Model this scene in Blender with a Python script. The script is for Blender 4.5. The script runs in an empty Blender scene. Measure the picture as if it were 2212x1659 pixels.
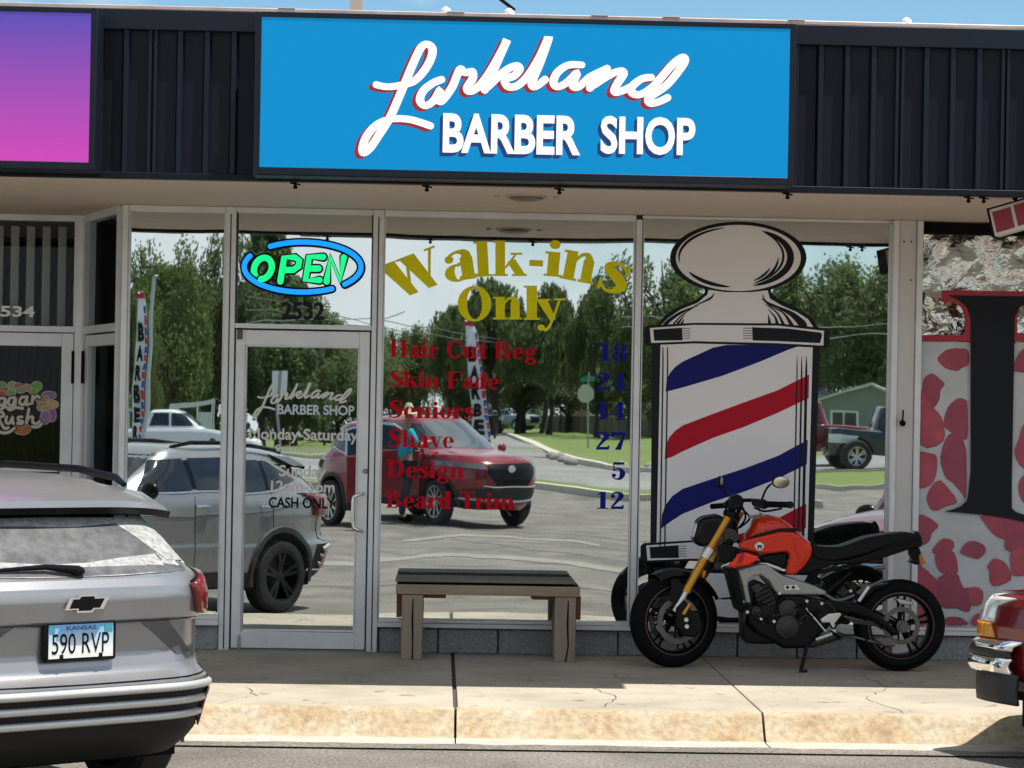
import bpy, bmesh, math, random
from mathutils import Vector, Matrix, Quaternion
from math import sin, cos, pi, radians, sqrt, atan2, exp
random.seed(11)
sc = bpy.context.scene
COL = sc.collection

# ------------------------------------------------------------ camera
FPX, CXP, CYP, DCAM, HC, YAW, ROLL = 5120.0, 1106.0, 900.0, 16.0, 1.75, .0305, .0178   # photograph measured at 2212 px wide
cd = bpy.data.cameras.new('camera'); cam = bpy.data.objects.new('camera', cd); COL.objects.link(cam)
fw = Vector((sin(YAW), cos(YAW), 0)); r0 = Vector((cos(YAW), -sin(YAW), 0)); u0 = Vector((0, 0, 1))
RT = r0*cos(ROLL)+u0*sin(ROLL); UP = u0*cos(ROLL)-r0*sin(ROLL)
CPOS = Vector((0, -DCAM, HC))
cam.matrix_world = Matrix((RT, UP, -fw)).transposed().to_4x4(); cam.location = CPOS
cd.sensor_width = 36; cd.lens = 36*FPX/2212; cd.shift_y = (CYP-829.5)/2212
cd.clip_start = .1; cd.clip_end = 2000
sc.camera = cam
# ------------------------------------------------------------ sky, sun, exposure
SUN = Vector((.30, -.12, 1)).normalized()
SUN_EL = math.asin(SUN.z); SUN_AZ = atan2(SUN.x, SUN.y)
wd = bpy.data.worlds.new('World'); sc.world = wd; wd.use_nodes = True
nt = wd.node_tree; N = nt.nodes; L = nt.links
N.clear()
out = N.new('ShaderNodeOutputWorld'); bg = N.new('ShaderNodeBackground'); bg.inputs[1].default_value = .058
sky = N.new('ShaderNodeTexSky'); sky.sky_type = 'NISHITA'; sky.sun_disc = False
sky.sun_elevation = SUN_EL; sky.sun_rotation = SUN_AZ; sky.air_density = 1.0; sky.dust_density = .4; sky.ozone_density = 1.5
tc = N.new('ShaderNodeTexCoord'); mp = N.new('ShaderNodeMapping'); mp.inputs['Scale'].default_value = (1, 1, 2.4); mp.inputs['Location'].default_value = (.35, .2, .1)
nz = N.new('ShaderNodeTexNoise'); nz.inputs['Scale'].default_value = 3.2; nz.inputs['Detail'].default_value = 9; nz.inputs['Roughness'].default_value = .58
cr = N.new('ShaderNodeValToRGB'); cr.color_ramp.elements[0].position = .44; cr.color_ramp.elements[1].position = .60
mx = N.new('ShaderNodeMix'); mx.data_type = 'RGBA'; mx.inputs[7].default_value = (11.5, 12.0, 12.4, 1)
L.new(tc.outputs['Generated'], mp.inputs[0]); L.new(mp.outputs[0], nz.inputs['Vector']); sxz = N.new('ShaderNodeSeparateXYZ'); ma = N.new('ShaderNodeMath'); ma.operation = 'MULTIPLY_ADD'; ma.inputs[1].default_value = -.06; L.new(tc.outputs['Generated'], sxz.inputs[0]); L.new(sxz.outputs['Y'], ma.inputs[0]); L.new(nz.outputs['Fac'], ma.inputs[2]); L.new(ma.outputs[0], cr.inputs[0])
L.new(cr.outputs['Color'], mx.inputs[0]); tn = N.new('ShaderNodeMix'); tn.data_type = 'RGBA'; tn.blend_type = 'MULTIPLY'; tn.inputs[0].default_value = 1; tn.inputs[7].default_value = (1.15, 1.50, 1.58, 1); L.new(sky.outputs[0], tn.inputs[6]); L.new(tn.outputs[2], mx.inputs[6]); L.new(mx.outputs[2], bg.inputs[0]); L.new(bg.outputs[0], out.inputs[0])
sl = bpy.data.lights.new('sun', 'SUN'); sl.energy = 5.0; sl.angle = radians(.55); sl.color = (1, .95, .87)
so = bpy.data.objects.new('sun', sl); COL.objects.link(so); so.rotation_euler = SUN.to_track_quat('Z', 'Y').to_euler(); so.location = (0, -20, 30)
sc.view_settings.view_transform = 'Standard'; sc.view_settings.look = 'None'; sc.view_settings.gamma = 1; sc.view_settings.exposure = .62
sc.render.engine = 'CYCLES'; sc.cycles.max_bounces = 10; sc.cycles.transparent_max_bounces = 16; sc.cycles.glossy_bounces = 6

# ------------------------------------------------------------ helpers
def W(px, py, e=0.0):
    """point of the photograph (2212 px wide) on the plane e metres in front of the shop glass"""
    d = fw*FPX + RT*(px-CXP) - UP*(py-CYP); t = (DCAM-e)/d.y
    return CPOS + d*t
def A(px, py, e=0.0):
    p = W(px, py, e); return (p.x, p.z)
def zz(x0, y0, k):
    return lambda x, y: ((x0+k*x)/1.8228, (y0+k*y)/1.8228)
Z2 = zz(1344, 0, .60759); Z6 = zz(2688, 1008, .60759); ZP = zz(2450, 850, .40687); ZB = zz(2400, 1850, .6103); ZR = zz(3550, 1900, .36158); ZS = zz(0, 1400, .30139)

def mat(name, col, rough=.5, metal=0, var=0, vs=6, bump=0, bs=60, spec=.5, coat=0, col2=None, emit=0, stretch=None):
    m = bpy.data.materials.new(name); m.use_nodes = True; t = m.node_tree; b = t.nodes['Principled BSDF']
    c = (*col, 1); b.inputs['Base Color'].default_value = c
    b.inputs['Roughness'].default_value = rough; b.inputs['Metallic'].default_value = metal
    b.inputs['Specular IOR Level'].default_value = spec; b.inputs['Coat Weight'].default_value = coat; b.inputs['Coat Roughness'].default_value = .04
    if emit: b.inputs['Emission Color'].default_value = c; b.inputs['Emission Strength'].default_value = emit
    co = t.nodes.new('ShaderNodeTexCoord'); src = co.outputs['Object']
    if stretch:
        mpn = t.nodes.new('ShaderNodeMapping'); mpn.inputs['Scale'].default_value = stretch; t.links.new(src, mpn.inputs[0]); src = mpn.outputs[0]
    if var:
        n = t.nodes.new('ShaderNodeTexNoise'); n.inputs['Scale'].default_value = vs; n.inputs['Detail'].default_value = 8; n.inputs['Roughness'].default_value = .65
        r = t.nodes.new('ShaderNodeValToRGB'); r.color_ramp.elements[0].position = .3; r.color_ramp.elements[1].position = .7
        c2 = col2 or tuple(x*(1-var) for x in col)
        r.color_ramp.elements[0].color = (*c2, 1); r.color_ramp.elements[1].color = c
        t.links.new(src, n.inputs['Vector']); t.links.new(n.outputs['Fac'], r.inputs[0]); t.links.new(r.outputs[0], b.inputs['Base Color'])
    if bump:
        n2 = t.nodes.new('ShaderNodeTexNoise'); n2.inputs['Scale'].default_value = bs; n2.inputs['Detail'].default_value = 5
        bm_ = t.nodes.new('ShaderNodeBump'); bm_.inputs['Strength'].default_value = bump; bm_.inputs['Distance'].default_value = .02
        t.links.new(src, n2.inputs['Vector']); t.links.new(n2.outputs['Fac'], bm_.inputs['Height']); t.links.new(bm_.outputs[0], b.inputs['Normal'])
    return m

class MB:
    def __init__(s): s.v = []; s.f = []
    def add(s, vs, fs):
        o = len(s.v); s.v += [tuple(p) for p in vs]; s.f += [tuple(i+o for i in f) for f in fs]; return s
    def box(s, x0, x1, y0, y1, z0, z1):
        return s.add([(x0,y0,z0),(x1,y0,z0),(x1,y1,z0),(x0,y1,z0),(x0,y0,z1),(x1,y0,z1),(x1,y1,z1),(x0,y1,z1)],
            [(0,3,2,1),(4,5,6,7),(0,1,5,4),(1,2,6,5),(2,3,7,6),(3,0,4,7)])
    def xform_box(s, M, sx, sy, sz):
        b = MB().box(-sx/2, sx/2, -sy/2, sy/2, -sz/2, sz/2); return s.add([M @ Vector(p) for p in b.v], b.f)
    def prism(s, poly, y0, y1):
        """polygon in the x-z plane extruded from y0 to y1"""
        n = len(poly)
        return s.add([(x, y0, z) for x, z in poly]+[(x, y1, z) for x, z in poly],
            [tuple(range(n)), tuple(range(2*n-1, n-1, -1))]+[(i, (i+1) % n, n+(i+1) % n, n+i) for i in range(n)])
    def face(s, poly, y):
        return s.add([(x, y, z) for x, z in poly], [tuple(range(len(poly)))])
    def tube(s, pts, r, n=10, caps=True):
        pts = [Vector(p) for p in pts]; rs = r if isinstance(r, (list, tuple)) else [r]*len(pts); vs = []; fs = []; prev = None
        for i, p in enumerate(pts):
            d = (pts[min(i+1, len(pts)-1)]-pts[max(i-1, 0)]).normalized()
            a = prev if prev and abs(prev.dot(d)) < .98 else (Vector((0, 0, 1)) if abs(d.z) < .9 else Vector((1, 0, 0)))
            a = (a-d*a.dot(d)).normalized(); prev = a; b = d.cross(a)
            vs += [p+(a*cos(2*pi*k/n)+b*sin(2*pi*k/n))*rs[i] for k in range(n)]
        for i in range(len(pts)-1):
            for k in range(n): fs.append((i*n+k, i*n+(k+1) % n, (i+1)*n+(k+1) % n, (i+1)*n+k))
        if caps: fs += [tuple(range(n-1, -1, -1)), tuple(range((len(pts)-1)*n, len(pts)*n))]
        return s.add(vs, fs)
    def lathe(s, prof, M=None, n=32, closed=False):
        """profile (r, h) turned about local y axis"""
        M = M or Matrix(); m = len(prof); vs = []; fs = []
        for k in range(n):
            a = 2*pi*k/n
            vs += [M @ Vector((r*cos(a), h, r*sin(a))) for r, h in prof]
        for k in range(n):
            for i in range(m if closed else m-1):
                j = (i+1) % m; k2 = (k+1) % n
                fs.append((k*m+i, k*m+j, k2*m+j, k2*m+i))
        return s.add(vs, fs)
    def sphere(s, c, rx, ry, rz, n=16, m=10):
        c = Vector(c); vs = []; fs = []
        for i in range(m+1):
            t = pi*i/m
            for k in range(n):
                a = 2*pi*k/n; vs.append(c+Vector((rx*sin(t)*cos(a), ry*sin(t)*sin(a), rz*cos(t))))
        for i in range(m):
            for k in range(n): fs.append((i*n+k, i*n+(k+1) % n, (i+1)*n+(k+1) % n, (i+1)*n+k))
        return s.add(vs, fs)
    def ribbon(s, pts, w, y=0., eps=-.00012, cap=True, smooth=True, mapf=None):
        """flat brush stroke in the x-z plane; pts (x,z) before mapf; w width or list of widths"""
        ws = w if isinstance(w, (list, tuple)) else [w]*len(pts)
        if smooth and len(pts) > 2:
            P = []; Q = []
            for i in range(len(pts)-1):
                p0 = pts[max(i-1, 0)]; p1 = pts[i]; p2 = pts[i+1]; p3 = pts[min(i+2, len(pts)-1)]
                for k in range(6):
                    t = k/6
                    P.append(tuple(.5*(2*b+(c-a)*t+(2*a-5*b+4*c-d)*t*t+(3*b-a-3*c+d)*t**3) for a, b, c, d in zip(p0, p1, p2, p3)))
                    Q.append(ws[i]*(1-t)+ws[i+1]*t)
            P.append(pts[-1]); Q.append(ws[-1])
        else: P = list(pts); Q = list(ws)
        mf = mapf or (lambda a, b: (a, b))
        vs = []; n = len(P)
        for i, p in enumerate(P):
            a = P[max(i-1, 0)]; b = P[min(i+1, n-1)]; dx, dz = b[0]-a[0], b[1]-a[1]; l = sqrt(dx*dx+dz*dz) or 1
            nx, nz_ = -dz/l*Q[i]/2, dx/l*Q[i]/2; yy = y+eps*i
            q = mf(p[0]+nx, p[1]+nz_); vs.append((q[0], yy, q[1])); q = mf(p[0]-nx, p[1]-nz_); vs.append((q[0], yy, q[1]))
        s.add(vs, [(2*i, 2*i+1, 2*i+3, 2*i+2) for i in range(n-1)])
        if cap:
            for i in (0, n-1):
                c = []
                for k in range(14):
                    q = mf(P[i][0]+Q[i]/2*cos(2*pi*k/14), P[i][1]+Q[i]/2*sin(2*pi*k/14)); c.append((q[0], y+eps*(i+(1.5 if i else -1.5)), q[1]))
                s.add(c, [tuple(range(14))])
        return s
    def build(s, name, m=None, parent=None, smooth=None, bevel=0, seg=2, label=None, ang=35):
        me = bpy.data.meshes.new(name); me.from_pydata(s.v, [], s.f); me.update()
        if bevel or smooth:
            bm = bmesh.new(); bm.from_mesh(me); bmesh.ops.remove_doubles(bm, verts=bm.verts, dist=1e-5); bmesh.ops.recalc_face_normals(bm, faces=bm.faces); bm.to_mesh(me); bm.free()
        o = bpy.data.objects.new(name, me); COL.objects.link(o)
        if m:
            for q in (m if isinstance(m, (list, tuple)) else [m]): me.materials.append(q)
        if parent: o.parent = parent
        if smooth or bevel:
            me.shade_smooth(); me.set_sharp_from_angle(angle=radians(ang))
        if bevel:
            bv = o.modifiers.new('bevel', 'BEVEL'); bv.width = bevel; bv.segments = seg; bv.limit_method = 'ANGLE'; bv.angle_limit = radians(40); bv.harden_normals = False
        if label: o['label'] = label
        return o
def tag(o, label=None, cat=None, group=None, kind=None):
    if label: o['label'] = label
    if cat: o['category'] = cat
    if group: o['group'] = group
    if kind: o['kind'] = kind
    return o
def thing(name, label, cat, loc=(0, 0, 0), rz=0, group=None):
    o = bpy.data.objects.new(name, None); COL.objects.link(o); o.location = loc; o.rotation_euler = (0, 0, rz); o.empty_display_size = .2
    return tag(o, label, cat, group)
def copy_tree(o, parent=None):
    c = o.copy(); COL.objects.link(c)
    if parent: c.parent = parent
    for ch in list(o.children): copy_tree(ch, c)
    return c
def text_fit(s, x0, x1, z0, z1, y, bold=0, shear=0, thick=0):
    """lettering in the built-in face, fitted to a rectangle of the wall"""
    cu = bpy.data.curves.new('t', 'FONT'); cu.body = s; cu.size = 1; cu.offset = bold; cu.shear = shear; cu.resolution_u = 4
    ob = bpy.data.objects.new('t', cu); COL.objects.link(ob)
    dg = bpy.context.evaluated_depsgraph_get(); me = ob.evaluated_get(dg).to_mesh()
    vs = [v.co.copy() for v in me.vertices]; fs = [tuple(p.vertices) for p in me.polygons]
    ob.evaluated_get(dg).to_mesh_clear(); bpy.data.objects.remove(ob); bpy.data.curves.remove(cu)
    ax = min(v.x for v in vs); bx = max(v.x for v in vs); az = min(v.y for v in vs); bz = max(v.y for v in vs)
    return MB().add([(x0+(v.x-ax)/(bx-ax)*(x1-x0), y, z0+(v.y-az)/(bz-az)*(z1-z0)) for v in vs], fs)
def px_text(s, x0, y0, x1, y1, e, **k):
    """(x0,y0) bottom left, (x1,y1) top right, photograph pixels"""
    a = A(x0, y0, e); b = A(x1, y1, e); return text_fit(s, a[0], b[0], a[1], b[1], -e, **k)
def arc(cx, cy, rx, ry, a0, a1, n=24):
    return [(cx+rx*cos(radians(a0+(a1-a0)*k/n)), cy+ry*sin(radians(a0+(a1-a0)*k/n))) for k in range(n+1)]
# ------------------------------------------------------------ materials of the place
alu = mat('satin_aluminium', (.70, .70, .71), .42, .25, var=.16, vs=4, bump=.03, bs=200)
alu_d = mat('dark_gap', (.02, .02, .022), .6)
navy = mat('navy_painted_metal', (.004, .0065, .014), .5, 0, spec=.2, var=.25, vs=2.5, bump=.02, bs=30)
navy2 = mat('navy_trim', (.0065, .010, .020), .45, spec=.25, var=.2, vs=3)
soffit_m = mat('soffit_board', (.60, .51, .43), .75, var=.10, vs=2, bump=.05, bs=25, stretch=(.3, 6, 1))
black = mat('black_gloss', (.003, .003, .004), .25, spec=.2)
blackm = mat('black_matte', (.003, .003, .0035), .6, spec=.1)
white = mat('white_vinyl', (.80, .80, .80), .45)
conc = mat('sidewalk_concrete', (.37, .335, .285), .9, bump=.3, bs=90, spec=.15)
dark_joint = mat('joint', (.05, .045, .04), .9)

def bsdf(m): return m.node_tree.nodes['Principled BSDF']
def curb_material():
    m = mat('curb_paint_remains', (.50, .42, .28), .85, bump=.35, bs=60); t = m.node_tree; b = bsdf(m)
    co = t.nodes.new('ShaderNodeTexCoord'); n = t.nodes.new('ShaderNodeTexNoise'); n.inputs['Scale'].default_value = 3.0; n.inputs['Detail'].default_value = 12; n.inputs['Roughness'].default_value = .74
    r = t.nodes.new('ShaderNodeValToRGB'); e = r.color_ramp.elements
    e[0].position = .30; e[0].color = (.24, .15, .085, 1); e[1].position = .70; e[1].color = (.41, .365, .305, 1)
    q = e.new(.42); q.color = (.34, .25, .145, 1); q = e.new(.54); q.color = (.385, .315, .215, 1)
    n2 = t.nodes.new('ShaderNodeTexNoise'); n2.inputs['Scale'].default_value = 28; n2.inputs['Detail'].default_value = 5
    mxx = t.nodes.new('ShaderNodeMix'); mxx.data_type = 'RGBA'; mxx.blend_type = 'OVERLAY'; mxx.inputs[0].default_value = .55
    t.links.new(co.outputs['Object'], n.inputs['Vector']); t.links.new(co.outputs['Object'], n2.inputs['Vector']); t.links.new(n.outputs['Fac'], r.inputs[0])
    t.links.new(r.outputs[0], mxx.inputs[6]); t.links.new(n2.outputs['Fac'], mxx.inputs[7]); t.links.new(mxx.outputs[2], b.inputs['Base Color'])
    return m
def asphalt_material(name, c1, c2, sc_=1.1):
    m = mat(name, c1, .88, bump=.5, bs=140); t = m.node_tree; b = bsdf(m); co = t.nodes.new('ShaderNodeTexCoord')
    n = t.nodes.new('ShaderNodeTexNoise'); n.inputs['Scale'].default_value = sc_; n.inputs['Detail'].default_value = 6; n.inputs['Distortion'].default_value = .8
    r = t.nodes.new('ShaderNodeValToRGB'); e = r.color_ramp.elements; e[0].position = .32; e[0].color = (*c2, 1); e[1].position = .66; e[1].color = (*c1, 1)
    n2 = t.nodes.new('ShaderNodeTexNoise'); n2.inputs['Scale'].default_value = 55; n2.inputs['Detail'].default_value = 3
    r2 = t.nodes.new('ShaderNodeValToRGB'); e = r2.color_ramp.elements; e[0].position = .36; e[0].color = (.25, .25, .25, 1); e[1].position = .64; e[1].color = (.8, .8, .8, 1)
    mxx = t.nodes.new('ShaderNodeMix'); mxx.data_type = 'RGBA'; mxx.blend_type = 'OVERLAY'; mxx.inputs[0].default_value = .8
    for k in (n, n2): t.links.new(co.outputs['Object'], k.inputs['Vector'])
    t.links.new(n.outputs['Fac'], r.inputs[0]); t.links.new(n2.outputs['Fac'], r2.inputs[0]); t.links.new(r.outputs[0], mxx.inputs[6]); t.links.new(r2.outputs[0], mxx.inputs[7]); t.links.new(mxx.outputs[2], b.inputs['Base Color'])
    return m
curb_m = curb_material()
def weathered(m, spots, streak, base, dark):
    t = m.node_tree; b = bsdf(m); co = t.nodes.new('ShaderNodeTexCoord'); n = t.nodes.new('ShaderNodeTexNoise'); n.inputs['Scale'].default_value = 1.3; n.inputs['Detail'].default_value = 10; n.inputs['Roughness'].default_value = .68
    r = t.nodes.new('ShaderNodeValToRGB'); e = r.color_ramp.elements; e[0].position = .34; e[0].color = (*dark, 1); e[1].position = .62; e[1].color = (*base, 1)
    v = t.nodes.new('ShaderNodeTexNoise'); v.inputs['Scale'].default_value = spots; v.inputs['Detail'].default_value = 2; r2 = t.nodes.new('ShaderNodeValToRGB'); q = r2.color_ramp.elements; q[0].position = .24; q[0].color = (.5, .48, .46, 1); q[1].position = .33; q[1].color = (1, 1, 1, 1)
    mp_ = t.nodes.new('ShaderNodeMapping'); mp_.inputs['Scale'].default_value = streak; n3 = t.nodes.new('ShaderNodeTexNoise'); n3.inputs['Scale'].default_value = 3; n3.inputs['Detail'].default_value = 8; r3 = t.nodes.new('ShaderNodeValToRGB'); q = r3.color_ramp.elements; q[0].position = .36; q[0].color = (.66, .64, .61, 1); q[1].position = .52; q[1].color = (1, 1, 1, 1)
    for k in (n, v): t.links.new(co.outputs['Object'], k.inputs['Vector'])
    t.links.new(co.outputs['Object'], mp_.inputs[0]); t.links.new(mp_.outputs[0], n3.inputs['Vector']); t.links.new(n.outputs['Fac'], r.inputs[0]); t.links.new(v.outputs['Fac'], r2.inputs[0]); t.links.new(n3.outputs['Fac'], r3.inputs[0]); c = r.outputs[0]
    for o in (r2,):
        m1 = t.nodes.new('ShaderNodeMix'); m1.data_type = 'RGBA'; m1.blend_type = 'MULTIPLY'; m1.inputs[0].default_value = 1; t.links.new(c, m1.inputs[6]); t.links.new(o.outputs[0], m1.inputs[7]); c = m1.outputs[2]
    t.links.new(c, b.inputs['Base Color']); return m
weathered(conc, 9, (.5, 3.5, 1), (.40, .355, .285), (.28, .25, .205))
gutter_m = mat('gutter_concrete', (.47, .42, .36), .85, var=.3, vs=4, bump=.2, bs=80)
asph = asphalt_material('worn_asphalt', (.19, .172, .148), (.10, .09, .078))
street_m = asphalt_material('street_asphalt', (.24, .23, .22), (.17, .165, .16), .4)
grass_m = mat('grass', (.085, .155, .022), .9, var=.35, vs=.35, bump=.6, bs=40, col2=(.15, .17, .04))

def glass_material(name, tint, refl, fac, wob=.02, ws=1.4):
    m = bpy.data.materials.new(name); m.use_nodes = True; t = m.node_tree; t.nodes.clear(); n = t.nodes.new
    o = n('ShaderNodeOutputMaterial'); mi = n('ShaderNodeMixShader'); tr = n('ShaderNodeBsdfTransparent'); gl = n('ShaderNodeBsdfGlossy')
    tr.inputs[0].default_value = (*tint, 1); gl.inputs['Color'].default_value = (*refl, 1); gl.inputs['Roughness'].default_value = .010; mi.inputs[0].default_value = fac
    co = n('ShaderNodeTexCoord'); ns = n('ShaderNodeTexNoise'); ns.inputs['Scale'].default_value = ws; ns.inputs['Detail'].default_value = 1.5
    b = n('ShaderNodeBump'); b.inputs['Strength'].default_value = wob; b.inputs['Distance'].default_value = .05
    t.links.new(co.outputs['Object'], ns.inputs['Vector']); t.links.new(ns.outputs['Fac'], b.inputs['Height']); t.links.new(b.outputs[0], gl.inputs['Normal'])
    df = n('ShaderNodeBsdfDiffuse'); df.inputs[0].default_value = (.55, .53, .50, 1); n4 = n('ShaderNodeTexNoise'); n4.inputs['Scale'].default_value = 3.5; n4.inputs['Detail'].default_value = 9; n4.inputs['Distortion'].default_value = 1.2; rp = n('ShaderNodeMapRange'); rp.inputs[1].default_value = .42; rp.inputs[2].default_value = .8; rp.inputs[3].default_value = .004; rp.inputs[4].default_value = .05 if fac > .5 else .006; m2 = n('ShaderNodeMixShader')
    t.links.new(co.outputs['Object'], n4.inputs['Vector']); t.links.new(n4.outputs['Fac'], rp.inputs[0]); t.links.new(rp.outputs[0], m2.inputs[0])
    t.links.new(tr.outputs[0], mi.inputs[1]); t.links.new(gl.outputs[0], mi.inputs[2]); t.links.new(mi.outputs[0], m2.inputs[1]); t.links.new(df.outputs[0], m2.inputs[2]); t.links.new(m2.outputs[0], o.inputs[0])
    return m
film = glass_material('mirror_film_glass', (.75, .8, .8), (.84, .91, .90), .74, .020)
dkglass = glass_material('dark_shop_glass', (.88, .92, .94), (.8, .85, .9), .014, .008)

# ------------------------------------------------------------ ground
def sst(a, b, x): t = min(max((x-a)/(b-a), 0), 1); return t*t*(3-2*t)
def lerp_tab(t, x):
    if x <= t[0][0]: return t[0][1]
    for (a, b), (c, d) in zip(t, t[1:]):
        if x <= c: return b+(d-b)*(x-a)/(c-a)
    return t[-1][1]
def gz(X, d):
    """height of the ground d metres in front of the shop glass"""
    r = lerp_tab([(28, 0), (49, .42), (63, .75), (400, .75)], d); s = sst(-9.5, -6.5, X)
    return r*s+lerp_tab([(28, 0), (55, -.22), (400, -.22)], d)*(1-s)
def sheet(name, m, xs, ds, dz, inside=None):
    mb = MB(); nx = len(xs)
    vs = [(x, -d, gz(x, d)+dz) for d in ds for x in xs]
    fs = [(j*nx+i, j*nx+i+1, (j+1)*nx+i+1, (j+1)*nx+i) for j in range(len(ds)-1) for i in range(nx-1)]
    mb.add(vs, fs); return tag(mb.build(name, m, smooth=True), kind='structure')
def frange(a, b, s): return [a+s*i for i in range(int(round((b-a)/s))+1)]
XS = [-400, -200, -100, -60]+frange(-40, 40, 1)+[60, 100, 200, 400]
sheet('ground', grass_m, XS, [-400, -40, 2]+frange(3, 120, 1.5)+[160, 250, 400], -.03)
def strip(name, m, near, dz, sub=1.0):
    """ground sheet between two polylines given as (X, d_near, d_far)"""
    mb = MB(); P = []
    for (x0, a0, b0), (x1, a1, b1) in zip(near, near[1:]):
        n = max(1, int(abs(x1-x0)/sub))
        for k in range(n): t = k/n; P.append((x0+(x1-x0)*t, a0+(a1-a0)*t, b0+(b1-b0)*t))
    P.append(near[-1]); M_ = 24; vs = []; fs = []
    for x, a, b in P:
        for j in range(M_+1): d = a+(b-a)*j/M_; vs.append((x, -d, gz(x, d)+dz))
    for i in range(len(P)-1):
        for j in range(M_): fs.append((i*(M_+1)+j, (i+1)*(M_+1)+j, (i+1)*(M_+1)+j+1, i*(M_+1)+j+1))
    mb.add(vs, fs); return tag(mb.build(name, m, smooth=True), kind='structure')
strip('parking_lot', asph, [(-80, 3.47, 39), (-9, 3.47, 39), (-3, 3.47, 38), (0, 3.47, 37), (2, 3.47, 35.5), (3.9, 3.47, 31.4), (6, 3.47, 30.5), (9, 3.47, 38.6), (16, 3.47, 38.6), (80, 3.47, 38.6)], 0, 1.2)
strip('street', street_m, [(-80, 41.5, 66), (-12, 41.5, 66), (-7, 41.5, 62), (-3, 40.8, 57), (0, 39.6, 55), (2.2, 38.8, 55), (4.0, 34.6, 52), (6, 34.0, 45.5), (8, 34, 44.5), (80, 34, 44.5)], -.008, 1)
strip('side_street', street_m, [(-2.2, 54, 300), (3.4, 54.3, 300)], -.004, 1)
strip('grass_verge', grass_m, [(-14, 39.2, 41.3), (-9, 39.2, 41.3), (-3, 38.2, 40.6), (0, 37.2, 39.5), (2, 35.7, 38.6), (3.9, 31.6, 34.3), (6, 30.7, 33.6), (7.5, 31, 33.5)], .09, .8)
strip('grass_verge', grass_m, [(7.8, 38.8, 46.2), (22, 38.8, 46.2)], .06, 1)
strip('driveway', street_m, [(9, 46.6, 60), (30, 46.6, 60)], .02, 1)

def sweep_line(mb, pts, w, h, dz=0):
    """kerb with a rectangular section along (X, d) points"""
    vs = []; n = len(pts)
    for i, (x, d) in enumerate(pts):
        a = pts[max(i-1, 0)]; b = pts[min(i+1, n-1)]; dx, dd = b[0]-a[0], b[1]-a[1]; l = sqrt(dx*dx+dd*dd); nx, nd = -dd/l*w/2, dx/l*w/2; z = gz(x, d)+dz
        vs += [(x+nx, -d-nd, z-.1), (x+nx, -d-nd, z+h), (x-nx, -d+nd, z+h), (x-nx, -d+nd, z-.1)]
    fs = [(4*i+k, 4*i+(k+1) % 4, 4*i+4+(k+1) % 4, 4*i+4+k) for i in range(n-1) for k in range(4)]
    return mb.add(vs, fs+[(3, 2, 1, 0), (4*n-4, 4*n-3, 4*n-2, 4*n-1)])
pale_curb = mat('pale_curb_concrete', (.58, .53, .42), .85, var=.2, vs=1.5)
mb = MB()
sweep_line(mb, [(-60, 39.1), (-9, 39.1), (-3, 38.1), (0, 37.1), (2, 35.6), (3.9, 31.5), (6, 30.6), (7.6, 30.6)], .28, .14)
sweep_line(mb, [(3.55, 150), (3.45, 86), (3.6, 54), (4.2, 50.5), (5.0, 46.6), (6.2, 45.2), (8.6, 44.7)], .3, .13)
sweep_line(mb, [(-40, 66.2), (-12, 66.2), (-7, 62.2), (-3, 57.2)], .3, .12)
sweep_line(mb, [(7.7, 38.7), (22, 38.7)], .25, .1); sweep_line(mb, [(7.7, 46.4), (22, 46.4)], .25, .1)
tag(mb.build('street_curb', pale_curb), kind='structure')

# sidewalk slabs, kerb and gutter in front of the shops
JX = [-11.6, -9.0, -6.6, -4.2, -1.75, .115, 1.80, 3.7, 6.1, 8.5, 11]
mb = MB()
for a, b in zip(JX, JX[1:]):
    g_ = .012 if abs(b-.115) < .01 else .004; g0 = .012 if abs(a-.115) < .01 else .004
    mb.box(a+g0, b-g_, -3.0, .6, 0, .15)
tag(mb.build('sidewalk', conc, bevel=.006), kind='structure')
tag(MB().box(-11.6, 11, -2.98, .55, -.02, .135).build('sidewalk_base', dark_joint), kind='structure')
prof = [(-2.998, -.2), (-2.998, .150), (-3.02, .149), (-3.045, .140), (-3.06, .125), (-3.15, .018), (-3.17, .006), (-3.2, .002), (-3.47, .004), (-3.48, -.2)]
mb = MB(); mg = MB()
for a, b in zip(JX, JX[1:]):
    P = prof[:7]+[(-3.171, -.2)]; n = len(P)
    mb.add([(a+.007, y, z) for y, z in P]+[(b-.007, y, z) for y, z in P], [tuple(range(n)), tuple(range(2*n-1, n-1, -1))]+[(i, n+i, n+(i+1) % n, (i+1) % n) for i in range(n)])
    P = [(-3.172, -.2)]+prof[6:]; n = len(P)
    mg.add([(a+.004, y, z) for y, z in P]+[(b-.004, y, z) for y, z in P], [tuple(range(n)), tuple(range(2*n-1, n-1, -1))]+[(i, n+i, n+(i+1) % n, (i+1) % n) for i in range(n)])
tag(mb.build('kerb', curb_m, smooth=True, ang=50), kind='structure')
tag(mg.build('gutter', gutter_m, smooth=True, ang=50), kind='structure')
tag(MB().box(-11.6, 11, -3.12, -2.99, -.2, .02).build('kerb_base', dark_joint), kind='structure')
def crack(pts, w):
    mb = MB(); P = []
    for (xa, ya), (xb, yb) in zip(pts, pts[1:]):
        for k in range(6): t = k/6; P.append((xa+(xb-xa)*t+random.uniform(-.02, .02), ya+(yb-ya)*t+random.uniform(-.012, .012)))
    P.append(pts[-1]); n = len(P)
    mb.add([(x-w*random.uniform(.3, 1), y-w*random.uniform(.2, .8), .1525) for x, y in P]+[(x+w*random.uniform(.3, 1), y+w*random.uniform(.2, .8), .1525) for x, y in P], [(i, i+1, n+i+1, n+i) for i in range(n-1)])
    tag(mb.build('sidewalk_crack', dark_joint), kind='structure')
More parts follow.
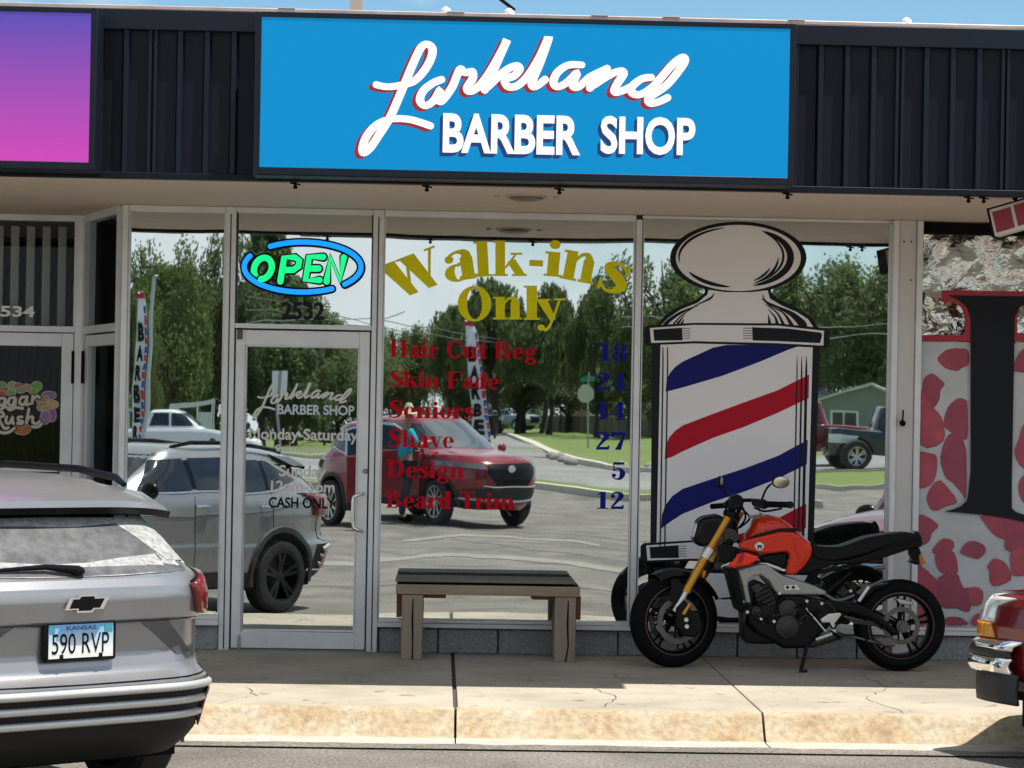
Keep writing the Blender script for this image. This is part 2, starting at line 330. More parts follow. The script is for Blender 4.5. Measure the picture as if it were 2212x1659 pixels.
crack([(.9, -2.99), (1.05, -2.5), (.95, -2.0), (1.15, -1.5), (1.1, -1.2)], .004); crack([(-1.2, -2.99), (-1.0, -2.6), (-1.1, -2.2)], .003); crack([(2.6, -2.99), (2.5, -2.3), (2.75, -1.7), (2.7, -1.1)], .003)
# broken edge where the asphalt meets the gutter
mb = MB(); top = []; bot = []; x = -11.5
while x < 11:
    top.append((x, -3.44+random.uniform(-.02, .03))); bot.append((x, -3.62)); x += random.uniform(.05, .16)
n = len(top); mb.add([(x, y, .010) for x, y in top]+[(x, y, .010) for x, y in bot], [(i, i+1, n+i+1, n+i) for i in range(n-1)])
tag(mb.build('asphalt_edge', asph), kind='structure')
# worn seams across the lot
seam_m = mat('pale_seam', (.27, .25, .21), .9, var=.3, vs=3)
def seam(pts, w, m=seam_m):
    mb = MB(); P = []
    for i in range(len(pts)-1):
        for k in range(10): t = k/10; P.append((pts[i][0]*(1-t)+pts[i+1][0]*t, pts[i][1]*(1-t)+pts[i+1][1]*t+.02*sin(4*t)))
    P.append(pts[-1]); n = len(P)
    mb.add([(x, -d+w/2*random.uniform(.7, 1.2), .006) for x, d in P]+[(x, -d-w/2*random.uniform(.7, 1.2), .006) for x, d in P], [(i, i+1, n+i+1, n+i) for i in range(n-1)])
    return tag(mb.build('lot_seam', m), kind='structure')
seam([(-12, 11.2), (-1, 12.2), (.1, 13.3), (1.3, 12.0), (2.5, 11.0), (12, 10)], .85)
seam([(-.6, 17.0), (.4, 18.6), (1.6, 17.3), (2.3, 16)], .7)
tar = mat('tar_seal', (.055, .052, .05), .7)
seam([(.15, 17.5), (.8, 15.6), (1.2, 14.2), (1.9, 13.4)], .07, tar); seam([(-8, 8.6), (-1, 8.2), (3, 7.4), (10, 7.6)], .05, tar)
seam([(-1, 21), (1, 20.2), (2.4, 18.4), (5, 17)], .09, tar)

# ------------------------------------------------------------ the shop building
bld = thing('shop_building', 'single storey strip mall shop front with a navy ribbed metal fascia over mirrored windows', 'building')
def part(mb, name, m, parent=None, **k): return mb.build(name, m, parent or bld, **k)
ZH = 3.125
# rooms behind the glass
rm = mat('dim_room', (.012, .012, .014), .9)
mb = MB()
for x0, x1, y0 in ((-2.09, 3.1, .06), (-9, -2.6, 1.02), (3.16, 11, .06)):
    b = MB().box(x0, x1, y0, 5, .10, 3.3); mb.add(b.v, [f for i, f in enumerate(b.f) if i != 2])
part(mb, 'interior_wall', rm)
# low block wall under the windows, split face blocks with joints
blk = mat('split_face_block', (.33, .34, .35), .95, var=.35, vs=40, bump=1.0, bs=55)
part(MB().box(-.39, 11, .012, .2, 0, .318), 'mortar', mat('mortar', (.16, .16, .16), .9))
mb = MB(); x = .27-.405*1.63
while x < 11:
    mb.box(max(x, -.385)+.006, x+.399, -.03, .1, .1505, .312); x += .405
part(mb, 'block_wall', blk, bevel=.006)
part(MB().box(-2.10, -1.785, -.03, .1, .1505, .312).box(-1.777, -1.46, -.03, .1, .1505, .312), 'block_wall', blk, bevel=.006)
# frames
def fr(x0, x1, z0, z1, y0=-.05, y1=.05): return MB().box(x0, x1, y0, y1, z0, z1)
part(fr(-2.146, -2.106, .15, ZH, -.055, .06), 'corner_post', alu, bevel=.004)
for a, b in ((-1.458, -1.386), (-.468, -.394)): 
    m_ = fr(a, b, .15, ZH); part(m_, 'mullion', alu, bevel=.004)
    part(MB().box((a+b)/2-.004, (a+b)/2+.004, -.0525, -.049, .16, ZH-.05), 'mullion_groove', alu_d)
part(fr(1.303, 1.345, .376, ZH-.03), 'mullion', alu, bevel=.004)
part(MB().box(1.3, 1.303, -.02, .02, .376, ZH-.04).box(1.345, 1.352, -.03, .02, .376, ZH-.04), 'glazing_gasket', blackm)
part(MB().box(-2.105, -1.459, -.048, .05, 3.085, ZH).box(-1.385, -.469, -.046, .05, 3.09, ZH).box(-.393, 1.302, -.044, .05, 3.082, ZH).box(1.346, 3.04, -.03, .05, 3.105, ZH), 'head_frame', alu, bevel=.003)
part(MB().box(-.393, 1.36, -.085, .05, .322, .352).box(-.393, 1.302, -.06, .05, .353, .376).box(1.361, 3.04, -.085, .05, .322, .352).box(1.346, 3.04, -.06, .05, .353, .376), 'window_sill', alu, bevel=.004)
part(MB().box(3.25, 11, -.085, .05, .322, .352).box(3.25, 11, -.06, .05, .353, .376), 'window_sill', alu, bevel=.004)
part(MB().box(-2.105, -1.459, -.085, .05, .316, .352).box(-2.105, -1.459, -.06, .05, .353, .38), 'window_sill', alu, bevel=.004)
# panel post between the shops
pan = mat('painted_post', (.55, .53, .51), .5, var=.06, vs=8, bump=.03, bs=120)
post = part(MB().box(3.085, 3.20, -.068, .06, .15, ZH), 'panel_post', pan, bevel=.003)
part(MB().box(3.04, 3.083, -.085, .06, .353, ZH-.0).box(3.202, 3.246, -.085, .06, .353, ZH), 'post_edge', alu, bevel=.006)
mb = MB()
for x, z in ((3.115, 2.98), (3.165, 2.98), (3.167, 2.72), (3.115, 1.0)): mb.lathe([(0, -.073), (.006, -.073), (.006, -.067)], Matrix.Translation((x, 0, z)), 10)
part(mb, 'rivet', alu_d)
hk = A(1948, 905, .08)
k_ = part(MB().tube([(hk[0], -.07, hk[1]-.02), (hk[0], -.12, hk[1]-.02)], .012).sphere((hk[0], -.115, hk[1]-.03), .022, .015, .02).tube([(hk[0], -.11, hk[1]-.02), (hk[0]+.004, -.105, hk[1]+.06)], .006), 'post_lock', blackm)

def pane(x0, x1, z0, z1, name, m, parent, bow=0, tilt=0, y=0.):
    mb = MB(); n = 28; mm = 36; cx, cz = (x0+x1)/2, (z0+z1)/2; vs = []
    for j in range(mm+1):
        for i in range(n+1):
            x = x0+(x1-x0)*i/n; z = z0+(z1-z0)*j/mm; u = 2*(x-cx)/(x1-x0); v = 2*(z-cz)/(z1-z0)
            vs.append((x, y-bow*(1-u**4)*(1-v**4)+tilt*(z-cz), z))
    mb.add(vs, [(j*(n+1)+i, j*(n+1)+i+1, (j+1)*(n+1)+i+1, (j+1)*(n+1)+i) for j in range(mm) for i in range(n)])
    return mb.build(name, m, parent, smooth=True)
# ------------------------------------------------------------ lettering styles
def fat(ch):
    """fat-face roman letters: list of outlines in units of the cap height, and the advance"""
    S, H_, X = .25, .055, .66
    R = lambda a, b, c, d: [(a, b), (c, b), (c, d), (a, d)]
    def ser(x0, x1, y): return R(x0, y, x1, y+H_)
    def stem(x, h=1.0, b=0.0, fl=1, fr_=1, top=1, bot=1):
        o = [R(x, b, x+S, h)]
        if bot: o.append(ser(x-.07*fl, x+S+.07*fr_, b))
        if top: o.append(R(x-.07*fl, h-H_, x+S*.6, h))
        return o
    def ring(cx, cy, rx, ry, ix, iy, a0=0, a1=360, n=28):
        o = arc(cx, cy, rx, ry, a0, a1, n); i = arc(cx, cy, ix, iy, a0, a1, n); return [[o[k], o[k+1], i[k+1], i[k]] for k in range(n)]
    def st(pts, ws):
        m = MB().ribbon(pts, ws, cap=False); return [[(m.v[i][0], m.v[i][2]) for i in f] for f in m.f]
    def ball(x, y, r=.085): return [arc(x, y, r, r, 0, 345, 14)]
    def arch(x): return st([(x+S*.8, .40), (x+S+.06, .57), (x+S+.16, .625), (x+S+.25, .60), (x+S+.285, .48)], [.05, .07, .08, .14, .24])
    if ch == 'H': return stem(.05)+[R(.05, 1-H_, .40, 1), R(.57, 1-H_, .92, 1), R(.25, .48, .7, .54)]+stem(.62), 1.0
    if ch == 'C': return ring(.46, .5, .43, .52, .19, .46, 42, 325)+[R(.76, .64, .83, 1.0)]+st([(.80, .22), (.85, .30)], .05), .92
    if ch == 'R': return stem(.05)+ring(.40, .745, .38, .255, .13, .205, -90, 90, 16)+[R(.25, .945, .42, 1), R(.25, .49, .45, .54)]+st([(.52, .50), (.62, .36), (.66, .14), (.76, .03), (.87, .10)], [.12, .24, .24, .12, .04]), .96
    if ch == 'B': return stem(.05)+ring(.36, .75, .38, .25, .14, .2, -90, 90, 16)+ring(.40, .27, .42, .27, .16, .215, -90, 90, 16)+[R(.25, .945, .38, 1), R(.25, .49, .42, .54), R(.25, 0, .42, .055)], .9
    if ch == 'D': return stem(.05)+ring(.37, .5, .5, .5, .24, .445, -90, 90, 20)+[R(.25, .945, .4, 1), R(.25, 0, .4, .055)], .95
    if ch == 'F': return stem(.05)+[R(.25, .945, .78, 1), R(.72, .70, .78, 1), R(.25, .48, .55, .54), R(.50, .36, .56, .66)], .82
    if ch == 'T': return [R(.29, 0, .55, 1), R(.04, .945, .80, 1), R(.04, .66, .10, 1), R(.74, .66, .80, 1), R(.19, 0, .65, H_)], .86
    if ch == 'S': return st([(.68, .80), (.56, .95), (.38, .985), (.18, .90), (.16, .76), (.36, .58), (.56, .42), (.60, .24), (.46, .07), (.26, .02), (.09, .14)], [.05, .06, .07, .14, .24, .30, .30, .22, .10, .06, .05])+[R(.66, .66, .72, 1.0), R(.05, 0, .11, .34)], .78
    if ch == 'W': return [[(.0, 1), (.36, 1), (.62, .0), (.42, 0)], [(.46, 1), (.82, 1), (1.06, .0), (.86, 0)], [(.42, 0), (.48, 0), (.66, .85), (.58, .85)], [(.84, 0), (.90, 0), (1.22, 1), (1.15, 1)], R(-.04, .945, .38, 1), R(.40, .945, .78, 1), R(1.05, .945, 1.30, 1)], 1.28
    if ch == 'O': return ring(.46, .5, .45, .52, .20, .455), .94
    if ch == 'a': return st([(.47, .44), (.46, .60), (.30, .645), (.16, .58)], [.24, .16, .06, .06])+ball(.15, .50)+[R(.35, .08, .59, .5), [(.55, 0), (.72, .05), (.70, .09), (.55, .1)]]+ring(.27, .18, .24, .20, .05, .15, 60, 330, 18)+st([(.30, .37), (.45, .40)], .05)+[R(.38, 0, .6, .12)], .70
    if ch == 'i': return stem(.05, X)+ball(.175, .86, .12), .40
    if ch == 'r': return stem(.05, X)+st([(.30, .42), (.38, .58), (.48, .63)], [.05, .06, .08])+ball(.49, .54, .1), .60
    if ch == 'u': return [R(.05, .1, .3, X), R(-.02, X-H_, .2, X), R(.50, 0, .75, X), R(.42, X-H_, .6, X), R(.7, 0, .83, H_)]+st([(.175, .14), (.24, .03), (.36, .02), (.52, .12)], [.24, .10, .06, .05]), .85
    if ch == 't': return [R(.11, .12, .36, .66), [(.11, .6), (.36, .6), (.36, .92), (.30, .92)], R(.0, .6, .5, .655)]+st([(.235, .14), (.30, .03), (.40, .02), (.50, .10)], [.24, .10, .06, .04]), .52
    if ch == 'e': return ring(.33, .33, .31, .345, .09, .30, 0, 318)+[R(.1, .32, .62, .37), [(.42, .33), (.64, .33), (.62, .45), (.40, .45)]], .68
    if ch == 'g': return ring(.30, .43, .27, .23, .06, .18)+ring(.34, -.10, .32, .19, .13, .12)+st([(.14, .24), (.10, .14), (.24, .06), (.50, .06)], [.08, .08, .13, .12])+st([(.46, .58), (.58, .66)], .06)+ball(.63, .6, .075), .70
    if ch == 'k': return [R(.05, 0, .3, 1), R(-.02, 0, .37, H_), R(-.02, 1-H_, .2, 1), [(.28, .24), (.34, .22), (.62, .63), (.55, .63)], [(.36, .40), (.56, .48), (.82, .04), (.56, .04)], R(.44, X-H_, .74, X), R(.48, 0, .86, H_)], .86
    if ch == 'n': return stem(.05, X)+arch(.05)+[R(.46, 0, .71, .50), R(.40, 0, .78, H_)], .82
    if ch == 'm': return stem(.05, X)+arch(.05)+[R(.46, 0, .71, .5), R(.40, 0, .77, H_)]+arch(.46)+[R(.87, 0, 1.12, .5), R(.81, 0, 1.19, H_)], 1.24
    if ch == 'd': return ring(.29, .33, .27, .345, .06, .29)+[R(.40, 0, .65, 1), R(.32, 1-H_, .5, 1), R(.6, 0, .73, H_)], .76
    if ch == 'o': return ring(.33, .33, .31, .345, .09, .295), .68
    if ch == 'h': return stem(.05, 1)+arch(.05)+[R(.46, 0, .71, .50), R(.40, 0, .78, H_)], .82
    if ch == 'v': return [[(.02, X), (.28, X), (.46, .03), (.34, 0)], [(.34, 0), (.40, 0), (.62, X), (.56, X)], R(-.04, X-H_, .36, X), R(.46, X-H_, .72, X)], .72
    if ch == 'y': return [[(.02, X), (.28, X), (.48, .06), (.36, -.02)], R(-.04, X-H_, .36, X), R(.46, X-H_, .74, X)]+st([(.60, X), (.40, .05), (.28, -.20), (.17, -.25)], [.06, .06, .08, .1])+ball(.12, -.17, .09), .74
    if ch == 'l': return stem(.05, 1), .40
    if ch == 's': return st([(.44, .52), (.36, .62), (.24, .635), (.13, .56), (.16, .46), (.34, .33), (.42, .2), (.34, .06), (.2, .02), (.08, .12)], [.05, .06, .07, .13, .19, .22, .19, .10, .06, .05])+[R(.42, .44, .48, X), R(.04, 0, .10, .22)], .54
    if ch == '-': return [R(.04, .24, .40, .42)], .46
    if ch == '1': return [R(.20, 0, .44, 1), R(.06, 0, .58, H_), [(.04, .82), (.22, 1), (.22, .90), (.07, .78)]], .62
    if ch == '8': return ring(.34, .74, .27, .26, .10, .2)+ring(.34, .26, .32, .27, .11, .2), .70
    if ch == '2': return st([(.10, .74), (.16, .92), (.34, .97), (.50, .86), (.50, .70), (.34, .46), (.10, .10)], [.05, .07, .09, .22, .24, .14, .07])+ball(.15, .74, .1)+[[(.04, 0), (.62, 0), (.66, .24), (.61, .24), (.54, .16), (.1, .15)]], .70
    if ch == '4': return [R(.36, 0, .58, 1), [(.02, .26), (.40, 1), (.46, 1), (.10, .26)], R(.02, .24, .72, .31), R(.26, 0, .68, H_)], .74
    if ch == '7': return [[(.04, .84), (.64, .84), (.64, 1), (.04, 1)], [(.56, .86), (.64, .86), (.46, 0), (.20, 0)], R(.03, .70, .09, 1)], .68
    if ch == '5': return [R(.12, .86, .60, 1), R(.12, .48, .17, .95)]+st([(.14, .52), (.30, .63), (.46, .56), (.53, .36), (.46, .12), (.30, .03), (.14, .10), (.10, .24)], [.05, .07, .16, .25, .18, .08, .06, .06])+ball(.15, .24, .1), .68
    return [], .42
def fat_mesh(chars, place, y):
    """place(i, u, v) maps letter units to the wall"""
    mb = MB(); k = 0
    for i, ch in enumerate(chars):
        for poly in fat(ch)[0]:
            mb.add([(q[0], y-.00006*(k % 40), q[1]) for q in (place(i, u, v) for u, v in poly)], [tuple(range(len(poly)))]); k += 1
    return mb
def fat_line(s, x0, yb, x1, yt, e, y):
    """line of fat-face lettering: baseline left (x0,yb), right end x1, cap height to yt, photograph pixels"""
    adv = [0]
    for ch in s: adv.append(adv[-1]+fat(ch)[1])
    a = A(x0, yb, e); b = A(x1, yb, e); h = A(x0, yt, e)[1]-a[1]; k = (b[0]-a[0])/adv[-1]
    return fat_mesh(s, lambda i, u, v: (a[0]+k*(adv[i]+u), a[1]+h*v), y)

LARK = [  # brush strokes of the script word, traced on the sign
 [(225, 548), (300, 562), (390, 550), (470, 525), (535, 460), (580, 380), (590, 315), (555, 285), (515, 310), (470, 400), (415, 530), (365, 650), (310, 770), (240, 880), (185, 960), (145, 992), (137, 960), (165, 880), (235, 805), (330, 770), (450, 775), (578, 815)],
 [(650, 515), (590, 540), (530, 590), (510, 650), (545, 685), (600, 650), (640, 580), (630, 640), (655, 650), (720, 560), (768, 450), (800, 470), (850, 465), (850, 510), (815, 570), (835, 592), (890, 560), (960, 470), (1040, 330), (1075, 255), (1020, 380), (960, 520), (930, 580)],
 [(950, 560), (1060, 460), (1130, 425), (1155, 445), (1120, 490), (1060, 515), (1080, 560), (1140, 555), (1210, 490), (1285, 370), (1345, 240), (1290, 400), (1235, 535), (1260, 560), (1320, 515)],
 [(1560, 420), (1470, 422), (1400, 470), (1375, 530), (1400, 562), (1460, 535), (1530, 470), (1500, 550), (1540, 560), (1610, 500), (1710, 450)],
 [(1722, 445), (1680, 490), (1612, 568)], [(1640, 548), (1730, 490), (1800, 460), (1830, 475), (1790, 540), (1770, 590), (1810, 592), (1880, 560)],
 [(2010, 500), (1945, 512), (1885, 560), (1885, 600), (1935, 612), (2010, 570), (2075, 500), (2140, 425), (2200, 375), (2228, 385), (2200, 440), (2110, 550), (1995, 632), (2003, 668), (2060, 658), (2115, 632)]]
def lark_mesh(mapf, w, y, eps=-.00008):
    mb = MB()
    for s in LARK:
        ws = []
        for i, p in enumerate(s):
            a = s[max(i-1, 0)]; b = s[min(i+1, len(s)-1)]; l = math.dist(a, b) or 1; ws.append(w*(.84+.24*abs(b[1]-a[1])/l))
        mb.ribbon(s, ws, y, eps, mapf=mapf)
    return mb

# ------------------------------------------------------------ windows of the barber shop
win_l = part(MB().box(-2.105, -2.095, -.03, .03, .38, 3.085).box(-1.469, -1.459, -.03, .03, .38, 3.085).box(-2.095, -1.469, .012, .03, .38, .386), 'window', alu, label='narrow mirrored window left of the door')
pane(-2.095, -1.469, .381, 3.085, 'pane', film, win_l, bow=.0004)
win_c = part(MB().box(-.393, -.385, -.03, .03, .377, 3.08).box(1.292, 1.2995, -.03, .03, .377, 3.08).box(-.385, 1.292, .012, .03, .377, .383), 'window', alu, label='wide mirrored window with the painted price list')
pane(-.385, 1.292, .377, 3.08, 'pane', film, win_c, bow=.0017)
win_r = part(MB().box(1.3525, 1.36, -.025, .03, .377, 3.10).box(3.03, 3.0395, -.025, .03, .377, 3.10).box(1.36, 3.03, .012, .03, .377, .383), 'window', alu, label='mirrored window behind the barber pole graphic')
pane(1.36, 3.03, .377, 3.103, 'pane', film, win_r, bow=.0003)
YL = -.008
red_v = mat('red_vinyl', (.52, .004, .020), .6, var=.15, vs=20, spec=.08); olive_v = mat('yellow_vinyl', (.80, .72, .012), .6, var=.1, vs=20, spec=.08); blue_v = mat('blue_vinyl', (.009, .012, .21), .6, spec=.08)
LE = .008
for s, x0, yb, x1, yt in (('Hair Cut Reg', 843, 771, 1160, 733), ('Skin Fade', 841, 837, 1080, 800), ('Seniors', 839, 902, 1024, 865), ('Shave', 838, 966, 982, 928), ('Design', 837, 1031, 1005, 993), ('Beard Trim', 835, 1097, 1113, 1059)):
    fat_line(s, x0, yb, x1, yt, LE, YL).build('price_list_lettering', red_v, win_c)
for s, x0, yb, x1, yt in (('18', 1291, 779, 1357, 741), ('24', 1287, 842, 1354, 805), ('14', 1287, 906, 1353, 868), ('27', 1285, 971, 1352, 933), ('5', 1319, 1036, 1352, 998), ('12', 1287, 1099, 1350, 1062)):
    fat_line(s, x0, yb, x1, yt, LE, YL).build('price', blue_v, win_c)
AR = [('W', 906, 630, 82, -21, 128), ('a', 1000, 605, 96, -9, 80), ('l', 1047, 597, 76, -3, 38), ('k', 1102, 596, 76, 0, 72), ('-', 1158, 592, 72, 3, 38), ('i', 1196, 597, 80, 5, 40), ('n', 1248, 608, 96, 11, 76), ('s', 1316, 631, 100, 20, 70),
      ('O', 1027, 693, 74, -2, 76), ('n', 1099, 690, 74, 0, 64), ('l', 1151, 691, 74, 0, 36), ('y', 1191, 694, 74, -2, 66)]
def arcp(i, u, v):
    ch, px, py, h, rot, wd_ = AR[i]; adv = fat(ch)[1]; uu = (u-adv/2)/adv*wd_; vv = v*h; a = radians(rot)
    return A(px+uu*cos(a)+vv*sin(a), py+uu*sin(a)-vv*cos(a), LE)
fat_mesh([r[0] for r in AR], arcp, YL).build('walk_in_lettering', olive_v, win_c)

# ------------------------------------------------------------ door with transom
dr = part(MB().box(-1.375, -1.313, -.045, .03, .165, 2.302).box(-.546, -.478, -.045, .03, .165, 2.302).box(-1.313, -.546, -.044, .03, 2.2, 2.301).box(-1.313, -.546, -.044, .03, .166, .278)
          .box(-1.313, -1.303, -.036, .028, .278, 2.2).box(-.556, -.546, -.036, .028, .278, 2.2).box(-1.303, -.556, -.036, .028, 2.19, 2.2).box(-1.303, -.556, -.036, .028, .278, .288), 'door', alu, bevel=.003, label='aluminium framed glass door with opening hours')
pane(-1.303, -.556, .288, 2.19, 'pane', film, dr, bow=.0002, tilt=.0021, y=.002)
part(MB().box(-1.385, -.469, -.05, .05, 2.312, 2.345), 'transom_bar', alu, bevel=.003)
part(MB().box(-1.384, -1.376, -.03, .03, .16, 2.31).box(-.477, -.47, -.03, .03, .16, 2.31), 'door_gap', alu_d)
part(MB().box(-1.385, -.469, -.06, .05, .15, .162), 'threshold', mat('threshold_metal', (.2, .2, .2), .5, .6))
win_t = part(MB().box(-1.385, -1.376, -.03, .03, 2.346, 3.09).box(-.478, -.4695, -.03, .03, 2.346, 3.09).box(-1.376, -.478, .012, .03, 2.346, 2.352), 'window', alu_d, label='mirrored transom window over the door')
pane(-1.376, -.478, 2.346, 3.09, 'pane', film, win_t, bow=.0002, tilt=.0008)
chrome = mat('brushed_chrome', (.75, .75, .75), .22, 1)
h0 = A(786, 1066, .05); h1 = A(783, 1146, .05); hx = A(762, 1100, .12)[0]
MB().tube([(h0[0], -.045, h0[1]), (h0[0], -.10, h0[1]), (h0[0]-.03, -.13, h0[1]-.005), (hx+.005, -.13, h0[1]-.02), (hx, -.13, h0[1]-.06), (hx, -.13, h1[1]+.06), (hx+.005, -.13, h1[1]+.02), (h1[0]-.03, -.13, h1[1]+.005), (h1[0], -.10, h1[1]), (h1[0], -.045, h1[1])], .011, 12).build('handle', chrome, dr, smooth=True, ang=80)
q = A(789, 1018, .05); MB().lathe([(0, -.062), (.012, -.062), (.016, -.055), (.018, -.044)], Matrix.Translation((q[0], 0, q[1])), 16).build('lock', mat('lock_metal', (.25, .23, .2), .4, 1), dr, smooth=True)
q0 = A(512, 733, .06); q1 = A(524, 711, .06); MB().box(q0[0], q1[0], -.062, -.0455, q0[1], q1[1]).build('hinge', mat('hinge_metal', (.10, .09, .085), .5, .5), dr, bevel=.003)
q0 = A(513, 1402, .06); q1 = A(519, 1372, .06); MB().box(q0[0], q1[0], -.062, -.0455, q0[1], q1[1]).build('hinge', mat('hinge_metal_pale', (.3, .3, .3), .5, .5), dr, bevel=.003)
etch = mat('white_etched_vinyl', (.62, .60, .57), .6); etch2 = mat('pale_blue_vinyl', (.50, .56, .62), .6)
dmap = lambda x, y: A(*((lambda d: (545+(d[0]-771)*.3015, 828+(d[1]-84)*.30))(Z2(x, y))), LE)
lark_mesh(dmap, 46, YL).build('shop_name_lettering', etch, dr)
px_text('BARBER SHOP', 599, 895, 766, 876, LE, bold=.03).build('shop_name_lettering', etch2, dr)
px_text('Monday-Saturday', 538, 956, 774, 928, LE, bold=.022).build('hours_lettering', etch, dr)
px_text('9am-6pm', 594, 980, 700, 962, LE, bold=.022).build('hours_lettering', etch, dr)
px_text('Sunday', 602, 1037, 705, 1006, LE, bold=.022).build('hours_lettering', etch, dr)
px_text('12pm-5pm', 585, 1069, 723, 1040, LE, bold=.022).build('hours_lettering', etch, dr)
px_text('CASH ONLY', 580, 1097, 724, 1076, LE, bold=.022).build('cash_lettering', black, dr)
px_text('2532', 607, 690, 701, 653, LE, bold=.03).build('house_number', black, win_t)

# ------------------------------------------------------------ neon sign at the transom glass
neon = thing('neon_sign', 'glowing green and blue OPEN sign in an oval, above the glass door', 'sign', (0, 0, 0))
gg = mat('green_neon', (.0, .62, .17), .4, emit=.9); bb = mat('blue_neon', (.0, .22, .95), .4, emit=.9)
NE = .02
nm = lambda x, y: A(x, y, NE)
def slant(pts): return [(x+(580-y)*.16, y) for x, y in pts]
LET = [slant(arc(568, 580, 19, 23, 90, 450, 20)), slant([(610, 608), (610, 556), (634, 556), (644, 563), (644, 575), (634, 583), (612, 583)]),
       slant([(694, 605), (664, 605), (664, 555), (694, 555)]), slant([(665, 580), (688, 580)]), slant([(710, 608), (710, 556), (739, 606), (739, 556)])]
mb = MB(); mk = MB()
for s in LET:
    mb.ribbon(s, 13.5, -.020, smooth=len(s) > 10, mapf=nm); mk.ribbon(s, 21, -.012, smooth=len(s) > 10, mapf=nm)
mb.build('letter_tube', gg, neon)
ob = [arc(654, 577, 127, 55, 198, 320+10, 26), arc(654, 577, 127, 55, -20, 42, 12), arc(654, 577, 127, 55, 64, 184, 26)]
mb = MB()
for s in (arc(654, 577, 126, 54, -124, 44, 30), arc(654, 577, 126, 54, 60, 206, 30)):
    mb.ribbon(s, 11, -.0205, mapf=nm); mk.ribbon(s, 19, -.0125, mapf=nm)
mb.build('oval_tube', bb, neon); mk.build('backing', blackm, neon)
# ------------------------------------------------------------ canopy: soffit, ribbed fascia, roof edge
part(MB().box(-9, 11, -2.03, 1.2, 3.127, 3.2), 'soffit', soffit_m)
part(MB().box(-9, 11, -2.05, -2.0, 3.14, 4.0), 'fascia', navy)
mb = MB(); x = -8.96; i = 0
while x < 11:
    if i % 4 == 2: mb.box(x, x+.018, -2.078, -2.0495, 3.142, 3.972).box(x+.032, x+.05, -2.078, -2.0495, 3.142, 3.972)
    else:
        mb.add([(x, -2.05, z) for z in (3.142, 3.972)]+[(x+.012, -2.078, z) for z in (3.142, 3.972)]+[(x+.040, -2.078, z) for z in (3.142, 3.972)]+[(x+.052, -2.05, z) for z in (3.142, 3.972)], [(0, 1, 3, 2), (2, 3, 5, 4), (4, 5, 7, 6)])
    x += .157; i += 1
part(mb, 'fascia_rib', navy2)
part(MB().box(-9, 11, -2.086, -2.0, 3.974, 4.092), 'fascia_cap', navy2, bevel=.004)
part(MB().box(-9, 11, -2.082, -2.0, 3.105, 3.140), 'fascia_trim', navy, bevel=.003)
copper = mat('weathered_copper_flashing', (.42, .27, .23), .5, .25, var=.35, vs=2, col2=(.62, .55, .50))
part(MB().box(-9, 11, -2.075, -1.9, 4.093, 4.118).box(-9, 11, -1.895, -1.5, 4.05, 4.135), 'roof_flashing', copper, bevel=.004)
part(MB().box(-9, 11, -2.0, 6, 3.25, 4.08).box(-9, 11, 5.0, 5.3, 0, 3.25), 'roof', mat('roof_gravel', (.4, .38, .35), .9))
random.seed(5); mb = MB()
for px in (620, 985, 1450, 2400, 1295, 1720): 
    q = A(px, 30, 2.06); mb.box(q[0]-.05, q[0]+.05, -2.08, -2.02, 4.118, 4.126)
for px in (963, 1100, 1960):
    q = A(px, 30, 2.06); mb.lathe([(0, .0), (.035, 0), (.03, .02), (.012, .035), (0, .04)], Matrix.Translation((q[0], -2.04, 4.118)) @ Matrix.Rotation(radians(90), 4, 'X'), 12)
part(mb, 'flashing_clip', mat('pale_sealant', (.7, .68, .64), .5))
mb = MB()
for px in (637, 922, 1209, 1703, 2095, 2128):
    q = A(px, 412, 2.06); mb = MB(); mb.tube([(q[0], -2.03, 3.13), (q[0], -2.03, 3.075)], .009).tube([(q[0]-.03, -2.03, 3.10), (q[0]+.03, -2.03, 3.092)], .005).sphere((q[0], -2.03, 3.075), .014, .014, .010); part(mb, 'hanger_bolt', blackm)
# round ceiling fixture in the soffit
q = A(1137, 428, 1.25)
lt = thing('ceiling_fixture', 'round flush ceiling lamp cover on the beige soffit above the wide window', 'lamp', (q[0], -1.25, 3.127))
Mx = Matrix.Rotation(radians(-90), 4, 'X')
MB().lathe([(0, .035), (.06, .034), (.10, .024), (.115, .0)], Matrix.Rotation(radians(-90), 4, 'X') @ Matrix.Scale(1, 4), 28).build('diffuser', mat('smoked_diffuser', (.12, .10, .09), .4), lt, smooth=True)
MB().lathe([(.115, .0), (.116, .012), (.128, .012), (.13, 0)], Matrix.Rotation(radians(-90), 4, 'X'), 28).build('trim_ring', mat('fixture_trim', (.42, .36, .31), .5), lt, smooth=True)
MB().box(-.20, -.165, -.02, .02, -.012, 0).box(.165, .20, -.02, .02, -.012, 0).build('bracket', mat('fixture_trim2', (.40, .34, .29), .5), lt)
for ob in lt.children:
    if ob.name.startswith(('diffuser', 'trim_ring')): ob.rotation_euler.x = 0

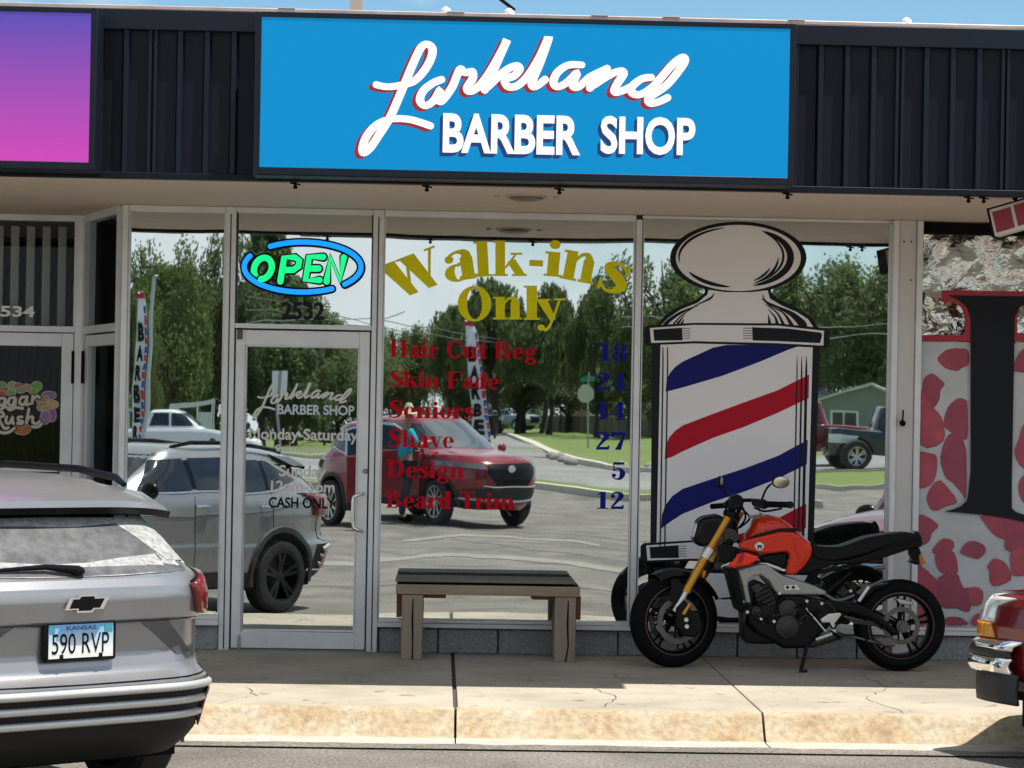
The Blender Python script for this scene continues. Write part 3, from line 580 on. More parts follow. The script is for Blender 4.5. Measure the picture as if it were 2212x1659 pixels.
# ------------------------------------------------------------ sign cabinets
def cabinet(name, label, x0, x1, z0, z1, face_m, fw_=.037):
    c = thing(name, label, 'sign', ((x0+x1)/2, -2.08, z0))
    ox, oy, oz = (x0+x1)/2, -2.08, z0
    def rel(b): b.v = [(x-ox, y-oy, z-oz) for x, y, z in b.v]; return b
    yf = -2.35
    rel(MB().box(x0, x1, yf+.02, -2.087, z0, z1)).build('cabinet_body', navy2, c, bevel=.004)
    rel(MB().box(x0, x0+fw_, yf+.002, yf+.022, z0, z1).box(x1-fw_, x1, yf+.002, yf+.022, z0, z1).box(x0+fw_, x1-fw_, yf+.0015, yf+.022, z0, z0+fw_+.006).box(x0+fw_, x1-fw_, yf+.0015, yf+.022, z1-fw_+.006, z1)).build('retainer_frame', navy2, c, bevel=.003)
    rel(MB().box(x0+fw_, x1-fw_, yf+.004, yf+.012, z0+fw_+.006, z1-fw_+.006)).build('sign_face', face_m, c)
    return c, rel
blue_m = mat('blue_sign_face', (.0, .255, .58), .5, emit=.13, spec=.15)  # faint emission added to brighten the sign face
bs, rel = cabinet('shop_sign', 'bright blue sign cabinet with white script lettering over the mirrored shop front', -1.098, 2.024, 3.116, 4.052, blue_m)
wl = mat('white_sign_vinyl', (.88, .88, .86), .4, emit=.30); rl = mat('red_sign_vinyl', (.42, .012, .03), .4); nl = mat('dark_blue_sign_vinyl', (.0, .035, .20), .4)  # white letters also get added emission to lift their tone
SE = 2.352
rel(lark_mesh(lambda x, y: A(*Z2(x-26, y+16), SE), 50, -2.3463, -1.5e-6)).build('script_shadow', rl, bs)
rel(lark_mesh(lambda x, y: A(*Z2(x-13, y+8), SE), 50, -2.3466, -1.5e-6)).build('script_shadow', rl, bs)
rel(lark_mesh(lambda x, y: A(*Z2(x, y), SE), 51, -2.3472, -1.5e-6)).build('script_lettering', wl, bs)
def sign_word(s, xa, xb, yb0, yt0, nmk):
    for dx, dy, y, m, n in ((-7, 8, -2.3462, nl, 'letter_shadow'), (-4, 5, -2.3464, nl, 'letter_shadow'), (0, 0, -2.3468, wl, 'block_lettering')):
        t_ = px_text(s, xa+dx, yb0+dy, xb+dx, yt0+dy, SE, bold=.032); t_.v = [(p[0], y, p[2]) for p in t_.v]; rel(t_).build(n, m, bs)
sign_word('BARBER', 956, 1255, 329, 250, 0); sign_word('SHOP', 1297, 1503, 332, 254, 0)
def gradient_material():
    m = mat('purple_pink_gradient_print', (.5, .1, .5), .35); t = m.node_tree; b = bsdf(m)
    co = t.nodes.new('ShaderNodeTexCoord'); sp = t.nodes.new('ShaderNodeSeparateXYZ'); r = t.nodes.new('ShaderNodeValToRGB'); e = r.color_ramp.elements
    e[0].position = 0; e[0].color = (.62, .045, .46, 1); e[1].position = 1; e[1].color = (.085, .055, .45, 1); q = e.new(.45); q.color = (.36, .055, .44, 1)
    t.links.new(co.outputs['Generated'], sp.inputs[0]); t.links.new(sp.outputs['Z'], r.inputs[0]); t.links.new(r.outputs[0], b.inputs['Base Color']); t.links.new(r.outputs[0], b.inputs['Emission Color']); b.inputs['Emission Strength'].default_value = .10; return m  # weak glow added in the print's own colours
cabinet('shop_sign', 'purple to pink gradient sign cabinet on the fascia left of the blue sign', -5.1, -2.0, 3.122, 4.05, gradient_material())

# ------------------------------------------------------------ recessed entrance of the neighbouring shop
RY = .95
def fr2(x0, x1, z0, z1, y0=RY-.05, y1=RY+.05): return MB().box(x0, x1, y0, y1, z0, z1)
part(fr2(-2.60, -2.545, .15, 3.125), 'mullion', alu, bevel=.003)
part(fr2(-4.6, -2.60, 3.08, 3.125).box(-4.6, -2.60, RY-.05, RY+.05, 2.29, 2.335), 'head_frame', alu, bevel=.003)
ndr = part(fr2(-2.69, -2.606, .17, 2.285, RY-.04, RY+.03).box(-3.62, -2.69, RY-.04, RY+.03, 2.19, 2.284).box(-3.62, -2.69, RY-.04, RY+.03, .17, .30).box(-3.70, -3.62, RY-.04, RY+.03, .17, 2.285), 'door', alu, bevel=.003, label='recessed glass shop door with a candy sticker')
pane(-3.62, -2.69, .30, 2.19, 'pane', dkglass, ndr, y=RY)
MB().box(-3.60, -2.692, RY-.11, RY-.09, 1.30, 1.325).tube([(-2.72, RY-.1, 1.312), (-2.72, RY-.04, 1.312)], .01).build('push_bar', alu, ndr, bevel=.003)
MB().tube([(-2.607, RY-.05, 1.93), (-2.607, RY-.05, 2.16)], .011).build('hinge', blackm, ndr)
MB().face([(-3.6, 1.24), (-2.99, 1.24), (-2.99, 1.36), (-3.6, 1.36)], RY+.03).build('paper_notice', white, ndr)
trw = part(fr2(-2.61, -2.60, 2.336, 3.08), 'window', alu, label='dark transom window with vertical blinds')
pane(-4.6, -2.61, 2.336, 3.08, 'pane', dkglass, trw, y=RY)
bl = mat('vertical_blind_fabric', (.50, .49, .46), .8)
mb = MB(); x = -4.4
while x < -2.66:
    mb.xform_box(Matrix.Translation((x, RY+.10, 2.69)) @ Matrix.Rotation(radians(52), 4, 'Z'), .075, .002, .72); x += .112
mb.build('vertical_blind', bl, trw)
q0 = A(0, 687, -RY); q1 = A(76, 660, -RY)
text_fit('2534', q1[0]-.33, q1[0], q0[1]+.01, q0[1]+.088, RY-.008, bold=.03).build('house_number', white, trw)
# splayed side of the recess
sp0 = Vector((-2.52, RY-.02, 0)); sp1 = Vector((-2.15, .03, 0)); dv = (sp1-sp0); ln = dv.length; an = atan2(dv.y, dv.x)
Ms = Matrix.Translation(sp0) @ Matrix.Rotation(an, 4, 'Z')
def sb(b): b.v = [tuple(Ms @ Vector(p)) for p in b.v]; return b
part(sb(MB().box(0, .075, -.04, .04, .15, 3.125).box(ln-.03, ln-.003, -.04, .04, .15, 3.125).box(.075, ln-.03, -.04, .04, 3.07, 3.125).box(.075, ln-.03, -.039, .039, 2.28, 2.335)), 'side_frame', alu, bevel=.003)
part(sb(MB().box(.095, .165, -.03, .03, .2, 2.27).box(.165, ln-.03, -.03, .03, 2.19, 2.268)), 'side_door_frame', alu, bevel=.003)
part(sb(MB().box(.165, ln-.03, -.045, -.03, 1.30, 1.325)), 'side_push_bar', alu)
part(sb(MB().tube([(.092, -.045, 1.93), (.092, -.045, 2.16)], .011)), 'side_hinge', blackm)
part(sb(MB().box(.075, ln-.03, -.004, .004, .2, 3.07)), 'side_pane', dkglass, label='angled dark glass panel of the recessed entrance')
# candy sticker on the neighbour's door
stk = thing('window_sticker', 'candy shop sticker with sweets round cream script on the recessed door', 'sticker', (0, 0, 0))
SB = lambda x, y: A(*ZS(x, y), -RY+.012)
SK = [((20, 380, 60, 35), (.16, .32, .10)), ((160, 400, 60, 62), (.34, .40, .18)), ((60, 450, 55, 40), (.45, .10, .06)), ((240, 400, 55, 42), (.42, .10, .13)), ((350, 420, 55, 45), (.42, .28, .18)), ((140, 490, 60, 40), (.25, .34, .10)), ((270, 450, 70, 38), (.24, .33, .12)),
      ((480, 400, 70, 60), (.14, .40, .05)), ((440, 470, 55, 40), (.20, .36, .06)), ((640, 520, 95, 52), (.26, .16, .32)), ((560, 580, 90, 50), (.42, .26, .14)), ((680, 640, 85, 55), (.55, .40, .12)), ((560, 670, 75, 60), (.50, .26, .06)), ((620, 700, 80, 50), (.50, .33, .16)),
      ((680, 780, 52, 85), (.40, .10, .25)), ((590, 810, 62, 85), (.28, .18, .40)), ((290, 960, 110, 72), (.45, .13, .04)), ((20, 500, 50, 40), (.40, .08, .05)), ((-60, 420, 60, 50), (.4, .3, .1)), ((-120, 520, 60, 70), (.4, .1, .2)), ((-150, 700, 70, 90), (.3, .2, .4))]
for i, ((cx, cy, rx, ry), c) in enumerate(SK):
    p_ = [SB(x, y) for x, y in arc(cx, cy, rx+9, ry+9, 0, 345, 20)]; MB().face(p_, RY-.0085-.0003*i).build('sweet_outline', mat('sweet_rim', (.42, .40, .36), .5) if i == 0 else bpy.data.materials['sweet_rim'], stk)
    p_ = [SB(x, y) for x, y in arc(cx, cy, rx, ry, 0, 345, 20)]; MB().face(p_, RY-.0086-.0003*i).build('sweet', mat('sweet_%d' % i, c, .5, var=.35, vs=30), stk)
cream = mat('cream_vinyl', (.50, .47, .40), .5); brown = mat('dark_brown_vinyl', (.035, .015, .01), .5)
def cursive(strokes, w, m, y, n):
    mb = MB()
    for s in strokes: mb.ribbon(s, w, y, -.00004, mapf=SB)
    mb.build(n, m, stk)
UG = [[(-210, 560), (-250, 520), (-270, 570), (-220, 610), (-230, 660), (-290, 640)], [(-160, 560), (-170, 650), (-110, 650), (-90, 560), (-90, 650), (-50, 650)],
      [(60, 560), (0, 560), (-10, 630), (40, 650), (75, 570), (70, 660), (20, 700)], [(200, 550), (130, 560), (115, 630), (165, 650), (205, 560), (190, 680), (130, 710), (100, 680)], [(360, 540), (280, 550), (260, 620), (310, 640), (355, 560), (345, 640), (390, 630)], [(430, 530), (420, 640), (430, 580), (490, 530), (520, 550)],
      [(120, 690), (200, 680), (300, 690)],
      [(-40, 880), (-20, 760), (30, 740), (50, 790), (-10, 820), (60, 950), (110, 940)], [(90, 800), (80, 870), (130, 880), (170, 800), (165, 880), (200, 880)], [(290, 800), (240, 810), (250, 850), (300, 860), (280, 890), (210, 880)], [(380, 700), (345, 890), (370, 820), (430, 800), (430, 870), (480, 890), (520, 860)], [(-60, 970), (40, 1010), (120, 1000), (190, 950)], [(420, 930), (500, 930), (550, 890)]]
cursive(UG, 62, brown, RY-.0160, 'script_outline'); cursive(UG, 36, cream, RY-.019, 'script_lettering')
# fluorescent notice strip on the roof line
# ------------------------------------------------------------ barber pole graphic on the glass
bp = thing('barber_pole_graphic', 'huge barber pole picture in red, white and blue stuck on the right mirrored window', 'window graphic', (0, 0, 0))
PK = mat('graphic_white', (.76, .735, .75), .5, spec=.2, var=.03, vs=2); BK = mat('graphic_black', (.006, .007, .011), .5, spec=.2); RD = mat('graphic_red', (.42, .006, .022), .5, spec=.15); BL = mat('graphic_blue', (.006, .008, .13), .5, spec=.15); YG = mat('graphic_grey', (.20, .19, .17), .45)
PE = .012
def gp(pts, m, name, lay, f=None, mirror=None):
    P_ = [A(*(f(x, y) if f else (x, y)), PE) for x, y in pts]
    return MB().prism(P_, -.006-lay*.0012, -.0052-lay*.0012).build(name, m, bp)
def gs(strokes, w, m, name, lay, f=None):
    mb = MB()
    for s in strokes: mb.ribbon(s[0] if isinstance(s[0], list) else s, s[1] if isinstance(s[0], list) else w, -.006-lay*.0012-.0003, -.00001, mapf=lambda x, y: A(*(f(x, y) if f else (x, y)), PE))
    return mb.build(name, m, bp)
gp(arc(1125, 405, 660, 350, 0, 354, 60), BK, 'knob_outline', 0, ZP)
gp(arc(1125, 407, 605, 320, 0, 354, 60), PK, 'knob', 1, ZP)
def ar(cx, cy, rx, ry, a0, a1, w, n=20): return [arc(cx, cy, rx, ry, a0, a1, n), [1]+[w*sin(pi*k/n)**.6+1 for k in range(1, n)]+[1]]
gs([ar(1125, 405, 575, 298, 170, 257, 26), ar(1125, 405, 545, 285, 98, 152, 36), ar(1100, 400, 530, 290, -62, 72, 66), ar(1070, 390, 490, 290, -52, 66, 22), ar(1060, 400, 450, 290, 0, 62, 26), ar(1050, 400, 415, 270, 22, 58, 22)], 20, BK, 'knob_shading', 1.6, ZP)
NL = [(800, 690), (800, 740), (720, 810), (560, 870), (430, 950), (330, 1060)]; NR = [(1440, 690), (1445, 745), (1520, 810), (1680, 880), (1830, 980), (1905, 1090)]
gp([(780, 660)]+NL+[(1910, 1090)]+NR[::-1]+[(1460, 660)], BK, 'neck_outline', .3, ZP)
gp([(835, 715), (825, 760), (730, 840), (570, 905), (450, 985), (378, 1055), (1850, 1075), (1800, 1000), (1690, 930), (1540, 865), (1430, 800), (1408, 720), (1250, 738), (1000, 738)], PK, 'neck', 1.3, ZP)
gs([[[(890, 750), (850, 800), (700, 870)], [5, 22, 5]], [[(740, 865), (580, 930), (470, 1000), (415, 1052)], [5, 26, 36, 40]], [[(690, 890), (580, 960), (500, 1045)], [4, 12, 18]], [[(610, 950), (540, 1040)], [4, 26]], [[(600, 1000), (575, 1045)], [4, 26]],
    [[(1360, 760), (1390, 830), (1520, 890), (1640, 950), (1730, 1030), (1750, 1062)], [4, 22, 24, 48, 74, 80]], [[(1350, 800), (1430, 870), (1560, 940), (1640, 1055)], [4, 10, 16, 40]], [[(1380, 850), (1500, 940), (1560, 1050)], [4, 16, 30]], [[(1410, 900), (1480, 980), (1500, 1048)], [4, 18, 34]], [[(1415, 960), (1428, 1044)], [6, 34]]], 20, BK, 'neck_shading', 2, ZP)
def band(f, flip=1, lay=2.4, dy=0):
    g_ = lambda x, y: f(x, y)
    gp([(215, 1090), (245, 1062), (700, 1035), (1500, 1040), (1990, 1090), (2010, 1120), (2005, 1245), (1965, 1280), (1500, 1255), (700, 1235), (250, 1252), (215, 1225)], BK, 'collar_outline', lay, g_)
    gp([(268, 1085), (700, 1055), (1500, 1062), (1953, 1112), (1948, 1255), (1500, 1232), (700, 1212), (280, 1230)], PK, 'collar', lay+.6, g_)
    gp([(300, 1100), (580, 1082), (585, 1204), (310, 1208)], BK, 'collar_inlay', lay+1.2, g_); gp([(1258, 1078), (1600, 1090), (1925, 1130), (1935, 1160), (1915, 1232), (1500, 1212), (1262, 1205)], BK, 'collar_inlay', lay+1.2, g_)
    gs([[(585, 1090+k*24), (655, 1090+k*24)] for k in range(5)]+[[(1175, 1088+k*24), (1255, 1088+k*24)] for k in range(5)], 9, YG, 'collar_inlay', lay+1.2, g_)
# cylinder, photograph pixels
gp([(1410, 738), (1771, 738), (1757, 1200), (1405, 1200)], BK, 'cylinder_outline', .6)
gp([(1427, 742), (1756, 742), (1744, 1190), (1418, 1188)], PK, 'cylinder', 1.5)
gp([(1438, 846), (1440, 822), (1447, 806), (1459, 792), (1475, 781), (1540, 751), (1570, 745), (1735, 745), (1704, 755), (1640, 782), (1560, 812), (1475, 837), (1452, 843)], BL, 'blue_stripe', 2.1)
gp([(1436, 992), (1438, 962), (1446, 945), (1458, 931), (1475, 919), (1540, 894), (1608, 869), (1680, 843), (1748, 809), (1747, 860), (1680, 892), (1608, 922), (1540, 946), (1475, 975), (1452, 987)], RD, 'red_stripe', 2.1)
gp([(1428, 1142), (1430, 1112), (1437, 1092), (1452, 1072), (1475, 1056), (1540, 1034), (1608, 1012), (1680, 985), (1745, 950), (1743, 1003), (1680, 1034), (1608, 1062), (1540, 1084), (1475, 1110), (1450, 1126)], BL, 'blue_stripe', 2.1)
gp([(1742, 1088), (1685, 1117), (1608, 1150), (1530, 1180), (1522, 1186), (1690, 1186), (1741, 1140)], RD, 'red_stripe', 2.1)
mb = MB()
for x in (1431, 1441): mb.ribbon([(x, 750), (x+1, 800), (x-5, 1186)], [1, 3, 3], -.0096, -.00001, mapf=lambda a, b: A(a, b, PE))
for x, w in ((1722, 3), (1732, 4), (1742, 6)): mb.ribbon([(x, 770), (x-1, 850), (x-8, 1186)], [1, w, w], -.0096, -.00001, mapf=lambda a, b: A(a, b, PE))
mb.build('cylinder_shading', BK, bp)
band(ZP)
band(lambda x, y: (lambda d: (d[0]-8, d[1]+470))(ZP(x, y)), lay=2.4)
gp([(1412, 1226), (1770, 1236), (1748, 1300), (1700, 1341), (1470, 1341), (1425, 1290)], BK, 'base_outline', .3)
gp([(1440, 1236), (1745, 1243), (1722, 1282), (1690, 1296), (1480, 1294), (1455, 1275)], PK, 'base_cup', 1.3)
gp(arc(1585, 1312, 66, 22, 0, 345, 28), PK, 'base_knob', 1.3)
gs([[(1480, 1240), (1500, 1290)], [(1520, 1241), (1530, 1292)], [(1690, 1243), (1670, 1293)], [(1660, 1243), (1650, 1293)]], 6, BK, 'base_shading', 2)

# ------------------------------------------------------------ neighbour's window on the right: petals, foil, big letter
pw = part(MB().box(3.2465, 3.252, -.03, .03, .377, 3.12), 'window', blackm, label='shop window covered with grey rose petal film')
petal_bg = mat('grey_print_film', (.56, .575, .59), .5, var=.28, vs=1.8, spec=.2)
MB().box(3.252, 6.0, -.012, .0, .377, 2.31).build('printed_film', petal_bg, pw)
MB().box(3.252, 6.0, -.004, .01, 3.04, 3.12).build('blind_housing', blackm, pw)
foil = mat('crumpled_foil', (.85, .85, .82), .10, 1)
def add_facets(m):
    t = m.node_tree; co = t.nodes.new('ShaderNodeTexCoord'); v = t.nodes.new('ShaderNodeTexVoronoi'); v.inputs['Scale'].default_value = 9; n = t.nodes.new('ShaderNodeTexNoise'); n.inputs['Scale'].default_value = 14; n.inputs['Detail'].default_value = 4
    ad = t.nodes.new('ShaderNodeMath'); b = t.nodes.new('ShaderNodeBump'); b.inputs['Strength'].default_value = .5; b.inputs['Distance'].default_value = .04
    t.links.new(co.outputs['Object'], v.inputs['Vector']); t.links.new(co.outputs['Object'], n.inputs['Vector']); t.links.new(v.outputs['Distance'], ad.inputs[0]); t.links.new(n.outputs['Fac'], ad.inputs[1]); t.links.new(ad.outputs[0], b.inputs['Height']); t.links.new(b.outputs[0], bsdf(m).inputs['Normal'])
add_facets(foil)
random.seed(3); mb = MB(); nx, nz_ = 46, 14; vs = []
for j in range(nz_+1):
    for i in range(nx+1): vs.append((3.253+2.7*(i+random.uniform(-.4, .4)*(0 < i < nx))/nx, .06+random.uniform(-.03, .03)+.02*sin(i*.9+j*.7), 2.31+.73*(j+random.uniform(-.4, .4)*(0 < j < nz_))/nz_))
mb.add(vs, [f for j in range(nz_) for i in range(nx) for f in ((j*(nx+1)+i, j*(nx+1)+i+1, (j+1)*(nx+1)+i+1), (j*(nx+1)+i, (j+1)*(nx+1)+i+1, (j+1)*(nx+1)+i))]).build('foil', foil, pw, smooth=True, ang=75)
pane(3.253, 5.98, 2.315, 3.04, 'pane', glass_material('clear_glass', (.95, .96, .95), (.8, .85, .85), .05), pw, y=-.02)
pet = [mat('petal_print_%d' % i, c, .5, var=.4, vs=5, col2=c2) for i, (c, c2) in enumerate((((.42, .055, .085), (.25, .035, .07)), ((.36, .05, .08), (.20, .035, .075)), ((.46, .07, .095), (.28, .035, .06))))]
pet_edge = mat('petal_print_edge', (.19, .03, .075), .5)
F6 = lambda p: [A(*Z6(x, y), .013) for x, y in p]; FR = lambda p: [A(*ZR(x, y), .013) for x, y in p]
PET = [F6([(1650, 665), (1680, 630), (1720, 605), (1790, 598), (1850, 612), (1855, 700), (1810, 725), (1780, 745), (1720, 735), (1680, 710)]), F6([(1560, 800), (1590, 770), (1620, 762), (1660, 790), (1697, 830), (1672, 870), (1660, 940), (1610, 1000), (1560, 985), (1540, 900), (1552, 860)]),
       F6([(1535, 880), (1600, 960), (1680, 1050), (1690, 1200), (1540, 1225)]), F6([(1690, 1080), (1720, 980), (1780, 925), (1830, 930), (1845, 970), (1845, 1180), (1790, 1170), (1720, 1130)]), F6([(1720, 1160), (1790, 1160), (1820, 1200), (1840, 1300), (1835, 1560), (1810, 1540), (1750, 1470), (1700, 1430), (1670, 1300)]),
       F6([(1522, 1285), (1600, 1278), (1645, 1300), (1645, 1400), (1610, 1480), (1525, 1495)]), F6([(1660, 1455), (1690, 1470), (1780, 1590), (1700, 1625), (1640, 1652), (1600, 1630), (1582, 1560), (1620, 1480)]),
       F6([(2150, 690), (2212, 600), (2300, 640), (2300, 745), (2150, 748)]), F6([(2212, 1090), (2180, 1180), (2150, 1280), (2212, 1380), (2300, 1350), (2300, 1100)]), F6([(2212, 1420), (2175, 1500), (2212, 1600), (2320, 1590), (2320, 1420)]),
       FR([(165, 365), (265, 365), (400, 465), (330, 550), (300, 640), (215, 680), (165, 600)]), FR([(335, 735), (430, 625), (500, 610), (560, 640), (570, 700), (540, 740), (470, 780), (380, 785)]), FR([(370, 780), (540, 740), (590, 810), (610, 900), (600, 985), (480, 990), (400, 945)]), FR([(640, 745), (700, 660), (780, 635), (860, 660), (910, 705), (905, 770), (830, 830), (760, 815), (650, 775)]),
       FR([(930, 915), (975, 850), (1020, 825), (1110, 860), (1160, 930), (1185, 1060), (1010, 1130), (960, 1060), (955, 960)]), FR([(880, 355), (1333, 425), (1333, 600), (1100, 615), (980, 540), (920, 460)]), FR([(1120, 660), (1180, 560), (1333, 520), (1400, 560), (1400, 760), (1160, 745)]), FR([(1190, 760), (1333, 720), (1400, 800), (1400, 990), (1210, 1010), (1190, 940)]),
       FR([(150, 890), (230, 920), (320, 1000), (400, 1100), (430, 1360), (150, 1300)]), FR([(380, 1080), (480, 990), (600, 990), (640, 1080), (680, 1150), (750, 1160), (740, 1400), (600, 1365), (440, 1345)]), FR([(730, 1160), (820, 1140), (885, 1190), (870, 1310), (820, 1335), (750, 1320)]), FR([(150, 1340), (240, 1390), (260, 1545), (150, 1545)]), FR([(480, 1470), (620, 1465), (690, 1500), (710, 1548), (480, 1548)]), FR([(750, 1545), (780, 1460), (840, 1425), (860, 1545)])]
def smooth_poly(p, k=4):
    n = len(p); o = []
    for i in range(n):
        a, b, c, d = p[i-1], p[i], p[(i+1) % n], p[(i+2) % n]
        for j in range(k):
            t = j/k; o.append(tuple(.5*(2*q1+(q2-q0)*t+(2*q0-5*q1+4*q2-q3)*t*t+(3*q1-q0-3*q2+q3)*t**3) for q0, q1, q2, q3 in zip(a, b, c, d)))
    return o
X0 = 3.2525
def clipx(p): return [(max(x, X0), max(z, .38)) for x, z in p]
for i, p in enumerate(PET):
    sp_ = smooth_poly(p, 3); cx_ = sum(q[0] for q in sp_)/len(sp_); cz_ = sum(q[1] for q in sp_)/len(sp_)
    MB().face(clipx(sp_), -.0135-.0006*i).build('petal_print', pet_edge, pw); MB().face(clipx([(cx_+(x-cx_)*.975-.001, cz_+(z-cz_)*.975+.002) for x, z in sp_]), -.0138-.0006*i).build('petal_print', pet[i % 3], pw)
BR = mat('big_letter_red', (.32, .004, .014), .4)
bl_ = thing('big_window_letter', 'giant black serif letter with a red outline on the petal film window', 'window letter', (0, 0, 0))
o_ = F6([(1675, 222), (2600, 235), (2600, 300), (2260, 300), (2185, 330), (2165, 400), (2165, 500), (2600, 515), (2600, 560), (1540, 552), (1540, 512), (1805, 512), (1825, 490), (1825, 400), (1800, 330), (1740, 300), (1675, 300)])
MB().prism(clipx(o_), -.030, -.026).build('letter_outline', BR, bl_)
lb = [A(*Z6(x, y), .013) for x, y in ((1715, 255), (2580, 268), (2290, 290), (2180, 330), (2148, 400))]+[A(*ZR(x, y), .013) for x, y in ((1192, 0), (1192, 280), (1240, 320), (1333, 350), (1500, 400), (1500, 470), (1333, 428), (1100, 380), (880, 350), (640, 328), (460, 315), (560, 290), (650, 250), (700, 200), (715, 150))]+[A(*Z6(x, y), .013) for x, y in ((1862, 1400), (1862, 400), (1835, 330), (1780, 285))]
MB().prism(lb, -.036, -.0315).build('letter_body', BK, bl_)
# little hanging sign at the right end of the soffit
hq = W(2192, 470, 1.85)
hs = thing('hanging_sign', 'small tilted white box sign with red panels hanging from the soffit edge', 'sign', hq)
Mh = Matrix.Rotation(radians(-32), 4, 'Z') @ Matrix.Rotation(radians(-14), 4, 'Y')
def hb(b): b.v = [tuple(Mh @ Vector(p)) for p in b.v]; return b
hb(MB().box(-.135, .17, -.04, .04, -.085, .085)).build('case', mat('aged_white_plastic', (.55, .52, .47), .5), hs, bevel=.006)
hb(MB().box(-.145, -.136, -.045, .045, -.092, .092).box(-.145, .18, -.045, .045, .086, .092)).build('edge_trim', blackm, hs)
hb(MB().box(-.115, .0, -.046, -.041, -.065, .062).box(.022, .105, -.046, -.041, -.062, .066)).build('red_panel', mat('red_panel', (.25, .01, .02), .5, var=.2, vs=30), hs)
MB().tube([(.0, 0, .08), (.005, 0, 3.127-hq.z)], .010).sphere((.0, 0, .12), .018, .018, .018).build('hanger', blackm, hs)
# ------------------------------------------------------------ vehicles
carglass = mat('dark_car_glass', (.012, .014, .016), .05, spec=.8)
tyre_m = mat('tyre_rubber', (.014, .014, .015), .8, var=.3, vs=12); plast = mat('dark_cladding_plastic', (.022, .022, .024), .6, var=.15, vs=8)
rim_dark = mat('dark_alloy', (.012, .012, .014), .35, .5); rim_light = mat('bright_alloy', (.55, .55, .56), .3, .9)
lamp_red = mat('red_tail_lens', (.16, .008, .010), .12, coat=.6); lamp_clear = mat('clear_headlamp', (.62, .62, .60), .12, .3, coat=.8); amber = mat('amber_lens', (.65, .23, .01), .2, coat=.5)
shiny = mat('polished_chrome', (.85, .85, .86), .08, 1)

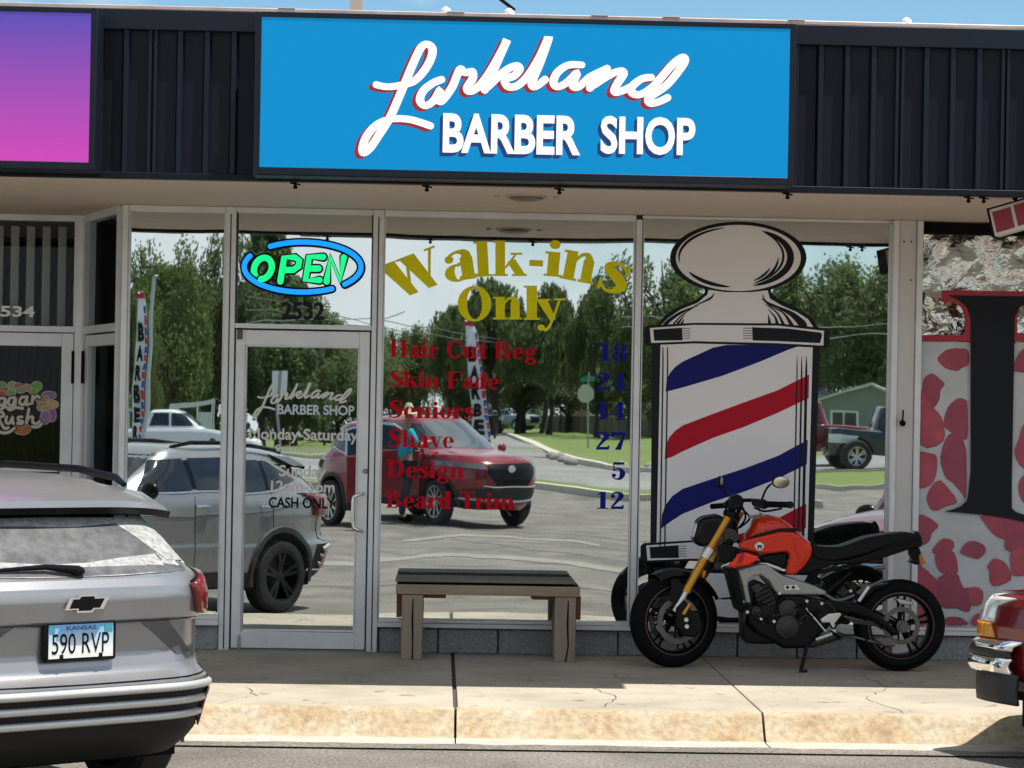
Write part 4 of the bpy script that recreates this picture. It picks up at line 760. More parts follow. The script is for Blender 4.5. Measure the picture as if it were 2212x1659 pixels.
def pch(tab, x):
    """smooth table lookup, several values"""
    if x <= tab[0][0]: return tab[0][1:]
    if x >= tab[-1][0]: return tab[-1][1:]
    for a, b in zip(tab, tab[1:]):
        if x <= b[0]:
            t = (x-a[0])/(b[0]-a[0]); return tuple(p+(q-p)*t for p, q in zip(a[1:], b[1:]))
class Car:
    """body built of horizontal slices: rows of (z, half width, front reach, rear reach); x right, y forward"""
    def __init__(s, name, label, rows, paint, loc, rz, nf=3.0, nr=3.4, dz=.025, category='car', group=None):
        s.rows = rows; s.paint = paint; s.nf, s.nr = nf, nr; s.root = thing(name, label, category, loc, rz, group)
    def wfr(s, z): return pch(s.rows, z)
    def outline(s, z, n=56):
        w, f, r = s.wfr(z); P = []
        for k in range(n):
            a = 2*pi*k/n; c, q = cos(a), sin(a); l, e = (f, s.nf) if q >= 0 else (r, s.nr)
            x = w*math.copysign(abs(c)**(2/e), c); y = l*math.copysign(abs(q)**(2/e), q); P.append((x, y, z))
        return P
    def shell(s, wells=(), name='body', zs=None):
        z0, z1 = s.rows[0][0], s.rows[-1][0]
        zs = zs or sorted(set([r[0] for r in s.rows]+[z0+(z1-z0)*k/40 for k in range(41)]))
        n = 56; mb = MB(); vs = []
        for z in zs: vs += s.outline(z, n)
        fs = [(i*n+k, i*n+(k+1) % n, (i+1)*n+(k+1) % n, (i+1)*n+k) for i in range(len(zs)-1) for k in range(n)]
        mb.add(vs, fs+[tuple(range(n-1, -1, -1)), tuple(range((len(zs)-1)*n, len(zs)*n))])
        o = mb.build(name, s.paint, s.root, smooth=True, ang=28); s.body = o
        if wells:
            c = MB()
            for y, zc, r, wd_ in wells: 
                for sg in (-1, 1): c.lathe([(0, sg*(wd_-.28)), (r, sg*(wd_-.28)), (r, sg*(wd_+.4)), (0, sg*(wd_+.4))], Matrix.Translation((0, y, zc)) @ Matrix.Rotation(radians(90), 4, 'Z'), 36)
            co = c.build('cut', plast, None, smooth=True); md = o.modifiers.new('b', 'BOOLEAN'); md.operation = 'DIFFERENCE'; md.object = co; md.solver = 'EXACT'
            o.data.materials.append(plast); co.parent = s.root
            bpy.context.view_layer.update(); dg = bpy.context.evaluated_depsgraph_get(); me = bpy.data.meshes.new_from_object(o.evaluated_get(dg)); o.modifiers.clear(); o.data = me; bpy.data.objects.remove(co)
            if len(me.materials) < 2: me.materials.append(plast)
            for p in me.polygons:   # the lining of the wheel wells
                c_ = p.center
                for y, zc, r, wd_ in wells:
                    if abs(c_.x) > wd_-.30 and sqrt((c_.y-y)**2+(c_.z-zc)**2) < r+.004 and (abs(c_.x) < wd_-.275 or abs(sqrt((c_.y-y)**2+(c_.z-zc)**2)-r) < .02) and abs(p.normal.x) < .98 or (abs(abs(c_.x)-(wd_-.28)) < .005): p.material_index = 1
            me.shade_smooth(); me.set_sharp_from_angle(angle=radians(28))
        return o
    def sx(s, y, z):
        w, f, r = s.wfr(z); l, e = (f, s.nf) if y >= 0 else (r, s.nr); t = min(abs(y)/max(l, .02), 1); return w*max(1-t**e, 0)**(1/e)
    def ry(s, x, z, front=False):
        w, f, r = s.wfr(z); l, e = (f, s.nf) if front else (r, s.nr); t = min(abs(x)/w, 1); return l*(1-t**e)**(1/e)*(1 if front else -1)
    def patch(s, kind, low, up, off, name, m, sides=(1,), n=14, k=6, parent=None, thick=0):
        """curved panel lying on the body between two lines; kind side: (y,z), rear or front: (x,z)"""
        def samp(p, t):
            L_ = [0]
            for a, b in zip(p, p[1:]): L_.append(L_[-1]+math.dist(a, b))
            d = t*L_[-1]
            for i in range(len(p)-1):
                if d <= L_[i+1]+1e-9:
                    q = (d-L_[i])/max(L_[i+1]-L_[i], 1e-9); return tuple(a+(b-a)*q for a, b in zip(p[i], p[i+1]))
            return p[-1]
        res = []
        for sg in sides:
            vs = []
            for j in range(k+1):
                for i in range(n+1):
                    a = samp(low, i/n); b = samp(up, i/n); u = a[0]+(b[0]-a[0])*j/k; z = a[1]+(b[1]-a[1])*j/k
                    if kind == 'side': vs.append((sg*(s.sx(u, z)+off), u, z))
                    elif kind == 'rear': vs.append((sg*u*(1+off*.4), s.ry(u, z)-off, z))
                    else: vs.append((sg*u*(1+off*.4), s.ry(u, z, True)+off, z))
            mb = MB().add(vs, [(j*(n+1)+i, j*(n+1)+i+1, (j+1)*(n+1)+i+1, (j+1)*(n+1)+i) for j in range(k) for i in range(n)])
            o = mb.build(name, m, parent or s.root, smooth=True)
            if thick: q = o.modifiers.new('solid', 'SOLIDIFY'); q.thickness = thick; q.offset = 0
            res.append(o)
        return res
    def line(s, kind, pts, r, name, m, sides=(1,), off=.0, parent=None):
        res = []
        for sg in sides:
            P = []
            for i in range(len(pts)-1):
                for k in range(8):
                    t = k/8; P.append((pts[i][0]*(1-t)+pts[i+1][0]*t, pts[i][1]*(1-t)+pts[i+1][1]*t))
            P.append(pts[-1])
            if kind == 'side': Q = [(sg*(s.sx(a, z)+off), a, z) for a, z in P]
            elif kind == 'rear': Q = [(sg*a, s.ry(a, z)-off, z) for a, z in P]
            else: Q = [(sg*a, s.ry(a, z, True)+off, z) for a, z in P]
            res.append(MB().tube(Q, r, 6).build(name, m, parent or s.root, smooth=True, ang=80))
        return res
    def wheel(s, x, y, r, wdt, rim, spokes=5, rr=.66, steer=0):
        sg = 1 if x > 0 else -1; w_ = bpy.data.objects.new('wheel', None); COL.objects.link(w_); w_.parent = s.root; w_.location = (x, y, r); w_.empty_display_size = .1
        w_.rotation_euler = (0, 0, radians(steer)+(0 if sg > 0 else pi))
        T = Matrix.Rotation(radians(-90), 4, 'Z')          # lathe axis to +x, outer face at +x
        a, b = r*rr, r
        MB().lathe([(a, -wdt/2), (a+.04*r, -wdt/2-.005), (b*.93, -wdt/2+.005), (b, -wdt/2+.035), (b, wdt/2-.035), (b*.93, wdt/2-.005), (a+.04*r, wdt/2+.005), (a, wdt/2), (a, -wdt/2)], T, 40).build('tyre', tyre_m, w_, smooth=True)
        mb = MB().lathe([(a, -wdt/2+.01), (a, wdt/2-.002), (a*.94, wdt/2-.004), (a*.90, wdt/2-.03), (a*.88, -wdt/2+.01)], T, 40)
        for k in range(spokes):
            an_ = 2*pi*k/spokes
            for da in (-.16, .16) if spokes < 8 else (0,):
                p0 = Vector((wdt/2-.045, .05*a*sin(an_), .05*a*cos(an_))); p1 = Vector((wdt/2-.02, a*.93*sin(an_+da), a*.93*cos(an_+da)))
                d = p1-p0; n_ = Vector((0, d.z, -d.y)).normalized()*.075*a; ex = Vector((.018, 0, 0))
                mb.add([p0-n_-ex, p0+n_-ex, p1+n_*.9-ex, p1-n_*.9-ex, p0-n_+ex, p0+n_+ex, p1+n_*.9+ex, p1-n_*.9+ex], [(0, 1, 2, 3), (7, 6, 5, 4), (0, 4, 5, 1), (1, 5, 6, 2), (2, 6, 7, 3), (3, 7, 4, 0)])
        mb.lathe([(0, wdt/2-.012), (.17*a, wdt/2-.014), (.22*a, wdt/2-.04), (.22*a, 0)], T, 20)
        mb.build('rim', rim, w_, smooth=True)
        MB().lathe([(0, -.02), (a*.88, -.02)], T, 24).build('brake_backplate', blackm, w_)
        return w_
    def arch(s, y, zc, r, wdt, m, name='arch_cladding', sides=(1, -1), a0=-12, a1=192):
        for sg in sides:
            vs = []; fs = []; K = 30
            for k in range(K+1):
                a = radians(a0+(a1-a0)*k/K)
                for q, of in ((r, -.02), (r, .022), (r+wdt*.85, .022), (r+wdt, .002)):
                    yy = y+q*cos(a); zq = max(zc+q*sin(a), s.rows[0][0]+.005); vs.append((sg*(s.sx(yy, max(zq, .34))+of), yy, zq))
            for k in range(K):
                for j in range(3): fs.append((4*k+j, 4*k+j+1, 4*k+5+j, 4*k+4+j))
            MB().add(vs, fs).build(name, m, s.root, smooth=True)
    def mirror(s, y, z, m, sides=(1, -1), sc_=1.0):
        for sg in sides:
            x = s.sx(y, z); MB().tube([(sg*(x-.02), y, z), (sg*(x+.08), y-.02, z+.02)], .025, 8).sphere((sg*(x+.15*sc_), y-.03, z+.05), .105*sc_, .06*sc_, .075*sc_).build('wing_mirror', m, s.root, smooth=True)

silver = mat('silver_paint', (.325, .325, .335), .28, .62, coat=.5, var=.04, vs=20)
# ---- silver SUV at the kerb, tail towards us
CS = [(.25, .77, 1.84, 1.78), (.30, .80, 1.92, 1.86), (.36, .815, 1.98, 1.93), (.46, .822, 2.04, 1.975), (.575, .825, 2.06, 2.035), (.60, .825, 2.06, 2.03), (.635, .82, 2.05, 1.96), (.66, .82, 2.045, 1.94), (.72, .82, 2.03, 1.925), (.84, .82, 1.97, 1.935),
      (.865, .82, 1.95, 1.975), (.95, .815, 1.85, 1.99), (1.0, .81, 1.62, 1.98), (1.035, .80, 1.30, 1.955), (1.06, .785, 1.05, 1.90), (1.10, .765, .93, 1.845), (1.20, .72, .70, 1.72), (1.30, .665, .45, 1.585), (1.36, .63, .36, 1.49), (1.40, .60, .28, 1.42), (1.43, .55, .2, 1.33), (1.448, .47, .12, 1.2), (1.455, .36, .06, 1.0)]
CS = [(z, w*.99, f, r) for z, w, f, r in CS]
CX, CY, CA = -2.69, -4.50, 38
cv = Car('parked_car', 'silver compact SUV parked at an angle with its tail towards the viewer, plate 590 RVP', CS, silver, (CX, CY, 0), radians(CA), nf=3.2, nr=5.5)
WB, TR, WR = 1.12, .82, .325
cv.shell([(-WB, WR, .395, TR), (WB, WR, .395, TR)])
c_ = cv
# glass
c_.patch('side', [(.62, 1.075), (-.02, 1.075)], [(.30, 1.335), (-.02, 1.35)], .004, 'front_side_window', carglass, (1, -1))
c_.patch('side', [(-.08, 1.075), (-.95, 1.085)], [(-.08, 1.352), (-.95, 1.352)], .004, 'rear_side_window', carglass, (1, -1))
c_.patch('side', [(-1.0, 1.09), (-1.10, 1.10), (-1.42, 1.17)], [(-1.0, 1.35), (-1.08, 1.34), (-1.36, 1.20)], .004, 'quarter_window', carglass, (1, -1))
c_.patch('side', [(.60, 1.078), (-1.06, 1.09)], [(.30, 1.33), (-1.02, 1.345)], .0025, 'window_surround', black, (1, -1), n=24)
c_.line('side', [(.66, 1.06), (-.5, 1.062), (-1.05, 1.075), (-1.47, 1.16)], .009, 'window_trim', shiny, (1, -1), .002)
c_.patch('front', [(-.62, 1.07), (.62, 1.07)], [(-.52, 1.38), (.52, 1.38)], .004, 'windscreen', carglass)
dusty = mat('dusty_rear_glass', (.13, .13, .132), .4, var=.4, vs=14, spec=.35, col2=(.04, .04, .043))
c_.patch('rear', [(-.66, 1.075), (-.60, 1.055), (0, 1.045), (.60, 1.055), (.66, 1.075)], [(-.56, 1.29), (0, 1.30), (.56, 1.29)], .006, 'rear_window', dusty)
dust2 = mat('dust_film', (.40, .395, .385), .8, var=.45, vs=38, col2=(.15, .15, .15))
c_.patch('rear', [(-.655, 1.078), (-.42, 1.054), (-.20, 1.047), (.20, 1.047), (.42, 1.054), (.655, 1.078)], [(-.60, 1.17), (-.50, 1.125), (-.24, 1.105), (-.1, 1.095), (.1, 1.10), (.24, 1.115), (.50, 1.13), (.60, 1.17)], .0075, 'dust_film', dust2)
c_.patch('rear', [(.50, 1.10), (.645, 1.09)], [(.30, 1.288), (.555, 1.286)], .0076, 'dust_film', dust2); c_.patch('rear', [(-.50, 1.10), (-.645, 1.09)], [(-.30, 1.288), (-.555, 1.286)], .0076, 'dust_film', dust2)
c_.patch('rear', [(-.55, 1.235), (-.2, 1.25), (.1, 1.24), (.36, 1.255), (.50, 1.235)], [(-.55, 1.275), (0, 1.282), (.50, 1.275)], .0075, 'dust_film', dust2)
# spoiler
sp_ = MB(); vs = []
for k in range(25):
    u = -1+2*k/24; x = .655*u; back = -1.69+.12*abs(u)**3
    vs += [(x, back, 1.325-.03*abs(u)**4), (x*.985, back+.01, 1.355-.04*abs(u)**4), (x*.94, -1.40, 1.43-.05*abs(u)**3), (x*.92, -1.2, 1.448-.06*abs(u)**3), (x*.96, -1.45, 1.30)]
sp_.add(vs, [(5*k+j, 5*k+(j+1) % 5, 5*k+5+(j+1) % 5, 5*k+5+j) for k in range(24) for j in range(5)]+[(4, 3, 2, 1, 0), (120, 121, 122, 123, 124)]).build('spoiler', silver, c_.root, smooth=True)
sp2 = MB(); vs = []
for k in range(25):
    u = -1+2*k/24; x = .66*u; back = -1.70+.12*abs(u)**3
    vs += [(x, back-.002, 1.327-.03*abs(u)**4), (x, back+.02, 1.297-.03*abs(u)**4), (x*.97, -1.50, 1.285), (x*.97, -1.5, 1.31)]
sp2.add(vs, [(4*k+j, 4*k+(j+1) % 4, 4*k+4+(j+1) % 4, 4*k+4+j) for k in range(24) for j in range(4)]).build('spoiler_underside', black, c_.root, smooth=True)
for sg in (1, -1):
    MB().tube([(sg*.52, .0, 1.44), (sg*.56, -.2, 1.475), (sg*.575, -.9, 1.47), (sg*.57, -1.25, 1.44), (sg*.56, -1.34, 1.41)], [.012, .018, .018, .018, .012], 8).build('roof_rail', black, c_.root, smooth=True)
# black pillar trim beside the rear window
c_.patch('rear', [(.585, 1.20), (.64, 1.20)], [(.50, 1.30), (.62, 1.315)], .010, 'pillar_trim', black, (1, -1))
c_.patch('rear', [(-.60, 1.272), (0, 1.285), (.60, 1.272)], [(-.60, 1.315), (0, 1.325), (.60, 1.315)], .0085, 'window_top_band', black)
# wiper
yw = lambda x, z, o: c_.ry(x, z)-o
MB().tube([(.0, yw(0, 1.06, .035), 1.075), (-.14, yw(-.14, 1.08, .035), 1.09), (-.42, yw(-.42, 1.075, .025), 1.078)], [.020, .012, .006], 8).sphere((.0, yw(0, 1.06, .03), 1.07), .030, .026, .022).build('rear_wiper', black, c_.root, smooth=True)
# tail lamps with the hooked silver inset
for sg in (1, -1):
    o = c_.patch('rear', [(.59, .875), (.66, .862), (.765, .86)], [(.545, 1.005), (.65, 1.035), (.76, 1.045)], .018, 'tail_lamp', lamp_red, (sg,), thick=.03)[0]
    c_.patch('rear', [(.68, .925), (.765, .93)], [(.685, .98), (.765, .99)], .036, 'lamp_inset', lamp_clear, (sg,), parent=o)
    c_.line('rear', [(.545, 1.012), (.65, 1.043), (.76, 1.052)], .006, 'lamp_trim', black, (sg,), .02, parent=o)
# emblem: a black bow shape in a chrome rim
def bow(k): return [(-.105*k, -.026*k), (-.045*k, -.026*k), (-.045*k, -.040*k), (.03*k, -.040*k), (.042*k, -.026*k+.0), (.085*k, -.026*k), (.115*k, .026*k), (.05*k, .026*k), (.05*k, .040*k), (-.03*k, .040*k), (-.04*k, .026*k), (-.08*k, .026*k)]
for k, y, m, n in ((.95, -1.997, shiny, 'emblem_rim'), (.74, -2.001, black, 'emblem')):
    MB().prism([(x, z+.94) for x, z in bow(k)], y-.006, y).build(n, m, c_.root)
# licence plate
PX0, PZ0 = -.165, .705
MB().box(-.172, .172, -1.962, -1.925, .695, .865).build('plate_frame', black, c_.root, bevel=.012)
def plate_material():
    m = mat('plate_print', (.8, .83, .85), .4); t = m.node_tree; co = t.nodes.new('ShaderNodeTexCoord'); sp = t.nodes.new('ShaderNodeSeparateXYZ'); r = t.nodes.new('ShaderNodeValToRGB'); e = r.color_ramp.elements
    e[0].position = .25; e[0].color = (.80, .80, .76, 1); e[1].position = .85; e[1].color = (.22, .47, .75, 1); t.links.new(co.outputs['Generated'], sp.inputs[0]); t.links.new(sp.outputs['Z'], r.inputs[0]); t.links.new(r.outputs[0], bsdf(m).inputs['Base Color']); return m
pl_ = MB().box(-.152, .152, -1.966, -1.963, .712, .852).build('licence_plate', plate_material(), c_.root)
text_fit('590 RVP', -.138, .132, .730, .815, -1.9675, bold=.0).build('plate_characters', blackm, pl_)
text_fit('KANSAS', -.07, .07, .828, .845, -1.9675, bold=.01).build('plate_characters', mat('plate_blue', (.02, .05, .2), .5), pl_)
MB().box(-.148, -.125, -1.9685, -1.967, .82, .847).box(.11, .147, -1.9685, -1.967, .82, .847).build('plate_sticker', mat('sticker_teal', (.05, .3, .35), .5), pl_)
MB().box(-.10, -.085, -1.97, -1.966, .712, .728).box(.085, .10, -1.97, -1.966, .712, .728).build('plate_clip', black, pl_)
# recess wings either side of the plate as painted shade, creases and seams
shade = mat('silver_paint_shaded', (.13, .13, .14), .35, .5)  # darker copy of the silver paint, for shade on facets and creases
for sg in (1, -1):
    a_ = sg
    c_.patch('rear', [(.50, .70), (.60, .70)], [(.30, .848), (.44, .848)], .0025, 'tailgate_facet_shade', shade, (sg,))
c_.line('rear', [(-.76, .62), (-.5, .606), (0, .602), (.5, .606), (.70, .614), (.73, .65), (.74, .75), (.735, .86)], .005, 'tailgate_seam', black, (1,), -.001)
c_.line('rear', [(-.62, .853), (0, .853), (.62, .853)], .004, 'tailgate_seam', alu_d, (1,), .0)
# bumper
c_.patch('rear', [(-.755, .25), (0, .25), (.755, .25)], [(-.80, .592), (0, .592), (.80, .592)], .008, 'bumper_cladding', mat('bumper_plastic', (.012, .012, .013), .6, var=.2, vs=12, spec=.25), n=40, k=12)
bar_m = mat('satin_silver_bar', (.60, .60, .58), .35, .5)
for z0 in (.572, .508, .442):
    c_.line('rear', [(-.75, z0), (-.6, z0), (0, z0), (.60, z0), (.69, z0-.004), (.735, z0-.03)], .0185, 'bumper_bar', bar_m, (1,), .012)
for sg in (1, -1):
    c_.patch('rear', [(.66, .37), (.735, .38)], [(.63, .53), (.735, .545)], .024, 'reflector', lamp_red, (sg,), n=8, thick=.01)
    c_.patch('rear', [(.715, .352), (.775, .362)], [(.715, .366), (.775, .378)], .028, 'reflector_trim', shiny, (sg,), n=8)
    c_.patch('side', [(.70, .25), (-.70, .25)], [(.70, .38), (-.70, .38)], .012, 'sill_cladding', plast, (sg,), n=60, k=3)
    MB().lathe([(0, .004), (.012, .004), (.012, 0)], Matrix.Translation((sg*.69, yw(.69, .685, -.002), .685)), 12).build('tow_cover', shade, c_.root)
c_.arch(-WB, WR, .395, .055, plast); c_.arch(WB, WR, .395, .055, plast)
for x in (TR, -TR):
    for y in (WB, -WB): c_.wheel(x*.875, y, WR, .205, rim_dark, 5, .68)
for y in (-.03, -1.0): c_.line('side', [(y, 1.07), (y, .6), (y+(.02 if y > -.5 else .12), .38)], .005, 'door_seam', black, (1, -1), -.002)
c_.line('side', [(.95, .90), (0, .86), (-.9, .90), (-1.5, .99)], .006, 'shoulder_crease', shade, (1, -1), -.001)  # crease shade drawn as a line of darker silver
for y in (-.22, -1.02): 
    for sg in (1, -1): MB().tube([(sg*(c_.sx(y, .94)+.006), y, .94), (sg*(c_.sx(y, .94)+.03), y+.03, .945), (sg*(c_.sx(y, .94)+.03), y+.15, .95), (sg*(c_.sx(y, .94)+.006), y+.18, .95)], .011, 8).build('door_handle', shiny, c_.root, smooth=True)
c_.mirror(.66, 1.04, black)
MB().box(-.66, .66, -1.65, 1.7, .22, .28).build('underbody', blackm, c_.root)
c_.patch('front', [(-.6, .45), (.6, .45)], [(-.6, .75), (.6, .75)], .008, 'grille', black); c_.patch('front', [(.5, .78), (.78, .80)], [(.5, .86), (.78, .90)], .012, 'headlamp', lamp_clear, (1, -1))

# ---- red pickup, front corner at the right edge; its bonnet shows in the window
redp = mat('dark_red_paint', (.15, .004, .008), .22, .1, coat=.7, var=.08, vs=10)
TP = [(.36, .80, 2.30, 2.9), (.42, .86, 2.36, 2.95), (.62, .875, 2.40, 2.95), (.70, .88, 2.40, 2.95), (.80, .865, 2.36, 2.95), (.845, .845, 2.32, 2.95), (.865, .81, 2.24, 2.94), (.875, .72, 2.10, 2.93)]
tp = Car('pickup_truck', 'dark red pickup with a chrome bumper, its front corner showing at the right edge', TP, redp, (4.77, -5.08, 0), radians(30), nf=14, nr=10, category='pickup')
TPZ = 0
tp.shell([(1.50, .33, .41, .82), (-1.5, .33, .41, .82)])
cab = Car('cab_tmp', '', [(.97, .83, .62, 1.1), (1.02, .82, .52, 1.08), (1.30, .74, .05, .98), (1.46, .70, .06, .9), (1.52, .62, .04, .8), (1.54, .5, .02, .7)], redp, (0, 0, 0), 0, nf=6, nr=6)
cab.root.parent = tp.root; cab.root.location.z = -.10; cab.root.name = 'cab'
for k_2 in ('label', 'category'):
    if k_2 in cab.root: del cab.root[k_2]
cab.shell(name='cab_shell'); cab.patch('front', [(-.74, 1.0), (.74, 1.0)], [(-.64, 1.45), (.64, 1.45)], .006, 'windscreen', carglass); cab.patch('side', [(.33, 1.03), (-.85, 1.03)], [(-.0, 1.42), (-.75, 1.42)], .006, 'side_window', carglass, (1, -1))
# raised bonnet crown
vs = []; 
for j in range(9):
    for i in range(17):
        u = -1+2*i/16; t = j/8; y = .55+1.68*t; x = u*(.80-.03*t); vs.append((x, y, .876+.165*(1-abs(u)**4)*(1-t**4)*.9))
MB().add(vs, [(j*17+i, j*17+i+1, (j+1)*17+i+1, (j+1)*17+i) for j in range(8) for i in range(16)]).build('bonnet', redp, tp.root, smooth=True)
tp.mirror(.10, .86, black, sc_=1.15) if 0 else tp.mirror(.10, .87, black, sc_=1.15)
for sg in (1, -1):
    tp.patch('front', [(.56, .715), (.80, .715), (.86, .715)], [(.56, .845), (.78, .845), (.835, .845)], .012, 'headlamp', lamp_clear, (sg,), n=10, thick=.02)
    tp.patch('side', [(2.395, .715), (2.27, .715)], [(2.36, .84), (2.265, .845)], .012, 'headlamp', lamp_clear, (sg,), n=8, thick=.02)
    tp.patch('side', [(2.395, .635), (2.26, .635)], [(2.395, .71), (2.265, .71)], .012, 'turn_signal', amber, (sg,), n=8, thick=.02); tp.patch('front', [(.60, .635), (.86, .635)], [(.60, .71), (.86, .71)], .012, 'turn_signal', amber, (sg,), thick=.02)
tp.patch('front', [(-.54, .65), (.54, .65)], [(-.54, .83), (.54, .83)], .008, 'grille', black)
for z0, z1, m, n, o in ((.578, .632, shiny, 'chrome_bumper', .105), (.538, .579, plast, 'bumper_strip', .115), (.455, .539, shiny, 'chrome_bumper', .105), (.30, .46, plast, 'air_dam', .06)):
    mb = MB(); vs = []; P = []
    for k in range(41):
        u = -1+2*k/40; a = abs(u)
        if a < .8: x = u/.8*.80; y = 2.42-.05*(a/.8)**3
        else: x = math.copysign(.80+.115*sin((a-.8)/.2*pi/2), u); y = 2.37-.42*((a-.8)/.2)**1.6
        P.append((x, y))
    bulge = .02 if m is shiny else .006
    for x, y in P:
        for k in range(7): 
            t = k/6; q = bulge*sin(pi*t); ins = .05*t if z0 > .57 else 0; vs.append((x*(1+(q-ins)*.6), y+o-.06+q-ins, z0+(z1-z0)*t))
    mb.add(vs, [(7*i+k, 7*i+k+1, 7*i+8+k, 7*i+7+k) for i in range(40) for k in range(6)])
    q_ = mb.build(n, m, tp.root, smooth=True); md = q_.modifiers.new('s', 'SOLIDIFY'); md.thickness = .02
for x in (.80, -.80):
    for y in (1.5, -1.5): tp.wheel(x*.94, y, .33, .22, rim_light, 5, .6)
MB().box(-.7, .7, -2.8, 2.2, .30, .40).build('underbody', blackm, tp.root)
MB().tube([(-.62, 2.05, .40), (-.62, 2.0, .2)], .03).box(-.68, -.5, 1.9, 2.15, .16, .32).build('tow_bracket', blackm, tp.root)
# ------------------------------------------------------------ bench by the window
wood = mat('weathered_timber', (.34, .265, .20), .85, var=.45, vs=9, bump=.5, bs=60, stretch=(1, 1, .12)); wood_h = mat('weathered_board', (.34, .25, .175), .85, var=.4, vs=9, bump=.4, bs=60, stretch=(.12, 1, 1)); red_w = mat('reddish_cleat', (.16, .06, .03), .8, var=.3, vs=12)
top_m = mat('dark_seat_board', (.15, .14, .115), .7, var=.3, vs=8, stretch=(.2, 1, 1))
BE = .50
bq = W(890, 1430, BE); bx0, bz0 = A(855, 1290, BE)[0], .15
bn = thing('bench', 'low wooden bench of weathered timber with a dark seat board, under the price list window', 'bench', (A(1050, 1400, BE)[0], -.31, .15))
bx = bn.location.x
xl, xr = A(866, 1400, BE)[0]-bx, A(1243, 1400, BE)[0]-bx
lw = A(912, 1400, BE)[0]-A(866, 1400, BE)[0]
for x in (xl, xr-lw):
    for y0 in (-.185, .045):
        MB().box(x, x+lw, y0, y0+.14, 0, .425).build('leg', wood, bn, bevel=.006)
random.seed(2)
for x, k in ((xl, 1), (xr-lw, 1.2)):
    MB().prism([(x+lw*.5, 0), (x+lw*.52*k, .1), (x+lw*.47*k, .25), (x+lw*.5*k, .40), (x+lw*.5*k+.008, .40), (x+lw*.49*k+.01, .25), (x+lw*.54*k+.006, .1), (x+lw*.5+.010, 0)], -.1865, -.184).build('timber_crack', blackm, bn)
x0, x1 = A(855, 1290, BE)[0]-bx, A(1253, 1290, BE)[0]-bx
MB().box(x0, x1, -.195, -.155, .427, .492).box(x0, x1, .155, .19, .427, .492).build('apron', wood_h, bn, bevel=.004)
MB().box(x0+.01, x1-.01, -.150, .15, .44, .50).build('seat_support', blackm, bn)
for y in (-.19, -.07, .05): MB().box(x0-.004, x1-.035, y, y+.112, .508, .532).build('seat_board', top_m, bn, bevel=.004)
MB().box(xl-.035, xl-.003, -.12, .12, .27, .425).box(xr+.003, xr+.035, -.12, .12, .27, .425).box(xl+lw+.002, xl+lw+.15, -.15, .15, .402, .426).box(xr-lw-.15, xr-lw-.002, -.15, .15, .402, .426).build('cleat', red_w, bn, bevel=.003)

# ------------------------------------------------------------ motorcycle in front of the barber pole graphic
BY = .74
mo = thing('motorcycle', 'black and orange naked motorcycle with gold forks parked along the window', 'motorcycle', (W(1640, 1440, BY).x, -BY, .15))
mx_, mz_ = mo.location.x, .15
def B(x, y): p = A(*ZB(x, y), BY); return (p[0]-mx_, p[1]-mz_)
def BV(x, y, dy=0): p = B(x, y); return Vector((p[0], dy, p[1]))
def bpoly(pts): return [B(x, y) for x, y in pts]
def slab(pts, y0, y1, m, name, bev=.01, par=None, seg=3, sm=0):
    p = bpoly(pts); p = smooth_poly(p, sm) if sm else p
    return MB().prism(p, y0, y1).build(name, m, par or mo, bevel=bev, seg=seg, ang=50)
def btube(pts, r, m, name, n=10, par=None):
    P = [BV(*q) for q in pts]
    if len(P) > 2:
        Q = []
        for i in range(len(P)-1):
            a, b, c, d = P[max(i-1, 0)], P[i], P[i+1], P[min(i+2, len(P)-1)]
            for k in range(5): t = k/5; Q.append(.5*(2*b+(c-a)*t+(2*a-5*b+4*c-d)*t*t+(3*b-a-3*c+d)*t**3))
        Q.append(P[-1]); 
        if isinstance(r, list): r = [r[min(int(i/5), len(r)-1)]*(1-(i % 5)/5)+r[min(int(i/5)+1, len(r)-1)]*(i % 5)/5 for i in range(len(Q))]
        P = Q
    return MB().tube(P, r, n).build(name, m, par or mo, smooth=True, ang=70)
orange = mat('orange_tank_paint', (.58, .024, .003), .25, 0, spec=.25, coat=.35, var=.06, vs=15); orange2 = mat('red_orange_scoop', (.80, .022, .004), .22, 0, spec=.25, coat=.5)
gold = mat('gold_fork', (.52, .25, .035), .28, .75); grey_al = mat('cast_grey_frame', (.30, .30, .285), .45, .35, var=.12, vs=14); eng = mat('engine_black', (.004, .004, .0045), .45, .1, var=.3, vs=25, spec=.18); eng2 = mat('engine_grey', (.026, .025, .024), .4, .3, var=.25, vs=20)
satin = mat('satin_black', (.003, .003, .0035), .38, spec=.16); seat_m = mat('seat_vinyl', (.004, .004, .0045), .5, spec=.15, bump=.1, bs=150); steel = mat('brake_steel', (.16, .155, .15), .35, .8, var=.3, vs=20); alu_b = mat('bright_alloy_part', (.62, .62, .60), .3, .8)
mtyre = mat('bike_tyre', (.004, .004, .0045), .75, spec=.12, var=.25, vs=15)
